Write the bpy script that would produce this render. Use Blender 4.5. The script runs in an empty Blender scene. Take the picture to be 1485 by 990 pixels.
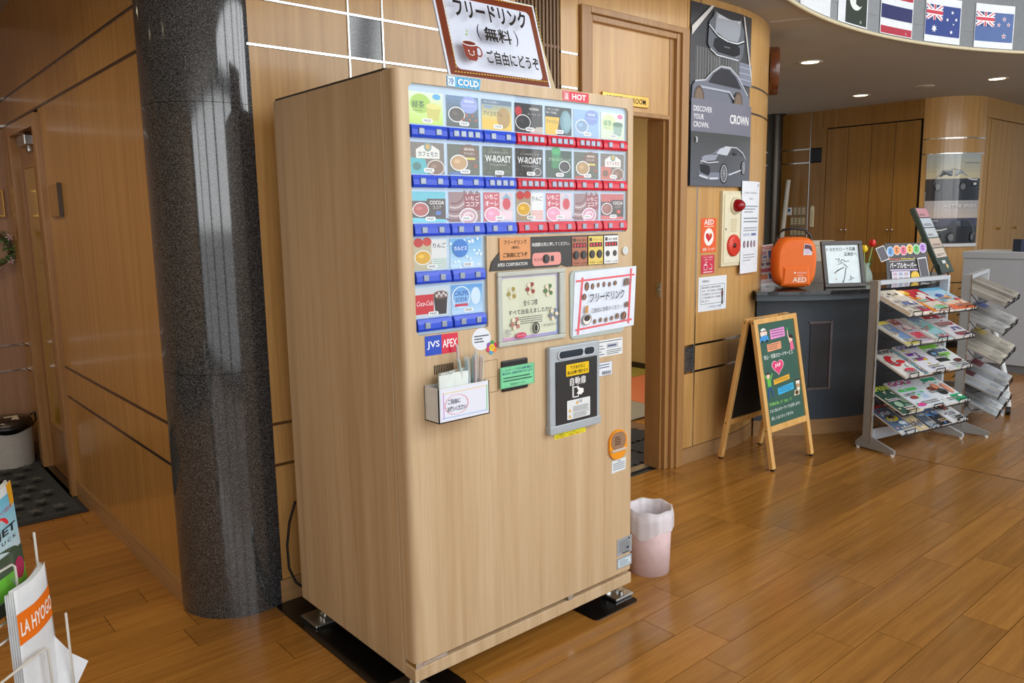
import bpy, bmesh, math, random
from mathutils import Vector, Matrix
from mathutils.geometry import tessellate_polygon

SC = bpy.context.scene
COL = SC.collection
random.seed(7)

# ------------------------------------------------------------------ camera
CAM = Vector((-1.1977, -1.8453, 1.4239))
RT = Vector((0.7543, -0.65634, -0.0158)); UP = Vector((0.11157, 0.10443, 0.98825)); FW = Vector((0.64698, 0.74721, -0.152))
FPX = 1144.2
cd = bpy.data.cameras.new('camera')
cd.sensor_width = 36.0
cd.lens = FPX * 36.0 / 1485.0
cd.clip_start = 0.05
cd.clip_end = 100
cam = bpy.data.objects.new('camera', cd)
M = Matrix.Identity(4)
for i, v in enumerate((RT, UP, -FW)):
    for k in range(3):
        M[k][i] = v[k]
    M[i][3] = CAM[i]
cam.matrix_world = M
COL.objects.link(cam)
SC.camera = cam

# ------------------------------------------------------------------ world, daylight, exposure
w = bpy.data.worlds.new('overcast_sky')
SC.world = w
w.use_nodes = True
bg = w.node_tree.nodes['Background']
bg.inputs[0].default_value = (0.86, 0.93, 1.0, 1)
bg.inputs[1].default_value = 0.4

def area(name, loc, sx, sy, power, col, direction):
    l = bpy.data.lights.new(name, 'AREA')
    l.shape = 'RECTANGLE'
    l.size = sx
    l.size_y = sy
    l.energy = power
    l.color = col
    o = bpy.data.objects.new(name, l)
    o.location = loc
    o.rotation_euler = Vector(direction).to_track_quat('-Z', 'Y').to_euler()
    COL.objects.link(o)
    return o

DAY = (0.96, 0.985, 1.0)
# daylight entering through the bays of the glass front (one light per bay), and the tall atrium bays above
for i in range(8):
    x = -4.6 + i * 1.5
    area('window_daylight_low', (x, -3.55, 0.72), 1.3, 1.2, 3.5, (0.97, 0.985, 1.0), (0, 1, 0))
    area('window_daylight_high', (x, -3.55, 1.94), 1.3, 1.15, 16, DAY, (0, 1, 0))
for i in range(5):
    area('atrium_daylight', (0.9 + i * 1.5, -3.55, 3.52), 1.3, 1.65, 32, DAY, (0, 1, -0.2))

SC.view_settings.view_transform = 'Standard'
SC.view_settings.look = 'None'
SC.view_settings.gamma = 1.0
SC.view_settings.use_curve_mapping = False
SC.view_settings.exposure = 0.14

# ------------------------------------------------------------------ helpers
def lin(c):
    c = c / 255.0
    return c / 12.92 if c <= 0.04045 else ((c + 0.055) / 1.055) ** 2.4

def rgb(r, g=None, b=None):
    if g is None:
        r, g, b = r
    return (lin(r), lin(g), lin(b), 1.0)

MATS = {}

def new_mat(name):
    m = bpy.data.materials.new(name)
    m.use_nodes = True
    MATS[name] = m
    return m, m.node_tree, m.node_tree.nodes['Principled BSDF']

def plain(name, col, rough=0.5, metal=0.0, var=0.05, scale=30.0, bump=0.0, coat=0.0, spec=0.5):
    """Procedural plain finish: colour with a faint noise variation and optional fine relief."""
    if name in MATS:
        return MATS[name]
    m, nt, b = new_mat(name)
    tc = nt.nodes.new('ShaderNodeTexCoord')
    n = nt.nodes.new('ShaderNodeTexNoise')
    n.inputs['Scale'].default_value = scale
    n.inputs['Detail'].default_value = 4
    nt.links.new(tc.outputs['Object'], n.inputs['Vector'])
    r = nt.nodes.new('ShaderNodeValToRGB')
    c = rgb(col)
    r.color_ramp.elements[0].color = tuple(max(0, x * (1 - var)) for x in c[:3]) + (1,)
    r.color_ramp.elements[1].color = tuple(min(1, x * (1 + var)) for x in c[:3]) + (1,)
    r.color_ramp.elements[0].position = 0.3
    r.color_ramp.elements[1].position = 0.7
    nt.links.new(n.outputs['Fac'], r.inputs['Fac'])
    nt.links.new(r.outputs['Color'], b.inputs['Base Color'])
    b.inputs['Roughness'].default_value = rough
    b.inputs['Metallic'].default_value = metal
    b.inputs['Specular IOR Level'].default_value = spec
    b.inputs['Coat Weight'].default_value = coat
    if bump:
        bp = nt.nodes.new('ShaderNodeBump')
        bp.inputs['Strength'].default_value = bump
        bp.inputs['Distance'].default_value = 0.002
        nt.links.new(n.outputs['Fac'], bp.inputs['Height'])
        nt.links.new(bp.outputs['Normal'], b.inputs['Normal'])
    return m

def wood(name, c_dark, c_light, rough, stretch, rnd=0.06, coat=0.0, grain=1.0, coords='pos', bump=0.0):
    """Grain: noise stretched along one axis, with a random shift in tone for each object."""
    if name in MATS:
        return MATS[name]
    m, nt, b = new_mat(name)
    N = nt.nodes.new
    L = nt.links.new
    if coords == 'pos':
        src = N('ShaderNodeNewGeometry').outputs['Position']
    else:
        src = N('ShaderNodeTexCoord').outputs['Object']
    oi = N('ShaderNodeObjectInfo')
    ge = N('ShaderNodeNewGeometry')
    rs = N('ShaderNodeMath')
    rs.operation = 'ADD'
    L(oi.outputs['Random'], rs.inputs[0])
    L(ge.outputs['Random Per Island'], rs.inputs[1])
    rf = N('ShaderNodeMath')
    rf.operation = 'FRACT'
    L(rs.outputs[0], rf.inputs[0])
    add = N('ShaderNodeVectorMath')
    add.operation = 'ADD'
    sc = N('ShaderNodeVectorMath')
    sc.operation = 'SCALE'
    sc.inputs['Scale'].default_value = 37.0
    cmb = N('ShaderNodeCombineXYZ')
    for k in range(3):
        L(rf.outputs[0], cmb.inputs[k])
    L(cmb.outputs[0], sc.inputs[0])
    L(src, add.inputs[0])
    L(sc.outputs[0], add.inputs[1])
    mp = N('ShaderNodeMapping')
    mp.inputs['Scale'].default_value = stretch
    L(add.outputs[0], mp.inputs['Vector'])
    n1 = N('ShaderNodeTexNoise')
    n1.inputs['Scale'].default_value = 1.0
    n1.inputs['Detail'].default_value = 5
    n1.inputs['Roughness'].default_value = 0.62
    n1.inputs['Distortion'].default_value = 0.6
    L(mp.outputs[0], n1.inputs['Vector'])
    n2 = N('ShaderNodeTexNoise')
    n2.inputs['Scale'].default_value = 9.0
    n2.inputs['Detail'].default_value = 3
    L(mp.outputs[0], n2.inputs['Vector'])
    mx = N('ShaderNodeMath')
    mx.operation = 'MULTIPLY_ADD'
    mx.inputs[1].default_value = 0.35 * grain
    L(n2.outputs['Fac'], mx.inputs[0])
    L(n1.outputs['Fac'], mx.inputs[2])
    r = N('ShaderNodeValToRGB')
    r.color_ramp.elements[0].position = 0.45
    r.color_ramp.elements[1].position = 0.9
    r.color_ramp.elements[0].color = rgb(c_dark)
    r.color_ramp.elements[1].color = rgb(c_light)
    L(mx.outputs[0], r.inputs['Fac'])
    hs = N('ShaderNodeHueSaturation')
    mr = N('ShaderNodeMapRange')
    mr.inputs['To Min'].default_value = 1 - rnd
    mr.inputs['To Max'].default_value = 1 + rnd
    L(rf.outputs[0], mr.inputs['Value'])
    L(mr.outputs[0], hs.inputs['Value'])
    L(r.outputs['Color'], hs.inputs['Color'])
    L(hs.outputs['Color'], b.inputs['Base Color'])
    b.inputs['Roughness'].default_value = rough
    b.inputs['Coat Weight'].default_value = coat
    b.inputs['Coat Roughness'].default_value = 0.12
    if bump:
        bp = N('ShaderNodeBump')
        bp.inputs['Strength'].default_value = bump
        bp.inputs['Distance'].default_value = 0.001
        L(mx.outputs[0], bp.inputs['Height'])
        L(bp.outputs['Normal'], b.inputs['Normal'])
    return m

def printed(name, rough=0.35, coat=0.0, spec=0.5):
    """Flat print: the ink colour comes from the mesh's colour attribute."""
    if name in MATS:
        return MATS[name]
    m, nt, b = new_mat(name)
    a = nt.nodes.new('ShaderNodeAttribute')
    a.attribute_name = 'Col'
    nt.links.new(a.outputs['Color'], b.inputs['Base Color'])
    b.inputs['Roughness'].default_value = rough
    b.inputs['Coat Weight'].default_value = coat
    b.inputs['Specular IOR Level'].default_value = spec
    return m

def granite(name, base, speck, rough):
    if name in MATS:
        return MATS[name]
    m, nt, b = new_mat(name)
    N = nt.nodes.new
    L = nt.links.new
    g = N('ShaderNodeNewGeometry')
    n1 = N('ShaderNodeTexVoronoi')
    n1.inputs['Scale'].default_value = 520
    L(g.outputs['Position'], n1.inputs['Vector'])
    n2 = N('ShaderNodeTexNoise')
    n2.inputs['Scale'].default_value = 300
    n2.inputs['Detail'].default_value = 3
    L(g.outputs['Position'], n2.inputs['Vector'])
    s = N('ShaderNodeSeparateColor')
    L(n1.outputs['Color'], s.inputs[0])
    mu = N('ShaderNodeMath')
    mu.operation = 'MULTIPLY'
    L(s.outputs[0], mu.inputs[0])
    L(n2.outputs['Fac'], mu.inputs[1])
    r = N('ShaderNodeValToRGB')
    r.color_ramp.elements[0].position = 0.18
    r.color_ramp.elements[1].position = 0.62
    r.color_ramp.elements[0].color = rgb(base)
    r.color_ramp.elements[1].color = rgb(speck)
    L(mu.outputs[0], r.inputs['Fac'])
    L(r.outputs['Color'], b.inputs['Base Color'])
    b.inputs['Roughness'].default_value = rough
    b.inputs['IOR'].default_value = 1.75
    return m

def clear_sheet(name, tint=(1, 1, 1), gloss_rough=0.02, ior=1.45):
    """Thin clear acrylic or glass: see-through with a Fresnel sheen."""
    if name in MATS:
        return MATS[name]
    m = bpy.data.materials.new(name)
    m.use_nodes = True
    MATS[name] = m
    nt = m.node_tree
    nt.nodes.clear()
    N = nt.nodes.new
    out = N('ShaderNodeOutputMaterial')
    mix = N('ShaderNodeMixShader')
    tr = N('ShaderNodeBsdfTransparent')
    tr.inputs[0].default_value = tuple(tint) + (1,)
    gl = N('ShaderNodeBsdfGlossy')
    gl.inputs['Roughness'].default_value = gloss_rough
    lw = N('ShaderNodeLayerWeight')
    lw.inputs['Blend'].default_value = 0.5
    pw = N('ShaderNodeMath')
    pw.operation = 'POWER'
    pw.inputs[1].default_value = 5.0
    nt.links.new(lw.outputs['Facing'], pw.inputs[0])
    ma = N('ShaderNodeMath')
    ma.operation = 'MULTIPLY_ADD'
    f0 = ((ior - 1) / (ior + 1)) ** 2
    ma.inputs[1].default_value = 0.9 - f0
    ma.inputs[2].default_value = f0
    nt.links.new(pw.outputs[0], ma.inputs[0])
    nt.links.new(ma.outputs[0], mix.inputs[0])
    nt.links.new(tr.outputs[0], mix.inputs[1])
    nt.links.new(gl.outputs[0], mix.inputs[2])
    nt.links.new(mix.outputs[0], out.inputs[0])
    return m

def film(name, col, alpha, rough=0.25):
    """Thin translucent plastic film."""
    if name in MATS:
        return MATS[name]
    m, nt, b = new_mat(name)
    b.inputs['Base Color'].default_value = rgb(col)
    b.inputs['Alpha'].default_value = alpha
    b.inputs['Roughness'].default_value = rough
    n = nt.nodes.new('ShaderNodeTexNoise')
    n.inputs['Scale'].default_value = 40
    bp = nt.nodes.new('ShaderNodeBump')
    bp.inputs['Strength'].default_value = 0.5
    bp.inputs['Distance'].default_value = 0.004
    nt.links.new(n.outputs['Fac'], bp.inputs['Height'])
    nt.links.new(bp.outputs['Normal'], b.inputs['Normal'])
    return m

def emit(name, col, strength):
    if name in MATS:
        return MATS[name]
    m, nt, b = new_mat(name)
    b.inputs['Base Color'].default_value = rgb(col)
    b.inputs['Emission Color'].default_value = rgb(col)
    b.inputs['Emission Strength'].default_value = strength
    return m

class MB:
    """Collects boxes, prisms, lathes and tubes into one mesh."""
    def __init__(s, T=None):
        s.v = []
        s.f = []
        s.sm = []
        s.T = T

    def add(s, vs, fs, smooth=False, T=None):
        b = len(s.v)
        T = T or s.T
        for p in vs:
            p = Vector(p)
            s.v.append(T @ p if T else p)
        for f in fs:
            s.f.append([b + i for i in f])
            s.sm.append(smooth)
        return s

    def box(s, x0, x1, y0, y1, z0, z1, T=None, bev=0.0):
        if bev:
            bm = bmesh.new()
            bmesh.ops.create_cube(bm, size=1.0)
            for v in bm.verts:
                v.co = Vector(((x0 + x1) / 2 + v.co.x * (x1 - x0), (y0 + y1) / 2 + v.co.y * (y1 - y0), (z0 + z1) / 2 + v.co.z * (z1 - z0)))
            bmesh.ops.bevel(bm, geom=list(bm.edges), offset=bev, segments=2, affect='EDGES', profile=0.5)
            bm.verts.index_update()
            s.add([v.co.copy() for v in bm.verts], [[v.index for v in f.verts] for f in bm.faces], False, T)
            bm.free()
            return s
        vs = [(x0, y0, z0), (x1, y0, z0), (x1, y1, z0), (x0, y1, z0), (x0, y0, z1), (x1, y0, z1), (x1, y1, z1), (x0, y1, z1)]
        return s.add(vs, [(0, 3, 2, 1), (4, 5, 6, 7), (0, 1, 5, 4), (1, 2, 6, 5), (2, 3, 7, 6), (3, 0, 4, 7)], False, T)

    def prism(s, poly, axis, a, b, T=None, smooth=False):
        """poly: 2-D points; axis 'x','y','z' is the extrusion axis from a to b."""
        def P(p, h):
            if axis == 'z':
                return (p[0], p[1], h)
            if axis == 'y':
                return (p[0], h, p[1])
            return (h, p[0], p[1])
        n = len(poly)
        vs = [P(p, a) for p in poly] + [P(p, b) for p in poly]
        tris = tessellate_polygon([[Vector((p[0], p[1], 0)) for p in poly]])
        s.add(vs, [t for t in tris] + [tuple(n + i for i in t) for t in tris], False, T)
        base = len(s.v) - 2 * n
        for i in range(n):
            j = (i + 1) % n
            s.f.append([base + i, base + j, base + n + j, base + n + i])
            s.sm.append(smooth)
        return s

    def lathe(s, prof, n=24, T=None, a0=0.0, a1=2 * math.pi, smooth=True, wob=None):
        full = abs(a1 - a0 - 2 * math.pi) < 1e-6
        m = n if full else n + 1
        vs = []
        for k in range(m):
            a = a0 + (a1 - a0) * k / n
            for i, (r, z) in enumerate(prof):
                if wob:
                    r, z = wob(a, i, r, z)
                vs.append((r * math.cos(a), r * math.sin(a), z))
        c = len(prof)
        fs = []
        for k in range(n):
            k2 = (k + 1) % m
            for i in range(c - 1):
                fs.append((k * c + i, k2 * c + i, k2 * c + i + 1, k * c + i + 1))
        return s.add(vs, fs, smooth, T)

    def cyl(s, c, r, h0, h1, n=20, axis='z', r2=None, T=None):
        r2 = r if r2 is None else r2
        vs = []
        for hh, rr in ((h0, r), (h1, r2)):
            for k in range(n):
                a = 2 * math.pi * k / n
                p = (rr * math.cos(a), rr * math.sin(a))
                if axis == 'z':
                    vs.append((c[0] + p[0], c[1] + p[1], hh))
                elif axis == 'y':
                    vs.append((c[0] + p[0], hh, c[1] + p[1]))
                else:
                    vs.append((hh, c[0] + p[0], c[1] + p[1]))
        s.add(vs, [tuple(range(n)), tuple(range(n, 2 * n))], False, T)
        return s.add(vs, [(k, (k + 1) % n, n + (k + 1) % n, n + k) for k in range(n)], True, T)

    def tube(s, pts, r, n=8, T=None, closed=False):
        pts = [Vector(p) for p in pts]
        rings = []
        N = len(pts)
        for i, p in enumerate(pts):
            a = pts[i - 1] if (i > 0 or closed) else p
            b = pts[(i + 1) % N] if (i < N - 1 or closed) else p
            t = (b - a)
            t = t.normalized() if t.length > 1e-9 else Vector((0, 0, 1))
            ref = Vector((0, 0, 1)) if abs(t.z) < 0.9 else Vector((1, 0, 0))
            u = t.cross(ref).normalized()
            v = t.cross(u)
            rings.append([p + (u * math.cos(2 * math.pi * k / n) + v * math.sin(2 * math.pi * k / n)) * r for k in range(n)])
        vs = [q for ring in rings for q in ring]
        fs = []
        for i in range(N - (0 if closed else 1)):
            i2 = (i + 1) % N
            for k in range(n):
                k2 = (k + 1) % n
                fs.append((i * n + k, i * n + k2, i2 * n + k2, i2 * n + k))
        if not closed:
            s.add(rings[0], [tuple(range(n))], False, T)
            s.add(rings[-1], [tuple(range(n))], False, T)
        return s.add(vs, fs, True, T)

    def sphere(s, c, rx, ry=None, rz=None, n=16, m=10, T=None):
        ry = ry or rx
        rz = rz or rx
        vs = []
        for i in range(m + 1):
            th = math.pi * i / m
            for k in range(n):
                a = 2 * math.pi * k / n
                vs.append((c[0] + rx * math.sin(th) * math.cos(a), c[1] + ry * math.sin(th) * math.sin(a), c[2] + rz * math.cos(th)))
        fs = []
        for i in range(m):
            for k in range(n):
                k2 = (k + 1) % n
                fs.append((i * n + k, (i + 1) * n + k, (i + 1) * n + k2, i * n + k2))
        return s.add(vs, fs, True, T)

    def build(s, name, mat, parent=None, label=None):
        me = bpy.data.meshes.new(name)
        me.from_pydata([tuple(v) for v in s.v], [], s.f)
        me.polygons.foreach_set('use_smooth', s.sm)
        me.validate()
        me.update()
        bm = bmesh.new()
        bm.from_mesh(me)
        bmesh.ops.recalc_face_normals(bm, faces=bm.faces)
        bm.to_mesh(me)
        bm.free()
        o = bpy.data.objects.new(name, me)
        COL.objects.link(o)
        me.materials.append(mat)
        if parent is not None:
            o.parent = parent
        if label:
            o['label'] = label
        return o

def thing(name, label, cat, loc=(0, 0, 0), rotz=0.0, group=None):
    o = bpy.data.objects.new(name, None)
    o.empty_display_size = 0.1
    COL.objects.link(o)
    o.location = loc
    o.rotation_euler = (0, 0, rotz)
    o['label'] = label
    o['category'] = cat
    if group:
        o['group'] = group
    return o

def tag(o, label, cat, group=None):
    o['label'] = label
    o['category'] = cat
    if group:
        o['group'] = group
    return o

def struct(o, label=None):
    o['kind'] = 'structure'
    if label:
        o['label'] = label
    return o

def group_empty(name):
    o = bpy.data.objects.new(name, None)
    o.empty_display_size = 0.1
    COL.objects.link(o)
    o['kind'] = 'structure'
    return o

# ---- flat print
TXT = {}

def text_mesh(s, off):
    key = (s, off)
    if key not in TXT:
        c = bpy.data.curves.new('lettering', 'FONT')
        c.body = s
        c.resolution_u = 2
        c.offset = off
        o = bpy.data.objects.new('lettering', c)
        m = o.to_mesh()
        vs = [(v.co.x, v.co.y) for v in m.vertices]
        fs = [tuple(p.vertices) for p in m.polygons]
        o.to_mesh_clear()
        bpy.data.objects.remove(o)
        bpy.data.curves.remove(c)
        TXT[key] = (vs, fs)
    return TXT[key]

class Art:
    """Flat print drawn as coloured polygons; pm(u, v, h) maps print coordinates to the thing's space."""
    STEP = 0.00022

    def __init__(s, pm, h0=0.0004):
        s.pm = pm
        s.v = []
        s.f = []
        s.c = []
        s.h = h0

    def layer(s):
        s.h += s.STEP
        return s

    def _put(s, pts, faces, col):
        b = len(s.v)
        c = rgb(col)
        for p in pts:
            s.v.append(s.pm(p[0], p[1], s.h))
        for f in faces:
            s.f.append([b + i for i in f])
            s.c.append(c)

    def poly(s, pts, col):
        s.layer()
        t = tessellate_polygon([[Vector((p[0], p[1], 0)) for p in pts]])
        s._put(pts, t, col)
        return s

    def rect(s, x0, y0, x1, y1, col, n=1):
        s.layer()
        for i in range(n):
            a = x0 + (x1 - x0) * i / n
            b = x0 + (x1 - x0) * (i + 1) / n
            s._put([(a, y0), (b, y0), (b, y1), (a, y1)], [(0, 1, 2, 3)], col)
        return s

    def grad(s, x0, y0, x1, y1, c0, c1, n=8, horiz=False, nx=1):
        s.layer()
        for i in range(n):
            t = (i + 0.5) / n
            col = tuple(c0[k] + (c1[k] - c0[k]) * t for k in range(3))
            if horiz:
                a = x0 + (x1 - x0) * i / n
                b = x0 + (x1 - x0) * (i + 1) / n
                s._put([(a, y0), (b, y0), (b, y1), (a, y1)], [(0, 1, 2, 3)], col)
            else:
                a = y0 + (y1 - y0) * i / n
                b = y0 + (y1 - y0) * (i + 1) / n
                for k in range(nx):
                    xa = x0 + (x1 - x0) * k / nx
                    xb = x0 + (x1 - x0) * (k + 1) / nx
                    s._put([(xa, a), (xb, a), (xb, b), (xa, b)], [(0, 1, 2, 3)], col)
        return s

    def ell(s, cx, cy, rx, ry, col, n=24, a0=0.0, a1=2 * math.pi):
        pts = [(cx + rx * math.cos(a0 + (a1 - a0) * k / n), cy + ry * math.sin(a0 + (a1 - a0) * k / n)) for k in range(n if abs(a1 - a0 - 2 * math.pi) < 1e-6 else n + 1)]
        s.layer()
        s._put(pts, [tuple(range(len(pts)))], col)
        return s

    def ring(s, cx, cy, rx, ry, w, col, n=28, a0=0.0, a1=2 * math.pi):
        s.layer()
        pts = []
        for k in range(n + 1):
            a = a0 + (a1 - a0) * k / n
            pts += [(cx + rx * math.cos(a), cy + ry * math.sin(a)), (cx + (rx - w) * math.cos(a), cy + (ry - w) * math.sin(a))]
        s._put(pts, [(2 * k, 2 * k + 2, 2 * k + 3, 2 * k + 1) for k in range(n)], col)
        return s

    def line(s, pts, w, col):
        s.layer()
        for (a, b) in zip(pts[:-1], pts[1:]):
            d = Vector((b[0] - a[0], b[1] - a[1]))
            if d.length < 1e-9:
                continue
            d.normalize()
            n = Vector((-d.y, d.x)) * w / 2
            e = d * w * 0.3
            s._put([(a[0] - e.x + n.x, a[1] - e.y + n.y), (a[0] - e.x - n.x, a[1] - e.y - n.y), (b[0] + e.x - n.x, b[1] + e.y - n.y), (b[0] + e.x + n.x, b[1] + e.y + n.y)], [(0, 1, 2, 3)], col)
        return s

    def frame(s, x0, y0, x1, y1, w, col):
        return s.line([(x0, y0), (x1, y0), (x1, y1), (x0, y1), (x0, y0)], w, col)

    def dashes(s, x0, y0, x1, y1, rows, col, fill=0.45, seed=1, wmin=0.02, wmax=0.07):
        """Rows of illegibly small print."""
        rd = random.Random(seed)
        s.layer()
        rh = (y1 - y0) / rows
        W = x1 - x0
        for r in range(rows):
            y = y1 - (r + 0.5) * rh
            x = x0
            end = x1 if rd.random() < 0.6 else x0 + W * rd.uniform(0.5, 0.95)
            while x < end:
                wd = rd.uniform(wmin, wmax) * W
                xb = min(x + wd, end)
                s._put([(x, y - rh * fill / 2), (xb, y - rh * fill / 2), (xb, y + rh * fill / 2), (x, y + rh * fill / 2)], [(0, 1, 2, 3)], col)
                x = xb + W * 0.012
        return s

    def text(s, t, x, y, h, col, w=None, align='l', bold=0.0, slant=0.0, rot=0.0):
        """Text whose letters are h tall with the base line at y; w squeezes or stretches it to that width."""
        vs, fs = text_mesh(t, bold)
        if not vs:
            return s
        xs = [p[0] for p in vs]
        ys = [p[1] for p in vs]
        x0, x1 = min(xs), max(xs)
        y0, y1 = min(ys), max(ys)
        k = h / max(y1 - y0, 1e-6)
        kx = k if w is None else w / max(x1 - x0, 1e-6)
        W = (x1 - x0) * kx
        ox = x - (0 if align == 'l' else W / 2 if align == 'c' else W)
        s.layer()
        ca, sa = math.cos(rot), math.sin(rot)
        pts = []
        for p in vs:
            px = (p[0] - x0) * kx + (p[1] - y0) * k * slant
            py = (p[1] - y0) * k
            if rot:
                px -= x - ox
                px, py = px * ca - py * sa, px * sa + py * ca
                px += x - ox
            pts.append((ox + px, y + py))
        s._put(pts, fs, col)
        return s

    def build(s, name, mat, parent=None, label=None):
        me = bpy.data.meshes.new(name)
        me.from_pydata([tuple(v) for v in s.v], [], s.f)
        at = me.color_attributes.new('Col', 'FLOAT_COLOR', 'CORNER')
        buf = []
        for p in me.polygons:
            buf += list(s.c[p.index]) * p.loop_total
        at.data.foreach_set('color', buf)
        me.update()
        o = bpy.data.objects.new(name, me)
        COL.objects.link(o)
        me.materials.append(mat)
        if parent is not None:
            o.parent = parent
        if label:
            o['label'] = label
        return o

def copy_tree(o, parent=None):
    c = o.copy()
    COL.objects.link(c)
    c.parent = parent
    for ch in list(o.children):
        copy_tree(ch, c)
    return c

# ------------------------------------------------------------------ materials
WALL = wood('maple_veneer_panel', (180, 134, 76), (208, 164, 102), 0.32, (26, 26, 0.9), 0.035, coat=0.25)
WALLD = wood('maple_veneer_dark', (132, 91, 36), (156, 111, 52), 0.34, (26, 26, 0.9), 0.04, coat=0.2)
WALLL = wood('maple_veneer_side', (170, 124, 58), (196, 149, 80), 0.26, (26, 26, 0.9), 0.03, coat=0.3)
WALLR = wood('maple_veneer_matt', (168, 122, 60), (194, 149, 82), 0.55, (26, 26, 0.9), 0.03)
FRAME = wood('door_frame_wood', (150, 108, 62), (178, 134, 82), 0.38, (30, 30, 1.2), 0.03, coat=0.15)
BASEB = wood('baseboard_wood', (150, 112, 72), (176, 138, 94), 0.4, (2, 2, 30), 0.03, coat=0.1)
OAK = wood('light_oak_laminate', (186, 156, 118), (212, 186, 150), 0.42, (17, 17, 0.55), 0.0)
PLANK = wood('floor_plank_wood', (138, 91, 35), (171, 119, 52), 0.22, (1.3, 30, 30), 0.17, coat=0.3, bump=0.02)
PINE = wood('pine_frame', (204, 150, 78), (232, 186, 116), 0.42, (22, 22, 2.2), 0.03)
CHROME = plain('polished_chrome', (225, 225, 222), 0.16, 1.0, 0.02)
STEEL = plain('brushed_steel', (190, 190, 186), 0.3, 1.0, 0.05)
GRAN = granite('dark_granite', (32, 33, 35), (120, 121, 122), 0.09)
GRANB = granite('black_granite', (14, 14, 16), (70, 72, 78), 0.1)
PRINT = printed('printed_paper', 0.45)
GPRINT = printed('glossy_print', 0.18, 0.3)
MATTE = printed('matte_print', 0.6, spec=0.3)
BLACK = plain('black_plastic', (22, 22, 24), 0.4)
BLACKG = plain('black_gloss', (10, 10, 11), 0.18)
WHITE = plain('white_plastic', (232, 232, 230), 0.4)
PAPER = plain('white_paper', (228, 232, 238), 0.6, var=0.02)
CEIL = plain('ceiling_paint', (176, 168, 154), 0.8, var=0.03, scale=4)
DARKGAP = plain('dark_gap', (28, 20, 12), 0.8)
GOLD = plain('brass_plate', (206, 164, 86), 0.28, 0.85)
GREYM = plain('grey_enamel', (176, 180, 184), 0.35)
# ------------------------------------------------------------------ floor
floor = struct(MB().box(-6, 11, -3.7, 4.2, -0.06, -0.006).build('floor', DARKGAP), 'glossy golden brown wooden plank floor')
ROW, LEN, GAP = 0.151, 0.893, 0.0024
unit = bpy.data.meshes.new('plank')
_b = MB().box(0, 1, 0, ROW - GAP, -0.006, 0)
unit.from_pydata([tuple(v) for v in _b.v], [], _b.f)
unit.materials.append(PLANK)
planks = []
known = {-1: 0.877, -2: 0.98, -3: 0.832, 0: 1.115}
for k in range(-23, 27):
    y0 = 0.0155 + ROW * (k - 1)
    off = known.get(k, random.uniform(0, LEN))
    if y0 > 0.86:
        spans = [(-3.6, -0.15), (3.0, 9.5)]
    elif y0 < 0.30:
        spans = [(-3.6, 3.513), (3.518, 9.5)]
    else:
        spans = [(-3.6, 9.5)]
    for a, b in spans:
        x = a
        n = math.floor((a - off) / LEN) + 1
        while x < b - 1e-6:
            xn = min(off + n * LEN, b)
            n += 1
            if xn - x > 0.01:
                planks.append((x, xn, y0))
            x = xn

def seen_area(p):
    c = Vector(((p[0] + p[1]) / 2, p[2] + ROW / 2, 0)) - CAM
    d = c.dot(FW)
    if d < 0.3:
        return 0
    u = 742.5 + FPX * c.dot(RT) / d
    v = 495 - FPX * c.dot(UP) / d
    if not (-60 < u < 1545 and v < 1060):
        return 0
    return (p[1] - p[0]) * ROW / d ** 3

planks.sort(key=seen_area, reverse=True)
for p in planks[:300]:
    o = bpy.data.objects.new('plank', unit)
    COL.objects.link(o)
    o.parent = floor
    o.location = (p[0], p[2], 0)
    o.scale = (p[1] - p[0] - GAP, 1, 1)
rest = MB()
for p in planks[300:]:
    rest.box(p[0], p[1] - GAP, p[2], p[2] + ROW - GAP, -0.006, 0)
ro = rest.build('plank_field', PLANK, floor)
ro['kind'] = 'stuff'
struct(MB().box(3.5135, 3.5175, -3.6, 0.30, -0.006, 0.0004).build('trim_1', plain('floor_joint_strip', (40, 26, 16), 0.5)))

# ------------------------------------------------------------------ wall behind the machine
YW = 0.866
Z1, Z2, Z3, Z4 = 0.540, 0.696, 2.033, 2.188
CS = 0.006     # half width of the chrome strips
ZC = 2.605

wall_back = struct(MB().box(-0.2, 1.2, YW + 0.011, YW + 0.1, 0, ZC).box(1.47, 1.60, YW + 0.011, YW + 0.1, 0, ZC).build('wall_back', DARKGAP), 'maple veneer wall with chrome strips behind the vending machine')
def panel(x0, x1, z0, z1, mat=WALL, parent=wall_back, name='panel'):
    return MB().box(x0, x1, YW, YW + 0.012, z0, z1).build(name, mat, parent)
rows = [(0.093, Z1 - CS), (Z1 + CS, Z2 - CS), (Z2 + CS, Z3 - CS), (Z3 + CS, Z4 - CS), (Z4 + CS, ZC)]
cols = [(-0.11, 0.364), (0.374, 0.512), (0.522, 1.20)]
for ci, (a, b) in enumerate(cols):
    for ri, (c, d) in enumerate(rows):
        if ci == 1 and ri in (1, 3):
            panel(a, b, c, d, GRAN, name='granite_inset')
        else:
            panel(a, b, c, d)
for z in (Z1, Z2, Z3, Z4):
    MB().box(-0.11, 1.20, YW - 0.003, YW + 0.011, z - CS, z + CS, bev=0.002).build('chrome_strip', CHROME, wall_back)
    MB().box(1.476, 1.592, YW - 0.003, YW + 0.011, z - CS, z + CS, bev=0.002).build('chrome_strip', CHROME, wall_back)
for x in (0.369, 0.517):
    MB().box(x - 0.005, x + 0.005, YW - 0.0045, YW + 0.011, 0.093, ZC, bev=0.002).build('chrome_strip', CHROME, wall_back)
for (c, d) in rows:
    panel(1.476, 1.592, c, d)
struct(MB().box(-0.11, 1.20, YW - 0.004, YW + 0.012, 0, 0.09).box(1.47, 1.60, YW - 0.004, YW + 0.012, 0, 0.09).build('baseboard_back', BASEB))
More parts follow.
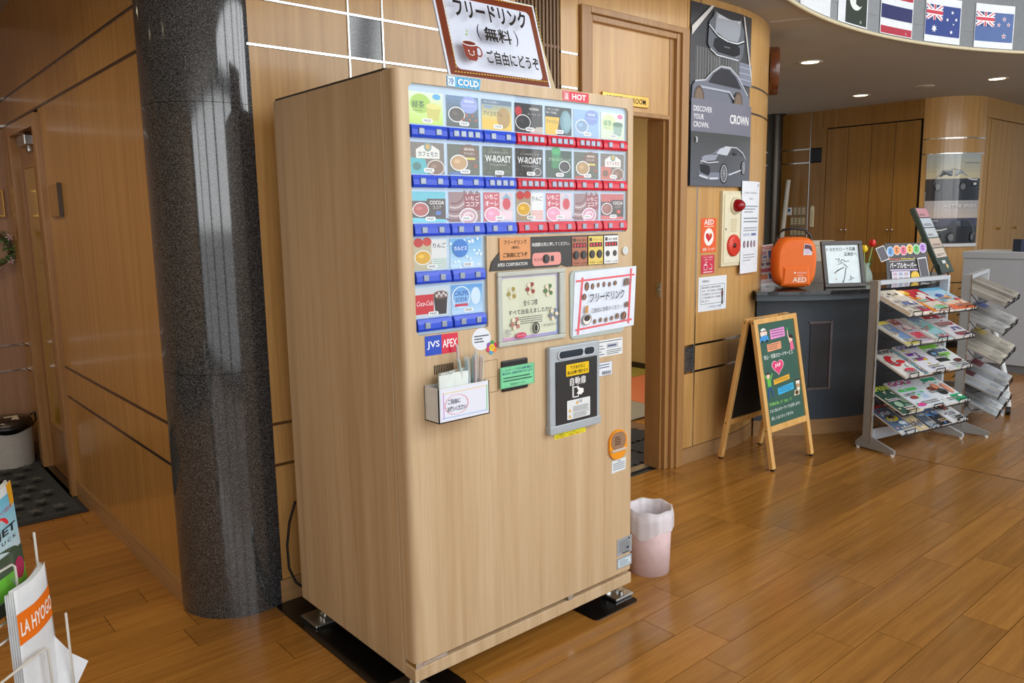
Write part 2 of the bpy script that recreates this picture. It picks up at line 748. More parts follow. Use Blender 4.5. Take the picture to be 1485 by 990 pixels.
# slatted ventilation panel between the sign and the doorway
vent = thing('slatted_vent', 'tall recessed vent of dark brown vertical slats behind the free drink signboard', 'vent', (1.2, YW, 0))
MB().box(0, 0.27, 0.05, 0.06, 0.1, ZC).build('backing', plain('vent_backing', (46, 34, 24), 0.8), vent)
SL = wood('slat_wood', (112, 84, 56), (140, 108, 74), 0.5, (30, 30, 2), 0.05)
for i in range(12):
    MB().box(0.006 + i * 0.0225, 0.018 + i * 0.0225, 0.0, 0.05, 0.1, ZC).build('slat', SL, vent)
for z in (0.9, 1.55, 2.2):
    MB().box(0, 0.27, 0.002, 0.03, z, z + 0.012).build('cross_bar', SL, vent)

# ------------------------------------------------------------------ corner column (polished granite)
colm = thing('granite_column', 'round polished dark grey granite column at the wall corner', 'column', (-0.105, 1.062, 0))
for za, zb in ((0.0, 0.9065), (0.908, 1.8285), (1.830, ZC)):
    MB().cyl((0, 0), 0.214, za, zb, 72).build('drum', GRAN, colm)

# ------------------------------------------------------------------ side wall running away beside the column
XL = -0.308
YF = 3.85
wall_left = struct(MB().box(XL + 0.011, XL + 0.1, 1.05, 2.78, 0, ZC).box(XL + 0.011, XL + 0.1, 3.47, YF, 0, ZC).box(XL + 0.011, XL + 0.1, 2.78, 3.47, 2.0, ZC).build('wall_left', DARKGAP), 'glossy veneer side wall receding from the column to a door')
LS = (0.549, 0.7066, 2.016, 2.162)
lrows = [(0.093, LS[0] - CS), (LS[0] + CS, LS[1] - CS), (LS[1] + CS, LS[2] - CS), (LS[2] + CS, LS[3] - CS), (LS[3] + CS, ZC)]
for (y0, y1) in ((1.05, 1.945), (1.948, 2.775), (3.475, YF)):
    for (c, d) in lrows:
        MB().box(XL, XL + 0.012, y0, y1, c, d).build('panel', WALLL, wall_left)
MB().box(XL, XL + 0.012, 2.775, 3.475, LS[2] + CS, LS[3] - CS).build('panel', WALLL, wall_left)
MB().box(XL, XL + 0.012, 2.775, 3.475, LS[3] + CS, ZC).build('panel', WALLL, wall_left)
DSTRIP = plain('bronze_strip', (92, 74, 56), 0.22, 0.9)
for z in LS:
    MB().box(XL - 0.003, XL + 0.011, 1.05, 2.775 if z < 1.9 else YF, z - CS, z + CS, bev=0.002).build('metal_strip', DSTRIP, wall_left)
struct(MB().box(XL - 0.006, XL + 0.012, 1.05, 2.78, 0, 0.09).box(XL - 0.006, XL + 0.012, 3.47, YF, 0, 0.09).build('baseboard_left', BASEB))

# door at the end of the side wall
d1 = group_empty('door_1')
MB().box(XL - 0.03, XL + 0.1, 2.74, 2.80, 0, 1.99, bev=0.003).box(XL - 0.03, XL + 0.1, 3.44, 3.52, 0, 1.99, bev=0.003).box(XL - 0.028, XL + 0.1, 2.80, 3.44, 1.93, 1.99).build('door_frame', FRAME, d1)
leaf = MB().box(XL + 0.02, XL + 0.06, 2.80, 3.44, 0.012, 1.93).build('door_leaf', wood('door_leaf_wood', (132, 86, 36), (164, 114, 56), 0.3, (26, 26, 0.9), 0.02, coat=0.3), d1)
MB().box(XL + 0.010, XL + 0.021, 3.04, 3.055, 0.30, 1.76).box(XL + 0.010, XL + 0.021, 3.31, 3.325, 0.30, 1.76).box(XL + 0.010, XL + 0.021, 3.055, 3.31, 0.29, 0.304).box(XL + 0.010, XL + 0.021, 3.055, 3.31, 1.748, 1.762).build('glazing_bead', FRAME, d1)
MB().box(XL + 0.014, XL + 0.0195, 3.055, 3.31, 0.304, 1.748).build('glass_pane', plain('amber_glass', (176, 138, 52), 0.1), d1)
MB().box(XL + 0.006, XL + 0.019, 2.85, 2.88, 0.86, 1.14, bev=0.004).build('door_handle', GOLD, d1)
MB().box(XL - 0.045, XL + 0.1, 2.735, 3.52, 0.0, 0.008).build('threshold', plain('door_sill_metal', (70, 56, 38), 0.3, 0.6), d1)
cl = thing('door_closer', 'small silver overhead door closer with folding arm on the side door', 'door closer', (XL + 0.02, 3.15, 1.885))
MB().box(-0.045, 0.025, -0.10, 0.09, -0.03, 0.03, bev=0.008).build('closer_body', STEEL, cl)
MB().cyl((0.0, 0.04), 0.016, -0.05, -0.028, 14).build('spindle', STEEL, cl)
MB().tube([(-0.01, -0.04, 0.03), (-0.03, 0.02, 0.045), (-0.04, 0.14, 0.05), (-0.02, 0.26, 0.052)], 0.007).build('arm', STEEL, cl)
sg = thing('wall_sign', 'small wooden door sign plate projecting beside the side door', 'sign', (XL, 2.60, 1.55))
MB().box(-0.012, 0.0, -0.16, 0.05, -0.075, 0.08, bev=0.002).build('plate', FRAME, sg)
MB().box(-0.018, -0.001, -0.175, -0.162, -0.078, 0.083).build('end_cap', plain('dull_dark_metal', (84, 74, 64), 0.5, 0.4), sg)

# wall closing the entrance hall on the far side of the viewer
struct(MB().box(-5.9, -5.8, -3.8, 3.9, 0, ZC).build('wall_entrance', WALLL))
struct(MB().box(-5.9, -3.5, YF, YF + 0.1, 0, ZC).build('wall_entrance_end', WALLL))
# far wall of the entrance recess
wall_far = struct(MB().box(-3.6, XL + 0.1, YF, YF + 0.1, 0, ZC).build('wall_far', wood('far_wall_veneer', (150, 112, 84), (176, 136, 106), 0.4, (26, 26, 0.9), 0.02), None), 'pinkish veneer wall at the end of the entrance recess')
for z in (0.549, 0.7066, 2.03, 2.19):
    MB().box(-3.6, XL, YF - 0.004, YF, z - CS, z + CS).build('chrome_strip', CHROME, wall_far)
struct(MB().box(-3.6, XL, YF - 0.008, YF, 0, 0.09).build('baseboard_far', BASEB))

# ------------------------------------------------------------------ doorway to the reception room
d2 = group_empty('door_2')
y0 = YW - 0.02
fr = MB()
fr.box(1.597, 1.66, y0, YW + 0.15, 0, 2.415, bev=0.004).box(1.66, 1.69, y0 + 0.018, YW + 0.15, 0, 2.385, bev=0.003)
fr.build('door_jamb', FRAME, d2)
fr = MB()
fr.box(2.365, 2.425, y0, YW + 0.15, 0, 2.415, bev=0.004).box(2.335, 2.365, y0 + 0.015, YW + 0.15, 0, 2.385, bev=0.003).box(2.30, 2.335, y0 + 0.035, YW + 0.15, 0, 2.36, bev=0.003).box(2.285, 2.30, y0 + 0.06, YW + 0.15, 0, 2.345)
fr.build('door_jamb', FRAME, d2)
MB().box(1.66, 2.365, y0, YW + 0.15, 2.385, 2.415, bev=0.003).box(1.69, 2.335, y0 + 0.018, YW + 0.15, 2.355, 2.385, bev=0.003).build('door_head', FRAME, d2)
MB().box(1.69, 2.30, YW + 0.02, YW + 0.06, 1.96, 2.356).build('transom_panel', WALL, d2)
MB().box(1.69, 2.30, YW + 0.012, YW + 0.07, 1.94, 1.962, bev=0.003).build('transom_rail', FRAME, d2)
MB().box(2.283, 2.29, YW + 0.045, YW + 0.075, 0.985, 1.07, bev=0.002).cyl((YW + 0.06, 1.03), 0.008, 2.272, 2.284, 10, 'x').build('strike_plate', STEEL, d2)
MB().box(1.60, 2.425, YW + 0.10, YW + 0.155, 0.0, 0.006).build('threshold', STEEL, d2)
wd = struct(MB().box(1.597, 2.425, YW + 0.002, YW + 0.1, 2.415, ZC).build('wall_doorhead', WALL))
# room name plate
npl = thing('name_plate', 'brass RECEPTION ROOM name plate on the transom above the doorway', 'name plate', (1.77, YW + 0.02, 1.985))
MB().box(0, 0.352, -0.012, 0, 0, 0.055, bev=0.002).build('plate', GOLD, npl)
a = Art(lambda u, v, h: (u, -0.012 - h, v))
a.text('RECEPTION ROOM', 0.176, 0.014, 0.027, (40, 30, 18), w=0.30, align='c', bold=0.01)
a.build('lettering', MATTE, npl)

# the reception room seen through the doorway
KH = plain('khaki_wall_paint', (178, 152, 104), 0.7, var=0.03, scale=3)
struct(MB().box(4.58, 4.66, 1.99, 4.2, 0, 2.6).build('wall_reception', KH))
struct(MB().box(4.568, 4.58, 2.02, 4.1, 0, 0.06).build('baseboard_reception', plain('dark_baseboard', (44, 34, 26), 0.5)))
struct(MB().box(0.6, 4.6, 4.1, 4.2, 0, 2.6).build('wall_reception_end', KH))
struct(MB().box(0.6, 0.7, 0.99, 4.1, 0, 2.6).build('wall_reception_side', KH))
struct(MB().box(0.6, 3.1, 1.0, 4.15, -0.02, -0.002).box(3.1, 3.6, 1.3, 4.15, -0.02, -0.002).box(3.6, 4.58, 1.75, 4.15, -0.02, -0.002).build('floor_reception', plain('brown_carpet', (128, 96, 70), 0.9, var=0.15, scale=120)))
struct(MB().box(0.6, 3.0, 0.99, 4.15, 2.5, 2.56).box(3.0, 4.58, 2.35, 4.15, 2.5, 2.56).build('ceiling_reception', CEIL))
rl = thing('added_fill_lamp', 'added square ceiling lamp brightening the reception room, unseen above its doorway', 'ceiling light', (2.9, 2.5, 2.5))
MB().box(-0.3, 0.3, -0.3, 0.3, -0.06, 0.0, bev=0.01).build('lamp_body', emit('fill_lamp_glow', (255, 240, 214), 34.0), rl)  # unseen glowing box, added to brighten the otherwise dark reception room
for nm, lab, x0, x1, ya, yb, c in (('green_mat', 'olive green play mat along the wall inside the reception room', 3.46, 4.56, 2.72, 3.9, (150, 138, 56)),
                                  ('orange_mat', 'terracotta orange play mat on the reception room floor', 3.46, 4.56, 1.72, 2.712, (206, 118, 78)),
                                  ('grey_mat', 'pale grey play mat nearest the doorway of the reception room', 2.30, 3.455, 1.72, 2.90, (150, 148, 138))):
    mb = MB().box(x0, x1, ya, yb, 0.0, 0.012, bev=0.003) if nm != 'orange_mat' else MB().prism([(3.46, 1.8), (4.05, 1.8), (4.42, 2.25), (4.555, 2.45), (4.555, 2.712), (3.46, 2.712)], 'z', 0.0, 0.012)
    tag(mb.build('play_mat', plain(nm, c, 0.75, var=0.04)), lab, 'mat', 'play mats in the reception room')
# interlocking dark mat just inside the doorway, with toothed edges
PZ = plain('charcoal_foam', (44, 46, 52), 0.85, var=0.3, scale=160, bump=0.6)
def puzzle(x0, x1, ya, yb, teeth=0.03):
    pts = []
    n = int((x1 - x0) / teeth / 2)
    for i in range(n):
        a = x0 + (x1 - x0) * i / n
        b = x0 + (x1 - x0) * (i + 0.5) / n
        c = x0 + (x1 - x0) * (i + 1) / n
        pts += [(a, ya), (a + 0.003, ya - 0.018), (b - 0.003, ya - 0.018), (b, ya)]
    m = int((yb - ya) / teeth / 2)
    for i in range(m):
        a = ya + (yb - ya) * i / m
        b = ya + (yb - ya) * (i + 0.5) / m
        pts += [(x1, a), (x1 + 0.018, a + 0.003), (x1 + 0.018, b - 0.003), (x1, b)]
    pts += [(x1, yb), (x0, yb)]
    return pts
for i, (x0, x1) in enumerate(((2.05, 2.42), (2.445, 2.835))):
    for j, (ya, yb) in enumerate(((1.05, 1.33), (1.355, 1.66))):
        o = MB().prism(puzzle(x0, x1, ya, yb), 'z', -0.002, 0.010).build('foam_tile', PZ)
        tag(o, ('charcoal foam floor tile with toothed edge, ' + ('front' if j == 0 else 'rear') + (' tile by the hidden jamb' if i == 0 else ' tile by the visible jamb') + ' of the doorway'), 'mat', 'foam tiles inside the doorway')

# ------------------------------------------------------------------ curved wall to the right of the doorway
SA, RA, AE = 2.813, 1.5, 0.75
def wpt(s, off=0.0):
    if s <= SA:
        return Vector((s, YW - off, 0))
    a = min((s - SA) / RA, AE)
    e = s - SA - RA * a
    return Vector((SA + (RA + off) * math.sin(a) + e * math.cos(a), YW + RA - (RA + off) * math.cos(a) + e * math.sin(a), 0))

def cbox(s0, s1, z0, z1, o0, o1, mb=None):
    mb = mb or MB()
    n = max(1, int((s1 - s0) / 0.03))
    ss = [s0 + (s1 - s0) * i / n for i in range(n + 1)]
    vs = []
    for s in ss:
        for off in (o1, o0):
            p = wpt(s, off)
            vs += [(p.x, p.y, z0), (p.x, p.y, z1)]
    fs = []
    for i in range(n):
        a, b = 4 * i, 4 * i + 4
        fs += [(a, b, b + 1, a + 1), (a + 2, a + 3, b + 3, b + 2), (a + 1, b + 1, b + 3, a + 3), (a, a + 2, b + 2, b)]
    fs += [(0, 1, 3, 2), (4 * n, 4 * n + 2, 4 * n + 3, 4 * n + 1)]
    mb.add(vs, fs, False)
    return mb

SE = SA + RA * AE + 1.06
wall_curved = struct(cbox(2.425, SE, 0, ZC, -0.1, -0.011).build('wall_curved', DARKGAP), 'curved veneer wall beside the reception room doorway')
for ri, (c, d) in enumerate(rows):
    if ri in (1, 3):
        cbox(2.427, 2.534, c, d, -0.012, 0).build('granite_inset', GRAN, wall_curved)
    else:
        cbox(2.427, 2.534, c, d, -0.012, 0).build('panel', WALL, wall_curved)
    for sa, sb in ((2.544, 3.72), (3.724, SE)):
        cbox(sa, sb, c, d, -0.012, 0).build('panel', WALL, wall_curved)
for z in (Z1, Z2, Z3, Z4):
    cbox(2.427, SE, z - CS, z + CS, -0.011, 0.003).build('chrome_strip', CHROME, wall_curved)
cbox(2.535, 2.543, 0.093, ZC, -0.011, 0.0045).build('chrome_strip', CHROME, wall_curved)
struct(cbox(2.425, SE, 0, 0.09, -0.012, 0.004).build('baseboard_curved', BASEB))

# ------------------------------------------------------------------ wall behind the service counter
XB = 7.63
wb = struct(MB().box(XB + 0.06, XB + 0.1, 1.73, 5.5, 0, ZC).build('wall_counter', DARKGAP), 'veneer wall with tall cupboards behind the service counter')
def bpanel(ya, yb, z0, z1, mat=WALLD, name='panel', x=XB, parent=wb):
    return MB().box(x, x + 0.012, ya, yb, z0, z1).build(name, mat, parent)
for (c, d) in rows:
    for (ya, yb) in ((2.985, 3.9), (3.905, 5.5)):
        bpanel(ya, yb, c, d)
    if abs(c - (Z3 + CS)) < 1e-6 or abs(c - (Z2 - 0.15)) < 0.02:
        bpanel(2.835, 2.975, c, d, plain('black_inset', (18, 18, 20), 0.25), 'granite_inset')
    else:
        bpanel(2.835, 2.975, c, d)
for z in (Z3, Z4):
    MB().box(XB - 0.003, XB + 0.011, 2.985, 5.5, z - CS, z + CS).build('chrome_strip', CHROME, wb)
MB().box(XB - 0.004, XB + 0.011, 2.976, 2.984, 0.09, ZC).build('chrome_strip', CHROME, wb)
bpanel(1.73, 2.83, 2.405, ZC)
# tall cupboard: four doors with knobs
cup = thing('tall_cupboard', 'tall four-door veneer cupboard built into the wall behind the counter', 'cupboard', (XB, 0, 0))
MB().box(0.03, 0.05, 1.74, 2.80, 0.05, 2.40).build('carcass', DARKGAP, cup)
MB().box(-0.004, 0.03, 2.785, 2.835, 0.0, 2.405).build('side_post', WALLD, cup)
edges = [2.781, 2.529, 2.268, 2.012, 1.752]
for i in range(4):
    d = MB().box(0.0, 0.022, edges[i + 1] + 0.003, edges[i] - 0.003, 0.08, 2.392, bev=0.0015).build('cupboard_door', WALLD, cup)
    ky = edges[i + 1] + 0.026 if i % 2 == 0 else edges[i] - 0.026
    MB().sphere((-0.022, ky, 1.255), 0.013, n=12, m=8).cyl((ky, 1.255), 0.006, -0.02, 0.0, 10, 'x').build('knob', CHROME, d)
# rounded corner and the wall turning right
RC = 0.45
YR = 1.28
def rc(a, off=0.0):
    return (XB + RC - (RC + off) * math.cos(a), YR + RC - (RC + off) * math.sin(a))
def rbox(a0, a1, z0, z1, o0, o1, name, mat, parent=None, n=20):
    mb = MB()
    vs = []
    for i in range(n + 1):
        a = a0 + (a1 - a0) * i / n
        for off in (o1, o0):
            p = rc(a, off)
            vs += [(p[0], p[1], z0), (p[0], p[1], z1)]
    fs = []
    for i in range(n):
        a, b = 4 * i, 4 * i + 4
        fs += [(a, b, b + 1, a + 1), (a + 2, a + 3, b + 3, b + 2), (a + 1, b + 1, b + 3, a + 3), (a, a + 2, b + 2, b)]
    fs += [(0, 1, 3, 2), (4 * n, 4 * n + 2, 4 * n + 3, 4 * n + 1)]
    return mb.add(vs, fs, False).build(name, mat, parent)
H2 = math.pi / 2
rcw = struct(rbox(0, H2, 0, ZC, -0.1, -0.011, 'wall_rounded', DARKGAP), 'rounded veneer corner of the wall behind the counter')
for (c, d) in rows:
    rbox(0.01, H2 - 0.01, c, d, -0.012, 0, 'panel', WALL, rcw)
for z in (Z3, Z4):
    rbox(0.01, H2 - 0.01, z - CS, z + CS, -0.011, 0.003, 'chrome_strip', CHROME, rcw)
wr = struct(MB().box(XB + RC, 11, YR + 0.03, YR + 0.1, 0, ZC).build('wall_right', WALLR), 'veneer wall of cupboards right of the rounded corner')
MB().box(XB + RC, 11, YR, YR + 0.03, 2.405, ZC).build('panel', WALLR, wr)
MB().box(XB + RC, 8.20, YR, YR + 0.03, 0, 2.40).build('panel', WALLR, wr)
cup2 = thing('tall_cupboard', 'tall pale veneer cupboard right of the rounded poster corner', 'cupboard', (0, YR, 0))
MB().box(8.20, 10.8, 0.02, 0.03, 0.05, 2.40).build('carcass', DARKGAP, cup2)
for i in range(4):
    a = 8.225 + i * 0.68
    d = MB().box(a, a + 0.674, 0.0, 0.02, 0.08, 2.395).build('cupboard_door', WALLR, cup2)
    kx = a + 0.40 if i % 2 == 0 else a + 0.25
    kx = {0: 8.62, 1: 9.155}.get(i, kx)
    MB().sphere((kx, -0.03, 1.25), 0.03, 0.014, 0.014, n=12, m=8).cyl((kx, 1.25), 0.008, -0.03, 0.0, 10, 'y').build('knob', GOLD, d)

# ------------------------------------------------------------------ ceilings, atrium drum
CX, CY, CR = 3.915, -3.485, 4.2
def arc_pt(deg, r=CR):
    a = math.radians(deg)
    return (CX + r * math.cos(a), CY + r * math.sin(a))
A0 = 0.0
outer = [(-6, -3.8), (11, -3.8), (11, 5.6), (-6, 5.6)]
hole = [arc_pt(A0 + (180 - 2 * A0) * i / 96) for i in range(97)]
hole = [(x, max(y, -3.66)) for x, y in hole]
vsl = [Vector((p[0], p[1], 0)) for p in outer + hole]
tr = tessellate_polygon([[Vector((p[0], p[1], 0)) for p in outer], [Vector((p[0], p[1], 0)) for p in hole]])
mb = MB()
mb.add([(p.x, p.y, ZC) for p in vsl], tr)
mb.add([(p.x, p.y, ZC + 0.12) for p in vsl], tr)
ceiling = struct(mb.build('ceiling', CEIL), 'low beige ceiling with round downlights')
struct(MB().box(-0.6, 8.4, -3.8, 1.0, 4.5, 4.6).build('ceiling_atrium', CEIL))
mb = MB()
n = 1500
vs = []
for i in range(n + 1):
    r = CR + (0.0 if i % 2 == 0 else 0.006)
    p = arc_pt(A0 + (180 - 2 * A0) * i / n, r)
    vs += [(p[0], p[1], ZC - 0.002), (p[0], p[1], 4.5)]
mb.add(vs, [(2 * i, 2 * i + 2, 2 * i + 3, 2 * i + 1) for i in range(n)])
fas = struct(mb.build('wall_atrium', plain('grey_ribbed_metal', (126, 130, 134), 0.45)), 'grey ribbed band around the round atrium opening')
struct(MB().tube([arc_pt(A0 + (180 - 2 * A0) * i / 120, CR - 0.008) + (ZC - 0.002,) for i in range(121)], 0.012, 6).build('trim_2', plain('cream_edge_trim', (214, 202, 168), 0.4)))
struct(MB().tube([(3.36, 0.945, ZC - 0.001), (3.50, 0.68, ZC - 0.001)], 0.006, 6).build('trim_3', CEIL))

# glass front behind the viewer (daylight side)
MULL = plain('window_frame_metal', (120, 116, 110), 0.4, 0.3)
wf = MB().box(-3.2, 11, -3.85, -3.7, 0, 0.14).box(-3.2, 11, -3.85, -3.7, 2.5, 2.72).box(-3.2, 11, -3.85, -3.7, 4.35, 4.6)
for i in range(10):
    x = -2.40 + i * 1.5
    wf.box(x - 0.05, x + 0.05, -3.8, -3.68, 0.1, 4.4)
struct(wf.build('window_1', MULL), 'glass shop front with slim grey mullions')
struct(MB().box(-3.2, 11, -3.84, -3.83, 0.14, 4.35).build('window_2', clear_sheet('shop_front_glass')))

# ------------------------------------------------------------------ downlights
DL = emit('warm_lamp_disc', (255, 240, 196), 5.0)
DLO = plain('unlit_lamp_disc', (196, 190, 176), 0.4)
RIM = plain('downlight_rim', (206, 198, 180), 0.4)
for (x, y, on, lab) in ((4.785, 1.456, 1, 'lit round downlight in the low ceiling, nearest the wall clock'), (6.84, 2.033, 1, 'lit round downlight above the four-door cupboard'),
                   (6.795, 1.407, 0, 'unlit round downlight near the rounded wall corner'), (6.91, 0.827, 1, 'lit round downlight below the blue star flags'), (4.4, 2.6, 1, 'lit round downlight hidden behind the curved wall')):
    if lab.endswith('curved wall'):
        continue
    t = thing('downlight', lab, 'ceiling light', (x, y, ZC), group='round downlights in the low ceiling')
    MB().lathe([(0.062, -0.001), (0.088, -0.008), (0.092, -0.002), (0.092, 0.0)], 28).build('rim', RIM, t)
    MB().lathe([(0.0, -0.002), (0.066, -0.002), (0.066, 0.0)], 28).build('lamp_disc', DL if on else DLO, t)
    if on:
        l = bpy.data.lights.new('downlight_bulb', 'SPOT')
        l.energy = 22
        l.color = (1.0, 0.86, 0.64)
        l.spot_size = math.radians(110)
        l.spot_blend = 0.6
        l.shadow_soft_size = 0.06
        o = bpy.data.objects.new('downlight_bulb', l)
        o.location = (0, 0, -0.02)
        o.parent = t
        COL.objects.link(o)

# warm downlights added unseen above the frame to brighten the entrance wall and floor
for (x, y, lab) in ((-1.15, 2.9, 'added warm downlight over the entrance mat'), (-1.15, 1.7, 'added warm downlight over the entrance floor beside the column'), (-1.35, 0.4, 'added warm downlight above the brochure rack'),
                    (-2.6, 2.3, 'added warm downlight deeper in the entrance hall'), (-2.8, 0.9, 'added warm downlight behind the brochure rack')):
    t = thing('downlight', lab, 'ceiling light', (x, y, ZC), group='added warm downlights over the entrance hall')
    MB().lathe([(0.062, -0.001), (0.088, -0.008), (0.092, -0.002), (0.092, 0.0)], 28).build('rim', RIM, t)
    MB().lathe([(0.0, -0.002), (0.066, -0.002), (0.066, 0.0)], 28).build('lamp_disc', DL, t)
    l = bpy.data.lights.new('downlight_bulb', 'SPOT')
    l.energy = 26
    l.color = (1.0, 0.84, 0.60)
    l.spot_size = math.radians(150)
    l.spot_blend = 0.8
    l.shadow_soft_size = 0.08
    o = bpy.data.objects.new('downlight_bulb', l)
    o.location = (0, 0, -0.02)
    o.parent = t
    COL.objects.link(o)
# ------------------------------------------------------------------ free drink vending machine
MW, MD, MH = 0.984, 0.747, 1.83
vm = thing('vending_machine', 'large light oak laminate cup drink vending machine with rows of drink cards', 'vending machine')
def FM(u, v, h):            # machine front: u to the right, v up, h towards the viewer
    return (u, -h, v)

def rounded(x0, z0, x1, z1, r, n=5):
    pts = []
    for cx, cz, a in ((x1 - r, z0 + r, -90), (x1 - r, z1 - r, 0), (x0 + r, z1 - r, 90), (x0 + r, z0 + r, 180)):
        for k in range(n + 1):
            t = math.radians(a + 90 * k / n)
            pts.append((cx + r * math.cos(t), cz + r * math.sin(t)))
    return pts

MB().box(0, MW, 0.064, MD, 0.058, MH, bev=0.004).build('cabinet_body', OAK, vm)
MB().box(0.004, MW - 0.004, 0.05, MD - 0.01, MH - 0.0005, MH + 0.006).build('top_cover', plain('dark_lid', (60, 54, 48), 0.5), vm)
MB().box(0.006, MW - 0.006, 0.056, 0.0655, 0.12, MH - 0.004).build('door_gasket', BLACK, vm)
# door with the recess for the display window cut out
r = 0.02
prof = [(0, 0.058), (0, r)]
for k in range(1, 7):
    a = math.radians(180 + 90 * k / 6)
    prof.append((r + r * math.cos(a), r + r * math.sin(a)))
for k in range(0, 7):
    a = math.radians(270 + 90 * k / 6)
    prof.append((MW - r + r * math.cos(a), r + r * math.sin(a)))
prof.append((MW, 0.058))
door = MB().prism(prof, 'z', 0.116, MH).build('door', OAK, vm)
disp = [(0.044 + 0.01, 1.104), (0.302, 1.104), (0.306, 1.108), (0.306, 1.378), (0.935, 1.378), (0.945, 1.388), (0.945, 1.784), (0.935, 1.796), (0.056, 1.796), (0.044, 1.784), (0.044, 1.114)]
cut = MB().prism(disp, 'y', -0.02, 0.013).build('cutter', OAK)
bo = door.modifiers.new('cut', 'BOOLEAN')
bo.object = cut
bo.operation = 'DIFFERENCE'
bo.solver = 'EXACT'
dg = bpy.context.evaluated_depsgraph_get()
dg.update()
nm = bpy.data.meshes.new_from_object(door.evaluated_get(dg))
door.modifiers.clear()
door.data = nm
bpy.data.objects.remove(cut)
MB().prism(disp, 'y', 0.0115, 0.0135).build('display_panel', plain('display_back_panel', (186, 208, 226), 0.4), vm)
# pane in front of the cards
MB().prism([((p[0] - 0.5) * 0.998 + 0.5, (p[1] - 1.45) * 0.998 + 1.45) for p in disp], 'y', 0.0018, 0.0026).build('display_pane', clear_sheet('display_acrylic', (0.98, 0.99, 1.0), 0.02, 1.32), vm)
# plinth
MB().box(0, MW, 0.004, 0.0635, 0.056, 0.098, bev=0.003).build('plinth', OAK, vm)
MB().box(0.004, 0.03, 0.004, 0.05, 0.098, 0.117).box(0.031, 0.12, 0.004, 0.02, 0.101, 0.112).build('door_hinge', CHROME, vm)
MB().box(0.645, 0.668, 0.002, 0.02, 0.098, 0.117).build('door_catch', STEEL, vm)

# drink cards and selection bars
BLUE = plain('blue_button_bar', (28, 72, 206), 0.25)
RED = plain('red_button_bar', (206, 26, 52), 0.25)
BTN = plain('silver_button', (150, 160, 176), 0.3, 0.3)
CARD_W, CARD_H = 0.116, 0.086
def cup_art(a, cx, cy, r, drink, rim=(240, 240, 240)):
    a.ell(cx, cy, r, r * 0.72, rim)
    a.ell(cx, cy, r * 0.9, r * 0.63, drink)
    a.ell(cx - r * 0.2, cy + r * 0.12, r * 0.35, r * 0.18, tuple(min(255, c + 28) for c in drink))

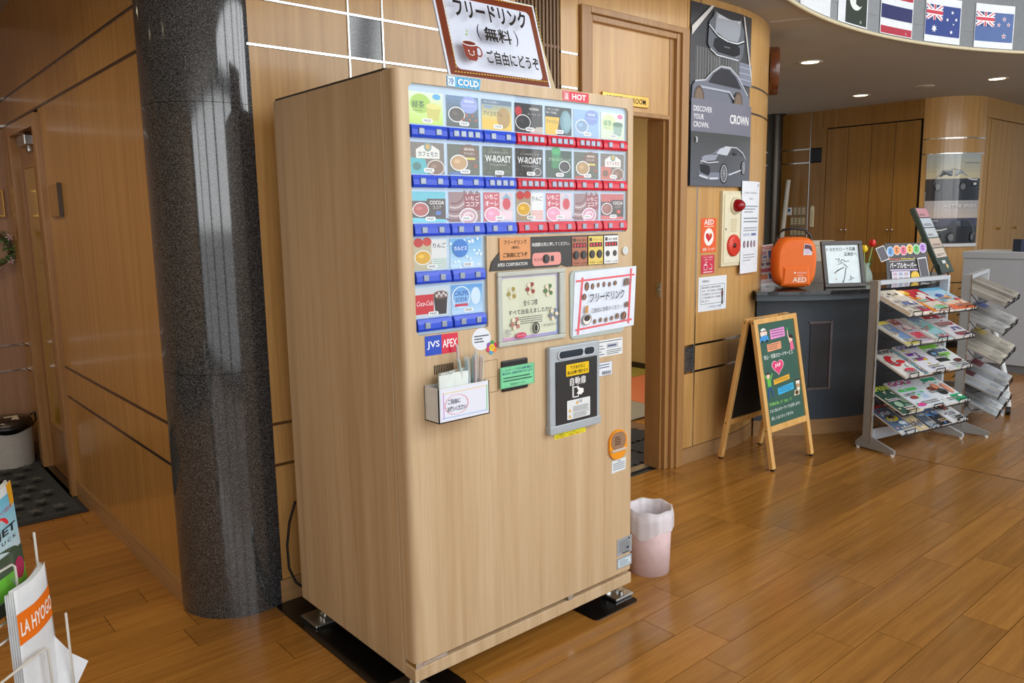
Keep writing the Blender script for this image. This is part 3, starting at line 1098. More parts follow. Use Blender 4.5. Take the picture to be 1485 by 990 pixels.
GEO = 'GEORGIA'
def card_art(a, kind):
    W, H = CARD_W, CARD_H
    if kind in ('tea', 'teahot'):
        pale = kind == 'teahot'
        a.grad(0, 0, W, H, (196, 226, 90) if not pale else (206, 228, 190), (226, 240, 214), 8)
        a.ell(0.04, 0.055, 0.034, 0.026, (170, 208, 70) if not pale else (214, 232, 170))
        a.poly([(0.064, 0.012), (0.1, 0.012), (0.11, 0.052), (0.058, 0.052)], (206, 200, 90) if not pale else (150, 176, 160))
        a.ell(0.084, 0.05, 0.026, 0.008, (226, 220, 120) if not pale else (96, 132, 110))
        a.ell(0.095, 0.076, 0.014, 0.008, (70, 170, 220) if not pale else (216, 120, 160))
        a.text('緑茶', 0.012, 0.042, 0.02, (52, 96, 40) if not pale else (110, 150, 120), bold=0.01)
        a.text('Green Tea', 0.014, 0.034, 0.005, (60, 100, 50))
    elif kind in ('geo_blue', 'geo_hotblue'):
        pale = kind == 'geo_hotblue'
        a.grad(0, 0, W, H, (60, 72, 58) if not pale else (150, 184, 214), (92, 130, 172) if not pale else (150, 184, 222), 8)
        a.ell(0.082, 0.064, 0.032, 0.024, (146, 160, 216) if not pale else (128, 150, 206))
        a.text(GEO, 0.082, 0.070, 0.007, (240, 240, 250), w=0.036, align='c', bold=0.02)
        a.text('スペシャルロースト', 0.082, 0.058, 0.0055, (250, 240, 250), w=0.046, align='c')
        cup_art(a, 0.036, 0.034, 0.03, (70, 60, 44) if not pale else (130, 160, 190))
        if not pale:
            for k in range(5):
                a.ell(0.06 + k * 0.011, 0.022 + (k % 2) * 0.012, 0.005, 0.004, (170, 80, 40))
    elif kind == 'icecafe':
        a.rect(0, 0, W, H, (232, 190, 50))
        a.grad(0, 0.03, W, H, (228, 200, 92), (126, 150, 170), 6)
        a.rect(0, 0.072, W, H, (86, 110, 134))
        a.text('一杯ごとに豆を挽いた', 0.006, 0.076, 0.006, (236, 240, 244), w=0.06)
        a.ell(0.084, 0.036, 0.026, 0.03, (176, 140, 70))
        a.text('アイスカフェ', 0.006, 0.040, 0.012, (60, 50, 30), w=0.072, bold=0.01)
        a.rect(0.01, 0.062, 0.04, 0.068, (120, 150, 190))
    elif kind == 'geo_black':
        a.rect(0, 0, W, H, (34, 28, 26))
        a.ell(0.016, 0.062, 0.014, 0.014, (196, 32, 40))
        a.text(GEO, 0.08, 0.068, 0.007, (230, 224, 216), w=0.04, align='c', bold=0.02)
        a.text('ヴィンテージ', 0.08, 0.052, 0.007, (226, 214, 200), w=0.052, align='c')
        cup_art(a, 0.034, 0.03, 0.032, (24, 18, 16), (226, 222, 216))
        a.poly([(0.06, 0.0), (0.116, 0.0), (0.116, 0.02), (0.09, 0.018)], (190, 176, 160))
    elif kind == 'american':
        a.rect(0, 0, W, H, (28, 34, 34))
        a.poly([(0, 0), (0.05, 0), (0.062, 0.054), (0, 0.054)], (228, 186, 40))
        a.text('一杯ごとに豆を', 0.004, 0.074, 0.007, (236, 232, 220), w=0.056)
        a.text('挽いて抽出', 0.004, 0.064, 0.007, (236, 232, 220), w=0.044)
        a.text('アメリカン', 0.004, 0.034, 0.011, (36, 30, 20), w=0.05, bold=0.01)
        a.ell(0.09, 0.042, 0.026, 0.036, (104, 146, 156))
        a.ell(0.094, 0.044, 0.018, 0.028, (130, 170, 176))
    elif kind in ('mocha', 'mochahot'):
        hot = kind == 'mochahot'
        a.rect(0, 0, W, H, (120, 108, 96))
        a.poly([(0, 0), (0.06, 0), (0.05, 0.04), (0, 0.044)], (70, 180, 186) if not hot else (196, 106, 86))
        a.poly([(0.02, 0.042), (0.1, 0.042), (0.1, 0.066), (0.076, 0.078), (0.044, 0.078), (0.02, 0.066)], (232, 228, 218))
        a.ell(0.06, 0.074, 0.013, 0.013, (126, 146, 140))
        a.ell(0.06, 0.074, 0.007, 0.007, (214, 170, 70))
        a.text('カフェモカ', 0.06, 0.048, 0.013, (40, 70, 80) if not hot else (150, 40, 40), w=0.066, align='c', bold=0.015)
        cup_art(a, 0.086, 0.018, 0.03, (128, 92, 66), (226, 216, 206))
        a.ell(0.022, 0.02, 0.014, 0.011, (70, 120, 116) if not hot else (120, 88, 60))
    elif kind in ('geo_olive', 'geo_olivehot'):
        a.rect(0, 0, W, H, (88, 92, 74))
        a.ell(0.078, 0.06, 0.036, 0.028, (112, 78, 58))
        a.text(GEO, 0.078, 0.070, 0.007, (236, 226, 206), w=0.038, align='c', bold=0.02)
        a.text('カフェオレ', 0.078, 0.058, 0.007, (240, 232, 216), w=0.04, align='c')
        a.rect(0.056, 0.044, 0.1, 0.05, (216, 206, 96))
        cup_art(a, 0.04, 0.034, 0.032, (190, 150, 98) if kind == 'geo_olive' else (176, 140, 84))
        a.ell(0.1, 0.026, 0.006, 0.005, (176, 70, 40))
        a.rect(0.004, 0.0, 0.05, 0.008, (70, 110, 170) if kind == 'geo_olive' else (190, 60, 50))
    elif kind in ('wroast', 'wroasthot'):
        hot = kind == 'wroasthot'
        a.rect(0, 0, W, H, (58, 66, 44) if not hot else (44, 38, 34))
        rd = random.Random(5)
        for k in range(26):
            a.ell(rd.uniform(0.004, 0.112), rd.uniform(0.004, 0.082), 0.006, 0.004, (86, 96, 56) if not hot else (76, 62, 50), 8)
        a.text('W-ROAST', 0.058, 0.040, 0.02, (238, 238, 232), w=0.1, align='c', bold=0.02)
        a.text('ブラジル&コロンビア', 0.058, 0.030, 0.006, (230, 226, 214), w=0.07, align='c')
        a.text('二つのロースト', 0.058, 0.066, 0.006, (220, 214, 190), w=0.08, align='c')
        cup_art(a, 0.09 if hot else 0.06, 0.004 if not hot else 0.016, 0.016, (60, 44, 30))
    elif kind == 'brazil':
        a.rect(0, 0, W, H, (36, 64, 44))
        a.rect(0.026, 0.03, 0.066, H, (40, 130, 70))
        a.ell(0.046, 0.084, 0.02, 0.012, (46, 170, 90))
        a.text('ブラジルブレンド', 0.01, 0.052, 0.011, (216, 236, 200), w=0.1, slant=0.15)
        cup_art(a, 0.084, 0.036, 0.026, (34, 24, 18))
    elif kind in ('cocoa', 'cocoahot'):
        hot = kind == 'cocoahot'
        a.rect(0, 0, W, H, (76, 52, 46))
        a.poly([(0, 0.06), (W, 0.06), (W, H), (0, H)], (96, 190, 206) if not hot else (196, 92, 88))
        a.poly([(0, 0.0), (W, 0.0), (W, 0.008), (0, 0.014)], (110, 206, 220) if not hot else (206, 96, 96))
        a.rect(0.052, 0.016, W, 0.066, (66, 46, 40))
        a.text('COCOA', 0.086, 0.05, 0.011, (240, 232, 226), w=0.05, align='c', bold=0.02)
        a.text('ココア', 0.086, 0.038, 0.008, (240, 220, 210), w=0.03, align='c')
        cup_art(a, 0.03, 0.036, 0.028, (176, 84, 76) if not hot else (150, 90, 76))
        a.ell(0.09, 0.026, 0.01, 0.006, (70, 110, 190) if not hot else (216, 76, 40))
    elif kind in ('berrycocoa', 'berrycocoahot'):
        a.rect(0, 0, W, H, (150, 116, 116))
        for k in range(5):
            a.ring(0.02, 0.09, 0.04 + k * 0.012, 0.04 + k * 0.012, 0.005, (206, 186, 186) if k % 2 else (120, 70, 72), 24, math.radians(250), math.radians(360))
        a.rect(0.056, 0.034, W, H - 0.006, (146, 52, 62))
        a.text('いちご', 0.086, 0.062, 0.013, (246, 232, 232), w=0.05, align='c', bold=0.015)
        a.text('ココア', 0.086, 0.044, 0.013, (246, 232, 232), w=0.05, align='c', bold=0.015)
        cup_art(a, 0.07, 0.016, 0.034, (196, 160, 166) if kind == 'berrycocoa' else (206, 150, 170))
        a.ring(0.07, 0.016, 0.02, 0.012, 0.004, (236, 216, 220))
    elif kind in ('berryau', 'berryauhot'):
        a.rect(0, 0, W, H, (196, 70, 84))
        a.rect(0.062, 0, W, H, (214, 196, 200))
        a.text('いちご', 0.006, 0.066, 0.015, (250, 236, 238), w=0.05, bold=0.02)
        a.text('オーレ', 0.006, 0.046, 0.015, (250, 236, 238), w=0.05, bold=0.02)
        a.poly([(0.07, 0.066), (0.09, 0.084), (0.11, 0.066)], (120, 170, 190) if kind == 'berryau' else (180, 190, 206))
        a.ell(0.09, 0.052, 0.016, 0.018, (206, 40, 56))
        cup_art(a, 0.034, 0.02, 0.032, (232, 150, 176))
        a.rect(0.066, 0.006, 0.112, 0.03, (240, 206, 212))
    elif kind in ('apple', 'applehot'):
        a.rect(0, 0, W, H, (226, 226, 222))
        a.rect(0.0, 0.0, 0.062, H, (172, 150, 120) if kind == 'applehot' else (196, 186, 150))
        a.ell(0.018, 0.078, 0.016, 0.013, (196, 50, 40))
        a.ell(0.048, 0.08, 0.015, 0.012, (206, 62, 46))
        cup_art(a, 0.032, 0.036, 0.029, (222, 170, 40))
        a.text('りんご', 0.09, 0.062, 0.014, (50, 44, 40), w=0.044, align='c', bold=0.01)
        for k in range(5):
            a.rect(0.066, 0.004 + k * 0.006, 0.114, 0.007 + k * 0.006, (226, 130, 118) if kind == 'applehot' else (180, 206, 190))
    elif kind == 'calpis':
        a.grad(0, 0, W, H, (206, 230, 244), (116, 180, 226), 8)
        rd = random.Random(3)
        for k in range(30):
            a.ell(rd.uniform(0, W), rd.uniform(0, H), 0.004, 0.004, (236, 246, 252), 8)
        a.ell(0.036, 0.058, 0.028, 0.026, (58, 124, 204))
        a.text('カルピス', 0.036, 0.052, 0.012, (245, 250, 255), w=0.048, align='c', bold=0.02)
    elif kind == 'cola':
        a.rect(0, 0, W, H, (206, 214, 218))
        a.rect(0, 0.01, 0.064, 0.066, (206, 28, 38))
        a.text('Coca-Cola', 0.032, 0.034, 0.014, (250, 246, 244), w=0.056, align='c', slant=0.3)
        a.poly([(0.07, 0.006), (0.108, 0.006), (0.114, 0.06), (0.064, 0.06)], (52, 34, 30))
        a.ell(0.089, 0.062, 0.026, 0.012, (120, 90, 80))
        for k in range(5):
            a.rect(0.072 + k * 0.008, 0.056 + (k % 2) * 0.006, 0.079 + k * 0.008, 0.064 + (k % 2) * 0.006, (214, 206, 200))
    elif kind == 'calpissoda':
        a.grad(0, 0, W, H, (196, 224, 242), (90, 158, 220), 8)
        a.ring(0.036, 0.05, 0.034, 0.032, 0.003, (236, 244, 252))
        a.text('CALPIS', 0.036, 0.054, 0.014, (40, 90, 180), w=0.052, align='c', bold=0.02)
        a.text('SODA', 0.036, 0.036, 0.013, (40, 90, 180), w=0.044, align='c', bold=0.02)
        a.rect(0.012, 0.022, 0.06, 0.03, (206, 50, 80))
        a.ell(0.09, 0.05, 0.018, 0.026, (214, 234, 248))
    # price badge
    a.poly([(p[0], p[1]) for p in rounded(0.044, 0.004, 0.080, 0.016, 0.0058, 4)], (244, 244, 240))
    a.text('FREE', 0.062, 0.0068, 0.0064, (70, 70, 70), w=0.024, align='c', bold=0.01)

grid = [['tea', 'geo_blue', 'icecafe', 'geo_black', 'american', 'geo_hotblue', 'teahot'],
        ['mocha', 'geo_olive', 'wroast', 'wroasthot', 'brazil', 'geo_olivehot', 'mochahot'],
        ['cocoa', 'berrycocoa', 'berryau', 'applehot', 'berryauhot', 'berrycocoahot', 'cocoahot'],
        ['apple', 'calpis'], ['cola', 'calpissoda']]
four = {(0, 1), (0, 3), (0, 4), (0, 5), (1, 2), (1, 3), (1, 4)}
cardmesh = MB().box(0, CARD_W, 0, 0.002, 0, CARD_H)
bar_prof = [(0.0115, 0), (-0.003, 0.001), (-0.0065, 0.008), (-0.0055, 0.022), (-0.001, 0.034), (0.0115, 0.036)]
for ri, row in enumerate(grid):
    for ci, kind in enumerate(row):
        x = 0.0485 + 0.1282 * ci
        zc = (1.690, 1.5555, 1.421, 1.287, 1.152)[ri]
        cp = MB(Matrix.Translation((x, 0.0095, zc))).box(0, CARD_W, 0, 0.002, 0, CARD_H).build('drink_card', PAPER, vm)
        a = Art(lambda u, v, h, x=x, zc=zc: (x + u, 0.0095 - h, zc + v), 0.0001)
        a.STEP = 0.00008
        card_art(a, kind)
        a.build('card_print', PRINT, cp)
        hot = ci >= 3
        zb = zc - 0.0385
        br = MB(Matrix.Translation((x, 0, zb))).prism(bar_prof, 'x', -0.001, 0.1185).build('selection_bar', RED if hot else BLUE, vm)
        nb = 4 if (ri, ci) in four else 2
        for k in range(nb):
            cx = (0.03 + 0.058 * k) if nb == 2 else (0.021 + 0.0255 * k)
            MB(Matrix.Translation((x + cx, 0, zb))).box(-0.009, 0.009, -0.0095, -0.004, 0.009, 0.026, bev=0.0015).build('select_button', BTN, br)

# COLD / HOT flags above the window
a = Art(FM)
a.rect(0.173, 1.797, 0.292, 1.827, (74, 166, 216))
for k in range(7):
    a.poly([(0.20 + k * 0.014, 1.797), (0.206 + k * 0.014, 1.797), (0.211 + k * 0.014, 1.827), (0.205 + k * 0.014, 1.827)], (96, 182, 226))
a.rect(0.175, 1.799, 0.201, 1.825, (222, 236, 244))
a.text('冷', 0.188, 1.802, 0.02, (40, 110, 180), align='c', bold=0.02)
a.text('COLD', 0.248, 1.803, 0.018, (250, 252, 252), w=0.076, align='c', bold=0.03)
a.build('cold_sign', GPRINT, vm, 'blue COLD strip')
a = Art(FM)
a.rect(0.628, 1.797, 0.748, 1.827, (214, 40, 66))
a.rect(0.631, 1.799, 0.657, 1.825, (226, 150, 160))
a.rect(0.633, 1.801, 0.655, 1.823, (206, 60, 80))
a.text('温', 0.644, 1.802, 0.019, (250, 232, 234), align='c', bold=0.01)
a.text('HOT', 0.702, 1.803, 0.018, (252, 250, 250), w=0.064, align='c', bold=0.03)
a.build('hot_sign', GPRINT, vm, 'red HOT strip')

# control strip under the window
mb = MB().prism([(0.313, 1.272), (0.475, 1.272), (0.6, 1.272), (0.615, 1.278), (0.64, 1.270), (0.890, 1.270), (0.890, 1.371), (0.48, 1.371), (0.44, 1.362), (0.36, 1.335), (0.322, 1.30)], 'y', -0.004, 0.0)
mb.build('control_strip', plain('charcoal_strip', (54, 52, 50), 0.35), vm)
mb = MB().prism(rounded(0.352, 1.303, 0.478, 1.371, 0.002), 'y', -0.0052, -0.003)
ol = mb.build('orange_label', plain('orange_card', (216, 150, 96), 0.5), vm)
a = Art(lambda u, v, h: (u, -0.0052 - h, v))
a.text('フリードリンク', 0.415, 1.350, 0.014, (40, 30, 24), w=0.092, align='c', bold=0.01)
a.text('(無料)', 0.415, 1.335, 0.010, (40, 30, 24), w=0.03, align='c')
a.text('ご自由にどうぞ', 0.415, 1.311, 0.015, (30, 24, 20), w=0.098, align='c', bold=0.015)
a.build('lettering', MATTE, ol)
a = Art(lambda u, v, h: (u, -0.004 - h, v))
a.text('APEX CORPORATION', 0.404, 1.284, 0.0105, (236, 236, 232), w=0.122, align='c', bold=0.01)
a.text('味調節は先に押してください。', 0.486, 1.340, 0.0125, (240, 240, 236), w=0.166, bold=0.008)
a.poly(rounded(0.486, 1.279, 0.612, 1.320, 0.012), (226, 150, 140))
a.text('ぬるめ', 0.494, 1.294, 0.010, (110, 40, 40), w=0.034)
a.rect(0.566, 1.291, 0.58, 1.309, (50, 46, 46))
for x0, c, t in ((0.663, (170, 104, 72), '粉末の濃さ'), (0.738, (222, 196, 92), 'クリーム'), (0.813, (226, 228, 226), '砂糖')):
    a.rect(x0, 1.2715, x0 + 0.072, 1.3665, c)
    a.text(t, x0 + 0.044, 1.350, 0.009, (40, 30, 24), w=0.046, align='c')
    a.rect(x0 + 0.005, 1.350, x0 + 0.017, 1.361, (60, 40, 30))
    a.rect(x0 + 0.005, 1.3305, x0 + 0.067, 1.3455, (44, 40, 40))
    for k in range(4):
        a.rect(x0 + 0.009 + k * 0.014, 1.333, x0 + 0.018 + k * 0.014, 1.343, (206, 50, 56))
    a.text('うすめ', x0 + 0.018, 1.276, 0.006, (50, 36, 30), w=0.026, align='c')
    a.text('こいめ', x0 + 0.054, 1.276, 0.006, (50, 36, 30), w=0.026, align='c')
a.build('control_print', GPRINT, vm)
for x in (0.681, 0.717, 0.756, 0.792, 0.831, 0.867, 0.545):
    z = 1.306 if x > 0.6 else 1.300
    MB(Matrix.Translation((x, -0.004, z))).cyl((0, 0), 0.0145, -0.004, 0.0, 20, 'y').cyl((0, 0), 0.0105, -0.0065, -0.003, 20, 'y').build('round_button', plain('dark_button', (64, 60, 58), 0.3), vm)
MB().cyl((0.928, 1.312), 0.014, -0.006, 0.0, 20, 'y').box(0.926, 0.930, -0.0085, -0.005, 1.302, 1.322).build('door_lock', CHROME, vm)

# framed notice window
fr = MB()
fx0, fx1, fz0, fz1 = 0.338, 0.626, 1.037, 1.268
fr.box(fx0, fx1, -0.012, 0, fz1 - 0.015, fz1, bev=0.003).box(fx0, fx1, -0.012, 0, fz0, fz0 + 0.015, bev=0.003).box(fx0, fx0 + 0.015, -0.012, 0, fz0 + 0.015, fz1 - 0.015, bev=0.003).box(fx1 - 0.026, fx1, -0.012, 0, fz0 + 0.015, fz1 - 0.015, bev=0.003).box(fx0 + 0.015, fx1 - 0.026, -0.001, 0.0, fz0 + 0.015, fz1 - 0.015)
nf = fr.build('notice_frame', plain('grey_green_frame', (186, 190, 180), 0.35), vm)
a = Art(lambda u, v, h: (u, -0.001 - h, v))
a.grad(0.354, 1.053, 0.599, 1.252, (150, 172, 214), (206, 190, 226), 8)
a.poly(rounded(0.361, 1.060, 0.592, 1.246, 0.01), (228, 228, 206))
a.grad(0.361, 1.053, 0.599, 1.062, (226, 160, 206), (150, 160, 220), 6, True)
a.text('全６コ様', 0.478, 1.156, 0.019, (46, 40, 36), w=0.062, align='c', bold=0.005)
a.text('すべて出会えましたか??', 0.478, 1.131, 0.016, (46, 40, 36), w=0.184, align='c', bold=0.008)
a.dashes(0.41, 1.098, 0.53, 1.124, 4, (110, 106, 96), 0.4, 4)
for (x, z, c) in ((0.40, 1.20, (170, 150, 60)), (0.478, 1.21, (150, 60, 50)), (0.555, 1.20, (84, 120, 70)), (0.41, 1.105, (180, 120, 110)), (0.575, 1.12, (120, 130, 150))):
    for k in range(6):
        a.ell(x + 0.013 * math.cos(k * 1.1), z + 0.014 * math.sin(k * 1.1), 0.008, 0.007, c if k % 2 else (226, 214, 190), 10)
a.ring(0.495, 1.083, 0.016, 0.018, 0.004, (34, 34, 34))
a.ell(0.495, 1.083, 0.006, 0.012, (40, 40, 40), 10)
a.text('キミはみたっ？', 0.558, 1.084, 0.009, (50, 46, 40), w=0.062, align='c')
a.ell(0.43, 1.066, 0.022, 0.009, (206, 60, 96))
a.text('リサイクル', 0.43, 1.063, 0.006, (250, 236, 240), w=0.034, align='c')
a.dashes(0.366, 1.066, 0.39, 1.09, 5, (130, 120, 140), 0.4, 8)
a.build('notice_print', PRINT, nf)
MB().box(0.353, 0.600, -0.0045, -0.0038, 1.052, 1.253).build('notice_pane', clear_sheet('notice_acrylic', (0.97, 0.98, 0.97), 0.03), nf)

# document holder with the free drink sheet
MB().prism(rounded(0.654, 1.026, 0.925, 1.256, 0.02), 'y', -0.005, 0.0).build('sheet_holder', plain('pale_green_plastic', (176, 186, 180), 0.3), vm)

# dispensing hatch
hx0, hx1, hz0, hz1 = 0.543, 0.782, 0.724, 1.013
h = MB().box(hx0, hx1, -0.02, 0, hz0, hz1, bev=0.005).box(hx0 - 0.003, hx1 + 0.003, -0.024, 0, hz0 - 0.004, hz0 + 0.026, bev=0.004).build('dispensing_hatch', plain('hatch_grey', (170, 178, 184), 0.3), vm)
MB().prism(rounded(0.577, 0.968, 0.754, 1.000, 0.015), 'y', -0.024, -0.019).build('hatch_handle', plain('hatch_handle_grey', (188, 194, 200), 0.3), h)
MB().prism(rounded(0.584, 0.9725, 0.694, 0.9955, 0.010), 'y', -0.0255, -0.0235).prism(rounded(0.702, 0.9725, 0.748, 0.9955, 0.010), 'y', -0.0255, -0.0235).build('handle_window', plain('smoked_window', (34, 44, 56), 0.12), h)
MB().box(0.568, 0.765, -0.0225, -0.0195, 0.745, 0.962).build('hatch_door', plain('hatch_black', (46, 46, 48), 0.25), h)
a = Art(lambda u, v, h: (u, -0.0225 - h, v))
a.poly(rounded(0.615, 0.908, 0.724, 0.948, 0.003), (236, 196, 26))
a.text('できあがると', 0.6695, 0.930, 0.0125, (40, 34, 20), w=0.072, align='c', bold=0.01)
a.text('扉は自動で開きます', 0.6695, 0.913, 0.0125, (40, 34, 20), w=0.098, align='c', bold=0.01)
a.text('自動扉', 0.670, 0.874, 0.028, (240, 240, 238), w=0.076, align='c', bold=0.012)
a.frame(0.648, 0.834, 0.672, 0.868, 0.004, (236, 236, 234))
a.poly([(0.642, 0.832), (0.648, 0.838), (0.648, 0.872), (0.642, 0.876)], (210, 210, 208))
a.poly([(0.662, 0.845), (0.684, 0.838), (0.696, 0.846), (0.696, 0.858), (0.680, 0.862), (0.668, 0.868), (0.664, 0.862), (0.676, 0.854)], (244, 244, 242))
a.poly(rounded(0.617, 0.760, 0.728, 0.826, 0.004), (226, 230, 232))
a.text('注意', 0.678, 0.812, 0.010, (40, 40, 40), align='c')
for zz in (0.809, 0.786, 0.766):
    xx = 0.658 if zz > 0.8 else 0.624
    a.poly([(xx, zz), (xx + 0.012, zz), (xx + 0.006, zz + 0.012)], (226, 170, 30))
a.dashes(0.644, 0.784, 0.722, 0.804, 4, (110, 112, 114), 0.4, 2)
a.dashes(0.644, 0.763, 0.722, 0.782, 4, (110, 112, 114), 0.4, 3)
a.build('hatch_print', GPRINT, h)
# stickers
a = Art(FM)
a.poly(rounded(0.582, 0.695, 0.730, 0.7125, 0.002), (236, 230, 36))
a.text('この機械は、サービス用', 0.588, 0.7045, 0.006, (60, 56, 20), w=0.09)
a.text('無料の機械です。故障時はご連絡下さい', 0.588, 0.6965, 0.006, (190, 40, 30), w=0.132)
a.build('yellow_sticker', GPRINT, vm)
a = Art(FM)
a.rect(0.0705, 1.0425, 0.1290, 1.100, (22, 70, 190))
a.rect(0.1290, 1.0425, 0.1885, 1.100, (214, 34, 64))
a.text('JVS', 0.100, 1.060, 0.024, (246, 248, 250), w=0.044, align='c', bold=0.012)
a.text('APEX', 0.1588, 1.060, 0.024, (250, 246, 248), w=0.052, align='c', bold=0.012)
a.build('brand_sticker', GPRINT, vm, 'blue and red JVS APEX sticker')
a = Art(FM)
a.ell(0.277, 1.070, 0.0365, 0.034, (226, 232, 240))
a.poly([(0.298, 1.046), (0.308, 1.036), (0.306, 1.056)], (226, 232, 240))
a.dashes(0.250, 1.058, 0.306, 1.084, 3, (70, 78, 90), 0.45, 12, 0.05, 0.14)
for k in range(6):
    t = k * math.pi / 3 + 0.4
    a.ell(0.316 + 0.013 * math.cos(t), 1.040 + 0.013 * math.sin(t), 0.009, 0.009, [(214, 40, 90), (60, 150, 70), (140, 80, 170), (214, 40, 90), (70, 160, 200), (236, 130, 40)][k], 12)
a.ell(0.316, 1.040, 0.011, 0.011, (240, 206, 40), 16)
a.ell(0.312, 1.043, 0.0016, 0.0026, (70, 50, 20), 8).ell(0.320, 1.043, 0.0016, 0.0026, (70, 50, 20), 8)
a.ring(0.316, 1.040, 0.006, 0.005, 0.0012, (90, 60, 20), 10, math.radians(200), math.radians(340))
a.build('bubble_sticker', GPRINT, vm, 'speech bubble sticker with a flower')
a = Art(FM)
a.rect(0.788, 0.947, 0.921, 1.006, (228, 232, 234))
a.dashes(0.792, 0.996, 0.917, 1.003, 1, (90, 90, 96), 0.5, 3)
a.dashes(0.792, 0.951, 0.825, 0.99, 4, (90, 90, 96), 0.3, 5)
a.rect(0.838, 0.974, 0.898, 0.992, (196, 200, 206))
a.dashes(0.842, 0.977, 0.894, 0.989, 1, (80, 90, 130), 0.6, 6, 0.06, 0.1)
a.dashes(0.838, 0.951, 0.914, 0.97, 3, (90, 90, 96), 0.35, 7)
a.frame(0.794, 0.880, 0.864, 0.927, 0.001, (120, 140, 180))
a.rect(0.7945, 0.8805, 0.8635, 0.9265, (226, 232, 240))
a.dashes(0.798, 0.905, 0.85, 0.923, 2, (70, 80, 120), 0.4, 8)
for k in range(14):
    a.rect(0.812 + k * 0.0032, 0.884, 0.812 + k * 0.0032 + (0.0012 if k % 3 else 0.002), 0.896, (60, 66, 90))
a.build('service_stickers', GPRINT, vm)
a = Art(FM)
a.poly([(0.865, 0.512), (0.941, 0.514), (0.944, 0.560), (0.868, 0.558)], (222, 230, 234))
a.dashes(0.874, 0.520, 0.936, 0.548, 4, (110, 120, 130), 0.4, 14)
a.text('ご案内', 0.905, 0.549, 0.007, (60, 80, 110), align='c')
a.build('instruction_sticker', GPRINT, vm)
# metal rating plates
for z0, z1, s in ((0.186, 0.251, 1), (0.135, 0.177, 2)):
    pl = MB().box(0.897, 0.979, -0.0015, 0, z0, z1).build('rating_plate', plain('dull_aluminium', (168, 174, 180), 0.4, 0.3), vm)
    a = Art(lambda u, v, h: (u, -0.0015 - h, v), 0.0002)
    if s == 1:
        a.dashes(0.908, 0.197, 0.966, 0.243, 8, (86, 92, 100), 0.35, 21)
        a.ell(0.955, 0.208, 0.008, 0.0045, (40, 44, 54))
        a.rect(0.925, 0.190, 0.965, 0.194, (30, 32, 36))
        a.rect(0.958, 0.239, 0.966, 0.246, (40, 44, 54))
    else:
        a.rect(0.903, 0.140, 0.973, 0.170, (206, 224, 232))
        a.dashes(0.910, 0.143, 0.968, 0.167, 4, (80, 100, 120), 0.4, 22)
    for x in (0.9005, 0.9755):
        a.ell(x, (z0 + z1) / 2, 0.002, 0.002, (210, 212, 214), 10)
    a.build('plate_print', PRINT, pl)
# coin return flap
def stadium(x0, x1, z0, z1, r, n=8):
    return rounded(x0, z0, x1, z1, r, n)
cr = MB().prism(stadium(0.847, 0.941, 0.563, 0.672, 0.044), 'y', -0.008, 0.0).build('coin_return', plain('orange_plastic', (236, 150, 20), 0.3), vm)
MB().prism(stadium(0.856, 0.932, 0.600, 0.664, 0.028), 'y', -0.0095, -0.007).build('flap', plain('brown_clear_flap', (150, 118, 92), 0.12), cr)
MB().box(0.856, 0.932, -0.012, -0.008, 0.592, 0.602, bev=0.002).build('flap_lip', plain('pale_lip', (196, 186, 172), 0.25), cr)
a = Art(lambda u, v, h: (u, -0.0095 - h, v))
a.dashes(0.872, 0.616, 0.904, 0.650, 4, (92, 64, 44), 0.5, 5, 0.1, 0.3)
a.build('flap_print', GPRINT, cr)
# small service cover and cup slot card holder
a = Art(FM)
a.line([(0.278, 0.948), (0.338, 0.948), (0.338, 0.955)], 0.0008, (120, 92, 60))
a.line([(0.26, 1.0), (0.338, 1.0), (0.338, 0.90), (0.30, 0.90)], 0.0012, (96, 74, 50))
a.build('service_cover_joint', MATTE, vm)
MB().box(0.352, 0.46, -0.008, 0, 0.968, 0.992, bev=0.004).box(0.352, 0.46, -0.008, 0, 0.894, 0.912, bev=0.004).box(0.356, 0.456, -0.004, 0, 0.90, 0.985).build('card_clip', BLACK, vm)
mb = MB()
for k in range(12):
    mb.box(0.10 + k * 0.006, 0.103 + k * 0.006, -0.0012, 0, 0.985, 1.012)
vs_ = mb.build('vent_slots', DARKGAP, vm)
# levelling feet
for i, (x, y) in enumerate(((0.045, 0.075), (0.045, 0.66), (0.925, 0.075), (0.925, 0.66))):
    ft = MB().cyl((x, y), 0.011, 0.018, 0.058, 14).cyl((x, y), 0.022, 0.014, 0.026, 6).build('levelling_foot', CHROME, vm)
    MB().cyl((x, y - 0.004), 0.028, 0.046, 0.058, 20).build('lock_nut', WHITE, ft)
    w = 0.05
    sx = -0.025 if x < 0.5 else 0.02
    MB().box(x - 0.05 + sx, x + 0.05 + sx, y - 0.075, y + 0.045, 0.004, 0.0165, bev=0.004).build('anchor_plate', STEEL, ft)
    for yy in (-0.05, -0.028):
        MB().cyl((x + sx * 1.2, y + yy), 0.009, 0.016, 0.025, 6).build('bolt', STEEL, ft)
for lab, x0, x1, ya, yb in (('long black steel base plate under the blank side of the vending machine', -0.06, 0.17, -0.035, 0.856), ('black steel base plate under the vending machine foot nearest the pink waste basket', 0.745, 0.978, -0.04, 0.80)):
    tag(MB().prism(rounded(x0, ya, x1, yb, 0.02), 'z', 0.0, 0.0045).build('base_plate', BLACKG), lab, 'base plate', 'black plates under the vending machine')
# power cable
cb = MB().tube([(-0.006 + 0.012, 0.77, 0.42), (-0.012, 0.79, 0.34), (-0.022, 0.80, 0.25), (-0.02, 0.80, 0.16), (0.0, 0.79, 0.10), (0.03, 0.78, 0.07)], 0.005, 8).build('power_cable', BLACK, vm)

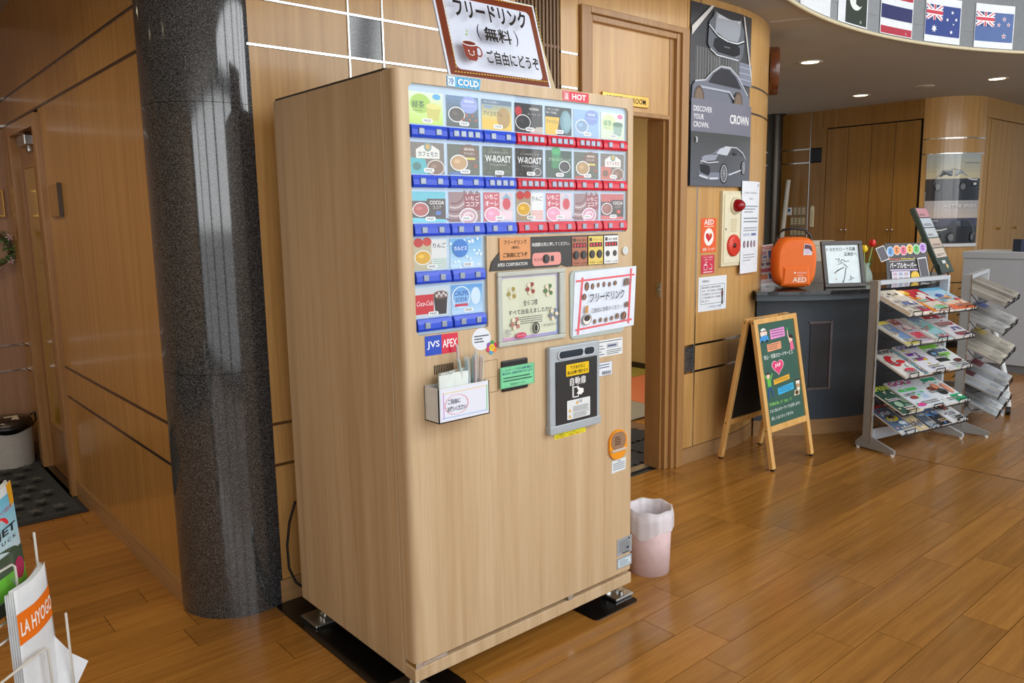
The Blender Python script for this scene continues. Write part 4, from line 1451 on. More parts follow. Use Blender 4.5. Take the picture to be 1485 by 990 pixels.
# ------------------------------------------------------------------ notices attached to the machine
def SM(u, v, h):
    return (u, -0.006 - h, v)
fs = thing('free_drink_sheet', 'laminated free drink notice with red border and coffee beans on the vending machine', 'notice', (0.822, -0.006, 1.035))
def Q(u, v, h):     # sheet is a little skewed and wider than the holder behind it
    return (-0.160 + u * 0.312 + v * 0.012, -0.0008 - h, 0.002 + v * 0.212 + u * 0.007)
mb = MB().add([Q(0, 0, 0), Q(1, 0, 0), Q(1, 1, 0), Q(0, 1, 0), Q(0, 0, -0.0008), Q(1, 0, -0.0008), Q(1, 1, -0.0008), Q(0, 1, -0.0008)], [(0, 1, 2, 3), (4, 7, 6, 5), (0, 4, 5, 1), (1, 5, 6, 2), (2, 6, 7, 3), (3, 7, 4, 0)])
mb.build('sheet', plain('laminated_paper', (222, 230, 244), 0.25), fs)
a = Art(Q)
RB = (226, 96, 104)
for (p, q) in (((0.08, 0.02), (0.12, 0.90)), ((0.90, 0.06), (0.91, 0.96)), ((0.03, 0.86), (0.96, 0.86)), ((0.05, 0.09), (0.95, 0.11))):
    a.line([p, q], 0.032, RB)
BE = (112, 70, 46)
for (x, y, rx, ry) in ((0.19, 0.76, .035, .07), (0.28, 0.75, .025, .05), (0.37, 0.76, .02, .04), (0.46, 0.76, .02, .045), (0.55, 0.75, .02, .04), (0.64, 0.76, .025, .04), (0.15, 0.60, .03, .05), (0.33, 0.18, .02, .04), (0.42, 0.19, .02, .04), (0.51, 0.18, .02, .04), (0.6, 0.19, .02, .04), (0.69, 0.21, .025, .05), (0.8, 0.2, .04, .07), (0.84, 0.38, .03, .05)):
    a.ell(x, y, rx, ry, BE, 14)
    a.line([(x - rx * 0.3, y - ry * 0.7), (x + rx * 0.3, y + ry * 0.7)], 0.006, (206, 176, 150))
a.poly([(0.78, 0.70), (0.86, 0.70), (0.85, 0.82), (0.79, 0.82)], (120, 96, 80))
a.ring(0.87, 0.76, 0.025, 0.04, 0.01, (120, 96, 80))
a.ell(0.19, 0.24, 0.07, 0.09, (236, 232, 226)).ell(0.19, 0.26, 0.05, 0.05, (50, 34, 26))
a.ring(0.19, 0.24, 0.07, 0.09, 0.008, (120, 100, 90))
a.poly([(0.15, 0.34), (0.2, 0.34), (0.2, 0.46), (0.16, 0.46)], (196, 140, 70))
a.text('フリードリンク', 0.5, 0.50, 0.145, (34, 32, 34), w=0.56, align='c', bold=0.012)
a.text('ご自由にお飲みください', 0.5, 0.33, 0.075, (50, 48, 50), w=0.50, align='c')
a.build('sheet_print', GPRINT, fs)
gc = thing('green_card', 'small mint green cup cleaning notice card clipped to the vending machine', 'notice', (0.413, -0.009, 0.905))
def G(u, v, h):
    return (-0.0715 + u * 0.143, -0.0008 - h, 0.0015 + v * 0.067 - u * 0.0005)
MB().box(-0.0715, 0.0715, -0.0008, 0, 0.001, 0.068).build('card', plain('mint_card', (126, 214, 160), 0.4), gc)
a = Art(G)
a.frame(0.02, 0.04, 0.98, 0.96, 0.008, (50, 80, 70))
a.text('このカップ式自販機は', 0.5, 0.78, 0.12, (40, 70, 130), w=0.86, align='c')
a.text('衛生的に自動洗浄を行います', 0.5, 0.62, 0.12, (40, 70, 130), w=0.88, align='c')
a.dashes(0.08, 0.26, 0.92, 0.54, 2, (50, 84, 74), 0.4, 2)
a.text('株式会社アペックス', 0.5, 0.1, 0.09, (40, 60, 60), w=0.42, align='c')
a.build('card_print', PRINT, gc)

# ------------------------------------------------------------------ straw and sachet holder
hb = thing('straw_holder', 'white plastic box of straws and sachets stuck to the vending machine front', 'holder', (0.063, 0, 0.857))
HW, HD, HH = 0.184, 0.07, 0.101
MB().box(0, HW, -HD, -HD + 0.003, 0, HH).box(0, 0.003, -HD, 0, 0, HH).box(HW - 0.003, HW, -HD, 0, 0, HH).box(0, HW, -HD, 0, 0, 0.003).box(0, HW, -0.003, 0, 0, HH).build('box', plain('white_acrylic_box', (226, 230, 232), 0.3), hb)
a = Art(lambda u, v, h: (u * HW, -HD - h, v * HH))
a.rect(0.03, 0.04, 0.97, 0.96, (228, 232, 246))
a.line([(0.09, 0.12), (0.09, 0.86)], 0.02, (206, 160, 220))
a.line([(0.08, 0.84), (0.95, 0.86)], 0.02, (236, 206, 120))
a.line([(0.94, 0.14), (0.95, 0.88)], 0.02, (150, 216, 160))
a.line([(0.06, 0.14), (0.95, 0.13)], 0.02, (150, 190, 236))
a.ring(0.34, 0.48, 0.23, 0.29, 0.012, (232, 150, 150))
a.text('ご自由に', 0.17, 0.51, 0.15, (40, 40, 46), w=0.24, bold=0.012)
a.text('お使いください', 0.16, 0.30, 0.15, (40, 40, 46), w=0.36, bold=0.012)
a.build('label_print', PRINT, hb)
WRAP = film('clear_wrapper', (236, 242, 240), 0.45, 0.15)
rd = random.Random(11)
# sachets of sugar and wipes standing in the box
for i in range(7):
    x = 0.012 + i * 0.0105
    z0 = 0.862
    y = -0.058 + (i % 4) * 0.011
    wdt = 0.058
    T = Matrix.Translation((0.063 + x, y, z0)) @ Matrix.Rotation(math.radians(rd.uniform(-6, 6)), 4, 'Y')
    hgt = 0.128 + rd.uniform(-0.006, 0.01)
    mb = MB(T)
    mb.add([(0, -0.0025, 0), (wdt, -0.0025, 0), (wdt, -0.0025, hgt), (0, -0.0025, hgt), (0, 0.0025, 0), (wdt, 0.0025, 0), (wdt, 0.0025, hgt), (0, 0.0025, hgt), (wdt / 2, -0.006, hgt * 0.5), (wdt / 2, 0.006, hgt * 0.5)],
           [(0, 1, 8), (1, 2, 8), (2, 3, 8), (3, 0, 8), (4, 9, 5), (5, 9, 6), (6, 9, 7), (7, 9, 4), (0, 4, 5, 1), (1, 5, 6, 2), (2, 6, 7, 3), (3, 7, 4, 0)])
    so = mb.build('sachet', plain('sachet_foil', (222, 230, 226), 0.3))
    tag(so, 'white wet wipe sachet standing in the straw holder box', 'sachet', 'wet wipe sachets in the straw holder')
    if i == 3:
        a = Art(lambda u, v, h, T=T: T @ Vector((u, -0.0065 - h, v)))
        for k in range(6):
            for q in range(3):
                t = q * 2.1 + k
                a.ell(0.03 + (k % 3) * 0.009 + 0.0028 * math.cos(t), 0.07 + (k // 2) * 0.013 + 0.0028 * math.sin(t), 0.0026, 0.0026, (70, 176, 90), 8)
        a.build('clover_print', PRINT, so)
for i in range(8):
    x = 0.078 + i * 0.0032 + (i % 2) * 0.002
    y = -0.056 + (i % 4) * 0.012
    an = math.radians(rd.uniform(-9, 2))
    T = Matrix.Translation((0.063 + x, y, 0.862)) @ Matrix.Rotation(an, 4, 'Y')
    so = MB(T).cyl((0, 0), 0.0032, 0, 0.130 + rd.uniform(-0.006, 0.006), 8).build('muddler', plain('wood_stirrer', (206, 168, 120), 0.5) if i % 3 else plain('pink_stirrer', (226, 180, 170), 0.4))
    tag(so, 'thin wrapped coffee stirrer standing in the middle of the straw holder', 'stirrer', 'stirrers in the straw holder')
cols_ = [((110, 190, 180), 'teal'), ((232, 232, 226), 'white'), ((236, 206, 130), 'yellow'), ((232, 170, 180), 'pink'), ((120, 180, 210), 'blue')]
for i in range(14):
    x = 0.108 + i * 0.0042
    y = -0.058 + (i % 4) * 0.013
    an = math.radians(-8 + i * 1.0 + rd.uniform(-1.5, 1.5))
    c, nmn = cols_[i % 5]
    hh = 0.170 + rd.uniform(-0.008, 0.006)
    if i in (3,):
        hh = 0.205
    T = Matrix.Translation((0.063 + x, y, 0.862)) @ Matrix.Rotation(an, 4, 'Y')
    so = thing('drinking_straw', 'wrapped ' + nmn + ' drinking straw standing in the straw holder', 'straw', group=nmn + ' straws in the straw holder')
    MB(T).cyl((0, 0), 0.0026, 0, hh - 0.006, 8).build('straw_tube', plain('straw_' + nmn, c, 0.4), so)
    MB(T).cyl((0, 0), 0.0040, 0, hh, 8).build('wrapper', WRAP, so)
ms = thing('tall_stirrer', 'longest clear spiral stirrer at the edge of the straw holder', 'stirrer')
T = Matrix.Translation((0.063 + 0.172, -0.03, 0.862)) @ Matrix.Rotation(math.radians(-1), 4, 'Y')
MB(T).tube([(0.0026 * math.cos(k * 1.2), 0.0026 * math.sin(k * 1.2), 0.004 * k) for k in range(45)], 0.0018, 6).build('spiral_rod', plain('clear_stirrer', (214, 220, 220), 0.15), ms)
MB(T).cyl((0, 0), 0.0052, 0, 0.182, 8).build('wrapper', WRAP, ms)

# ------------------------------------------------------------------ sign standing on the machine
sgn = thing('free_drink_signboard', 'leaning white free drink signboard with brown stitched border on top of the machine', 'sign', (0.224, 0.055, MH + 0.008))
TL = Matrix.Rotation(math.radians(-17), 4, 'X')
SW, SH = 0.410, 0.285
MB(TL).box(0, SW, 0, 0.006, 0, SH, bev=0.001).build('board', plain('sign_white', (226, 230, 242), 0.35), sgn)
a = Art(lambda u, v, h: TL @ Vector((u, -h, v)))
a.rect(0.008, 0.006, SW - 0.008, SH - 0.006, (122, 56, 34))
a.poly(rounded(0.034, 0.026, SW - 0.030, SH - 0.030, 0.018), (222, 228, 244))
nx, nz = 34, 22
for k in range(nx):
    x = 0.024 + (SW - 0.048) * k / nx
    a.rect(x, 0.0145, x + 0.0065, 0.0172, (230, 196, 76))
    a.rect(x, SH - 0.0172, x + 0.0065, SH - 0.0145, (230, 196, 76))
for k in range(nz):
    z = 0.020 + (SH - 0.04) * k / nz
    a.rect(0.0185, z, 0.0212, z + 0.0065, (230, 196, 76))
    a.rect(SW - 0.0212, z, SW - 0.0185, z + 0.0065, (230, 196, 76))
a.text('フリードリンク', 0.192, 0.178, 0.058, (34, 32, 34), w=0.285, align='c', bold=0.03)
a.text('(', 0.118, 0.112, 0.052, (60, 60, 90))
a.text(')', 0.268, 0.112, 0.052, (60, 60, 90))
a.text('無料', 0.2, 0.115, 0.046, (34, 32, 34), w=0.108, align='c', bold=0.02)
a.text('ご自由にどうぞ', 0.243, 0.042, 0.044, (34, 32, 34), w=0.212, align='c', bold=0.022)
a.poly([(0.050, 0.098), (0.106, 0.094), (0.100, 0.052), (0.092, 0.043), (0.066, 0.044), (0.056, 0.056)], (138, 54, 40))
a.ring(0.108, 0.074, 0.014, 0.017, 0.005, (138, 54, 40))
a.ell(0.078, 0.097, 0.029, 0.009, (232, 226, 226)).ell(0.078, 0.097, 0.024, 0.006, (110, 40, 30))
a.ell(0.070, 0.072, 0.0025, 0.0035, (250, 240, 236), 10).ell(0.088, 0.071, 0.0025, 0.0035, (250, 240, 236), 10)
a.ring(0.079, 0.070, 0.012, 0.012, 0.002, (250, 240, 236), 14, math.radians(200), math.radians(340))
a.line([(0.076, 0.122), (0.076, 0.138), (0.083, 0.132)], 0.002, (150, 190, 110))
a.ell(0.073, 0.122, 0.0045, 0.0032, (150, 190, 110), 12)
a.build('sign_print', GPRINT, sgn)
T2 = Matrix.Translation((0, 0.012, 0)) @ TL
MB(T2).add([(0.12, 0, 0), (SW + 0.032, 0, 0), (SW + 0.012, 0, SH * 0.62), (SW - 0.03, 0, SH * 0.86), (0.12, 0, SH * 0.86), (0.12, 0.003, 0), (SW + 0.032, 0.003, 0), (SW + 0.012, 0.003, SH * 0.62), (SW - 0.03, 0.003, SH * 0.86), (0.12, 0.003, SH * 0.86)],
           [(0, 1, 2, 3, 4), (5, 9, 8, 7, 6), (0, 5, 6, 1), (1, 6, 7, 2), (2, 7, 8, 3), (3, 8, 9, 4), (4, 9, 5, 0)]).build('backing_board', plain('sign_back_board', (196, 176, 140), 0.5), sgn)
MB().box(0.18, 0.23, 0.03, 0.16, 0.0, 0.004).tube([(0.205, 0.155, 0.004), (0.205, 0.085, 0.2)], 0.004).build('prop_leg', plain('spreader_film', (206, 200, 186), 0.3), sgn)
# ------------------------------------------------------------------ pink waste basket beside the machine
wbk = thing('waste_basket', 'small pale pink round waste basket with white liner beside the vending machine', 'waste basket', (1.222, 0.112, 0))
PINK = plain('pale_pink_plastic', (246, 222, 226), 0.45)
MB().lathe([(0.0, 0.004), (0.080, 0.004), (0.080, 0.0), (0.082, 0.0), (0.0905, 0.262), (0.0895, 0.264), (0.0865, 0.26), (0.078, 0.01), (0.0, 0.008)], 40).build('bin_body', PINK, wbk)
rd = random.Random(2)
ph = [rd.uniform(0, 6) for _ in range(6)]
def wob(a, i, r, z):
    k = 0.004 * math.sin(5 * a + ph[0]) + 0.003 * math.sin(11 * a + ph[1])
    if i >= 5:
        dz = -0.03 * max(0, math.sin(1.5 * a + 2.2)) - 0.012 * math.sin(4 * a + ph[2])
        return r + abs(k) * 0.8 + 0.001, z + dz * (i - 4) / 2
    if i <= 2:
        return r - abs(k) * 1.2, z
    return r, z + 0.003 * math.sin(7 * a + ph[3])
MB().lathe([(0.070, 0.10), (0.080, 0.18), (0.084, 0.24), (0.0855, 0.268), (0.091, 0.270), (0.0925, 0.24), (0.0925, 0.195)], 72, wob=wob).build('bin_liner', film('white_bin_liner', (240, 238, 244), 0.72), wbk)

# ------------------------------------------------------------------ A-frame chalkboard
af = thing('a_frame_chalkboard', 'wooden A-frame chalkboard with pink heart and notes standing near the counter', 'signboard', (2.695, 0.44, 0))
AW, AH, AT = 0.457, 0.862, 0.034
tf = math.atan2(0.15, 0.84)
Tf = Matrix.Rotation(-tf, 4, 'X')
Tb = Matrix.Translation((0, 0.345, 0)) @ Matrix.Rotation(tf, 4, 'X')
CHK = plain('green_chalkboard', (52, 92, 78), 0.7, var=0.06, scale=8)
BCH = plain('black_chalkboard', (16, 16, 16), 0.7)
DOT = plain('dark_screw', (40, 30, 22), 0.4)
for T, nm, front in ((Tf, 'front_frame', 1), (Tb, 'rear_frame', 0)):
    fr = af
    ya, yb = (-0.012, 0.012)
    for x0 in (0, AW - AT):
        lg = MB(T).box(x0, x0 + AT, ya, yb, 0.012, AH, bev=0.002).build('leg', PINE, fr)
    for x0 in (0, AW - AT):
        MB(T).box(x0 + 0.008, x0 + AT - 0.008, ya + 0.004, yb - 0.004, 0.0, 0.013).build('rubber_foot', BLACK, fr)
    MB(T).box(AT, AW - AT, ya, yb, AH - 0.03, AH, bev=0.002).build('top_rail', PINE, fr)
    MB(T).box(AT, AW - AT, ya, yb, 0.215, 0.250, bev=0.002).build('bottom_rail', PINE, fr)
    MB(T).box(AT, AW - AT, -0.004, 0.004, 0.25, AH - 0.03).build('board', CHK if front else BCH, fr)
    for x in (-0.0006, AW + 0.0006):
        for z in (0.23, AH - 0.02):
            MB(T).cyl((0.0, z), 0.004, x - 0.001, x + 0.001, 8, 'x').build('screw', DOT, fr)
MB(Tf).box(0.06, 0.13, -0.005, 0.03, AH, AH + 0.004).box(AW - 0.13, AW - 0.06, -0.005, 0.03, AH, AH + 0.004).build('hinge', STEEL, af)
MB().tube([(AW - 0.02, 0.09, 0.23), (AW - 0.06, 0.13, 0.205), (AW - 0.05, 0.2, 0.20), (AW - 0.02, 0.27, 0.23)], 0.003, 6).build('stay_cord', BLACK, af)
def CM(u, v, h):
    return Tf @ Vector((AT + u * (AW - 2 * AT), -0.004 - h, 0.25 + v * (AH - 0.28)))
a = Art(CM)
# car with family, cut-outs and note slips
a.ell(0.15, 0.905, 0.09, 0.05, (236, 238, 238)).poly([(0.03, 0.82), (0.27, 0.83), (0.26, 0.87), (0.2, 0.885), (0.1, 0.88), (0.04, 0.86)], (70, 150, 216))
for x, c in ((0.09, (246, 214, 196)), (0.16, (246, 214, 196)), (0.21, (246, 214, 196))):
    a.ell(x, 0.905, 0.03, 0.022, c, 12)
    a.ell(x, 0.92, 0.03, 0.012, (90, 60, 40), 12, 0, math.pi)
for x in (0.09, 0.21):
    a.ell(x, 0.825, 0.028, 0.014, (40, 42, 46), 12)
a.build('car_cutout', MATTE, af)
a = Art(CM)
def slip(x0, y0, x1, y1, c, sd, skew=0.01):
    a.poly([(x0, y0), (x1, y0 + skew), (x1, y1 + skew), (x0, y1)], c)
    a.dashes(x0 + 0.03, y0 + 0.012 + skew * 0.5, x1 - 0.03, y1 - 0.006 + skew * 0.5, 3, tuple(int(k * 0.5) for k in c), 0.3, sd, 0.08, 0.2)
slip(0.32, 0.83, 0.72, 0.925, (226, 150, 206), 1)
a.build('note_slip', MATTE, af)
a = Art(CM)
slip(0.20, 0.715, 0.58, 0.79, (232, 160, 120), 2)
a.build('note_slip', MATTE, af)
a = Art(CM)
slip(0.26, 0.385, 0.70, 0.435, (232, 176, 56), 3, 0.02)
a.build('note_slip', MATTE, af)
a = Art(CM)
slip(0.34, 0.275, 0.78, 0.345, (64, 176, 226), 4, 0.02)
a.build('note_slip', MATTE, af)
a = Art(CM)
# figure with raised arm
a.ell(0.86, 0.80, 0.055, 0.032, (246, 206, 186), 16).ell(0.875, 0.815, 0.06, 0.03, (60, 40, 34), 14, -0.6, math.pi)
a.poly([(0.82, 0.69), (0.93, 0.69), (0.91, 0.775), (0.83, 0.775)], (232, 110, 146))
a.line([(0.83, 0.77), (0.79, 0.86), (0.80, 0.90)], 0.022, (246, 206, 186))
a.ell(0.80, 0.905, 0.028, 0.016, (60, 150, 90), 10)
a.build('figure_cutout', MATTE, af)
a = Art(CM)
# heart with letters
hp = []
for k in range(40):
    t = 2 * math.pi * k / 40
    hp.append((0.42 + 0.0094 * 16 * math.sin(t) ** 3, 0.555 + 0.0042 * (13 * math.cos(t) - 5 * math.cos(2 * t) - 2 * math.cos(3 * t) - math.cos(4 * t)) * 1.15))
a.poly([(0.42 + (x - 0.42) * 1.09, 0.555 + (y - 0.555) * 1.09) for x, y in hp], (244, 214, 222))
a.poly(hp, (224, 62, 116))
a.text('JAF', 0.42, 0.545, 0.042, (250, 244, 246), w=0.17, align='c', bold=0.015)
a.build('heart_cutout', MATTE, af)
a = Art(CM)
CW = (226, 234, 230)
a.text('安心・充実のロードサービス', 0.08, 0.645, 0.046, CW, w=0.80, bold=0.01)
a.text('「故障多発」が「JAF」で', 0.06, 0.185, 0.036, (150, 226, 110), w=0.62, bold=0.008)
a.text('さらに安心のカーライフを応援します!!', 0.06, 0.125, 0.034, CW, w=0.84, bold=0.008)
a.text('詳しくはスタッフまで☆', 0.08, 0.05, 0.036, CW, w=0.60, bold=0.008)
a.build('chalk_lettering', MATTE, af)
a = Art(CM)
# cheering child
a.ell(0.13, 0.485, 0.045, 0.028, (246, 206, 186), 14).ell(0.13, 0.498, 0.046, 0.02, (50, 36, 30), 12, 0, math.pi)
a.poly([(0.09, 0.37), (0.18, 0.37), (0.185, 0.455), (0.085, 0.455)], (110, 190, 76))
a.line([(0.10, 0.445), (0.03, 0.50)], 0.022, (110, 190, 76)).line([(0.17, 0.445), (0.235, 0.495)], 0.022, (110, 190, 76))
a.line([(0.115, 0.375), (0.07, 0.27)], 0.026, (50, 84, 150)).line([(0.155, 0.375), (0.21, 0.28)], 0.026, (50, 84, 150))
a.build('figure_cutout', MATTE, af)
a = Art(CM)
# takeaway cup and biscuit
a.poly([(0.87, 0.27), (0.95, 0.27), (0.965, 0.37), (0.855, 0.37)], (236, 230, 222)).rect(0.862, 0.30, 0.958, 0.335, (196, 150, 106)).rect(0.85, 0.368, 0.97, 0.385, (60, 50, 46))
a.poly([(0.76, 0.225), (0.92, 0.225), (0.93, 0.275), (0.80, 0.28)], (222, 206, 176)).ell(0.85, 0.252, 0.05, 0.022, (90, 66, 50), 14)
a.build('cup_cutout', MATTE, af)

# ------------------------------------------------------------------ posters and notices on the curved wall
def wall_map(s0, z0, off):
    def f(u, v, h):
        p = wpt(s0 + u, off + h)
        return (p.x, p.y, z0 + v)
    return f
def wall_sheet(name, label, cat, s0, s1, z0, z1, mat, off=0.001, th=0.0008):
    t = thing(name, label, cat)
    cbox(s0, s1, z0, z1, off, off + th).build('sheet', mat, t)
    a = Art(wall_map(s0, z0, off + th))
    return t, a
POST = plain('poster_base', (60, 60, 64), 0.3)
t, a = wall_sheet('car_poster', 'tall grey car poster with CROWN lettering hanging beside the doorway', 'poster', 2.445, 3.055, 1.596, 2.566, POST, 0.0055)
PWd, PHt = 0.61, 0.97
_pm = a.pm
def _lay(v):
    return v * 0.294 / 0.385 if v < 0.385 else 0.294 + (v - 0.385) * 1.094 if v < 0.545 else 0.469 + (v - 0.545) * 1.179
a.pm = lambda u, v, h: _pm(u, _lay(v), h)
NX = 20
a.rect(0, 0.0, PWd, PHt, (66, 68, 74), NX)
a.grad(0, 0.53, PWd, PHt, (92, 90, 92), (62, 64, 68), 10, False, NX)
for k in range(34):   # barcode-like hall behind the second car
    x = 0.05 + k * 0.0125
    a.rect(x, 0.62, x + 0.005, 0.78, (110 + (k * 37) % 70,) * 3)
a.rect(0.46, 0.64, PWd, 0.745, (132, 136, 152), 6)
for k in range(3):
    a.rect(0.46, 0.665 + k * 0.028, PWd, 0.669 + k * 0.028, (176, 180, 196), 6)
# light beams
a.poly([(0.0, 0.70 + 0.12), (0.0, 0.86), (0.175, PHt), (0.20, PHt)], (212, 210, 206))
a.poly([(0.49, PHt - 0.01), (0.505, PHt - 0.01), (PWd, 0.70), (PWd, 0.66)], (206, 204, 200))
# front view of a car seen from above
a.pm = lambda u, v, h: _pm(u, 0.705 + (v - 0.615) * 0.735, h)
S1 = (150, 154, 162)
a.poly([(0.21, 0.955), (0.19, 0.90), (0.155, 0.86), (0.15, 0.78), (0.145, 0.70), (0.17, 0.665), (0.23, 0.625), (0.46, 0.615), (0.49, 0.655), (0.505, 0.74), (0.50, 0.85), (0.47, 0.90), (0.465, 0.945), (0.455, 0.91), (0.33, 0.905), (0.22, 0.935)], (104, 108, 116))
a.poly([(0.22, 0.94), (0.215, 0.87), (0.21, 0.80), (0.32, 0.755), (0.43, 0.755), (0.455, 0.81), (0.46, 0.92), (0.40, 0.905), (0.28, 0.915)], (158, 162, 170))
a.poly([(0.24, 0.93), (0.235, 0.90), (0.45, 0.895), (0.45, 0.915), (0.35, 0.905)], (196, 200, 206))
a.line([(0.155, 0.835), (0.23, 0.775), (0.33, 0.745), (0.43, 0.745), (0.50, 0.775)], 0.008, (236, 238, 240))
a.line([(0.155, 0.825), (0.23, 0.765), (0.33, 0.735), (0.43, 0.735), (0.50, 0.765)], 0.010, (36, 38, 42))
a.poly([(0.205, 0.745), (0.235, 0.755), (0.42, 0.735), (0.455, 0.715), (0.455, 0.665), (0.40, 0.645), (0.24, 0.655), (0.195, 0.69)], (40, 40, 44))
a.text('CROWN', 0.325, 0.697, 0.008, (190, 192, 196), w=0.055, align='c')
a.line([(0.17, 0.665), (0.23, 0.63), (0.44, 0.622)], 0.008, (222, 226, 232))
# side view of the second car
a.pm = lambda u, v, h: _pm(u, _lay(v), h)
a.poly([(0.005, 0.55), (0.01, 0.60), (0.035, 0.622), (0.13, 0.632), (0.19, 0.672), (0.27, 0.705), (0.36, 0.705), (0.44, 0.672), (0.55, 0.60), (0.59, 0.58), (0.585, 0.53), (0.55, 0.525), (0.05, 0.525)], (122, 126, 138))
a.poly([(0.155, 0.625), (0.20, 0.668), (0.27, 0.698), (0.35, 0.698), (0.42, 0.668), (0.48, 0.618)], (58, 58, 64))
a.line([(0.035, 0.622), (0.13, 0.634), (0.19, 0.674), (0.27, 0.707), (0.36, 0.707), (0.44, 0.674), (0.56, 0.594)], 0.006, (206, 210, 216))
a.line([(0.08, 0.60), (0.36, 0.595), (0.41, 0.562)], 0.01, (178, 184, 196))
for x in (0.07, 0.45):
    a.ell(x, 0.545, 0.048, 0.06, (96, 84, 76), 20).ell(x, 0.545, 0.036, 0.048, (132, 112, 96), 18)
# banner
a.rect(0, 0.385, PWd, 0.545, (126, 126, 140), NX)
for k, s_ in enumerate(('DISCOVER', 'YOUR', 'CROWN.')):
    a.text(s_, 0.022, 0.483 - k * 0.0385, 0.027, (240, 240, 244), w=(0.17, 0.094, 0.142)[k], bold=0.012)
a.text('CROWN', 0.365, 0.440, 0.047, (244, 244, 246), w=0.21, bold=0.025)
# lower picture
a.grad(0, 0, PWd, 0.385, (96, 98, 108), (84, 86, 86), 10, False, NX)
a.poly([(0.02, 0.05), (0.2, 0.09), (0.58, 0.10), (0.6, 0.06), (0.3, 0.03)], (76, 78, 86))
a.poly([(0.08, 0.10), (0.09, 0.175), (0.13, 0.215), (0.20, 0.235), (0.265, 0.275), (0.32, 0.292), (0.44, 0.29), (0.51, 0.255), (0.545, 0.215), (0.55, 0.14), (0.51, 0.115), (0.40, 0.10), (0.33, 0.06), (0.20, 0.045), (0.10, 0.07)], (128, 132, 146))
a.poly([(0.235, 0.238), (0.28, 0.277), (0.325, 0.29), (0.385, 0.288), (0.345, 0.228)], (196, 202, 212))
a.poly([(0.375, 0.235), (0.41, 0.28), (0.46, 0.278), (0.51, 0.245), (0.505, 0.232)], (72, 74, 82))
a.poly([(0.10, 0.205), (0.135, 0.222), (0.26, 0.232), (0.23, 0.19), (0.11, 0.175)], (152, 156, 170))
a.poly([(0.085, 0.155), (0.09, 0.10), (0.165, 0.075), (0.185, 0.10), (0.175, 0.145), (0.13, 0.155)], (42, 42, 48))
a.line([(0.095, 0.18), (0.16, 0.168), (0.26, 0.178)], 0.006, (226, 230, 236))
a.line([(0.085, 0.075), (0.17, 0.055), (0.255, 0.058)], 0.014, (206, 212, 222))
a.line([(0.37, 0.088), (0.49, 0.125)], 0.010, (212, 216, 226))
a.line([(0.32, 0.292), (0.44, 0.291), (0.51, 0.256), (0.545, 0.215)], 0.006, (216, 220, 226))
for x, y, rx, ry in ((0.315, 0.095, 0.04, 0.075), (0.515, 0.145, 0.022, 0.052)):
    a.ell(x, y, rx, ry, (50, 50, 54), 22).ring(x, y, rx * 0.8, ry * 0.85, 0.006, (196, 198, 204)).ell(x, y, rx * 0.66, ry * 0.72, (96, 98, 104), 18)
    for k in range(10):
        t_ = k * math.pi / 5
        a.line([(x, y), (x + rx * 0.6 * math.cos(t_), y + ry * 0.66 * math.sin(t_))], 0.003, (176, 178, 184))
a.ell(0.42, 0.243, 0.016, 0.01, (60, 62, 68), 12)
a.line([(0.045, 0.345), (0.05, 0.318), (0.045, 0.318), (0.04, 0.345), (0.036, 0.318), (0.04, 0.318), (0.034, 0.345)], 0.005, (214, 214, 216))
a.rect(0.034, 0.308, 0.052, 0.314, (214, 214, 216))
a.build('poster_print', GPRINT, t)

t, a = wall_sheet('aed_sticker', 'orange AED heart sticker on the curved wall', 'sticker', 2.583, 2.730, 1.222, 1.417, plain('orange_sticker', (232, 96, 40), 0.4))
a.text('AED', 0.0735, 0.158, 0.030, (250, 244, 238), w=0.092, align='c', bold=0.02)
a.rect(0.028, 0.146, 0.119, 0.150, (250, 226, 206))
a.ell(0.0735, 0.088, 0.046, 0.05, (250, 244, 240))
hp = []
for k in range(36):
    q = 2 * math.pi * k / 36
    hp.append((0.0735 + 0.0019 * 16 * math.sin(q) ** 3, 0.088 + 0.0019 * (13 * math.cos(q) - 5 * math.cos(2 * q) - 2 * math.cos(3 * q) - math.cos(4 * q))))
a.poly(hp, (206, 36, 50))
a.poly([(0.084, 0.108), (0.094, 0.11), (0.076, 0.082), (0.082, 0.096)], (244, 206, 40))
a.text('設置しています', 0.0735, 0.010, 0.017, (250, 240, 230), w=0.118, align='c', bold=0.012)
a.build('sticker_print', GPRINT, t)
t, a = wall_sheet('sanitizer_sticker', 'crimson hand sanitizer sticker below the orange heart sticker', 'sticker', 2.590, 2.718, 1.100, 1.207, plain('crimson_sticker', (206, 50, 76), 0.4))
a.text('アルコール消毒に', 0.064, 0.090, 0.010, (250, 232, 236), w=0.1, align='c')
a.text('ご協力ください', 0.064, 0.076, 0.010, (250, 232, 236), w=0.084, align='c')
a.poly([(0.024, 0.022), (0.056, 0.022), (0.056, 0.05), (0.046, 0.056), (0.034, 0.056), (0.024, 0.05)], (246, 226, 230)).poly([(0.027, 0.025), (0.053, 0.025), (0.053, 0.048), (0.027, 0.048)], (206, 50, 76))
a.line([(0.04, 0.056), (0.04, 0.066), (0.056, 0.066)], 0.004, (246, 226, 230))
a.ring(0.084, 0.04, 0.02, 0.016, 0.003, (246, 226, 230), 16, -2.4, 1.6)
a.line([(0.07, 0.03), (0.092, 0.022), (0.104, 0.03)], 0.003, (246, 226, 230))
a.rect(0.02, 0.007, 0.108, 0.012, (246, 226, 230))
a.build('sticker_print', GPRINT, t)
t, a = wall_sheet('mask_notice', 'white laminated customer notice with green box under the wall stickers', 'notice', 2.568, 2.846, 0.882, 1.082, PAPER)
a.text('お客様各位', 0.032, 0.168, 0.014, (50, 54, 60), w=0.07)
a.frame(0.022, 0.042, 0.256, 0.152, 0.0022, (60, 110, 96))
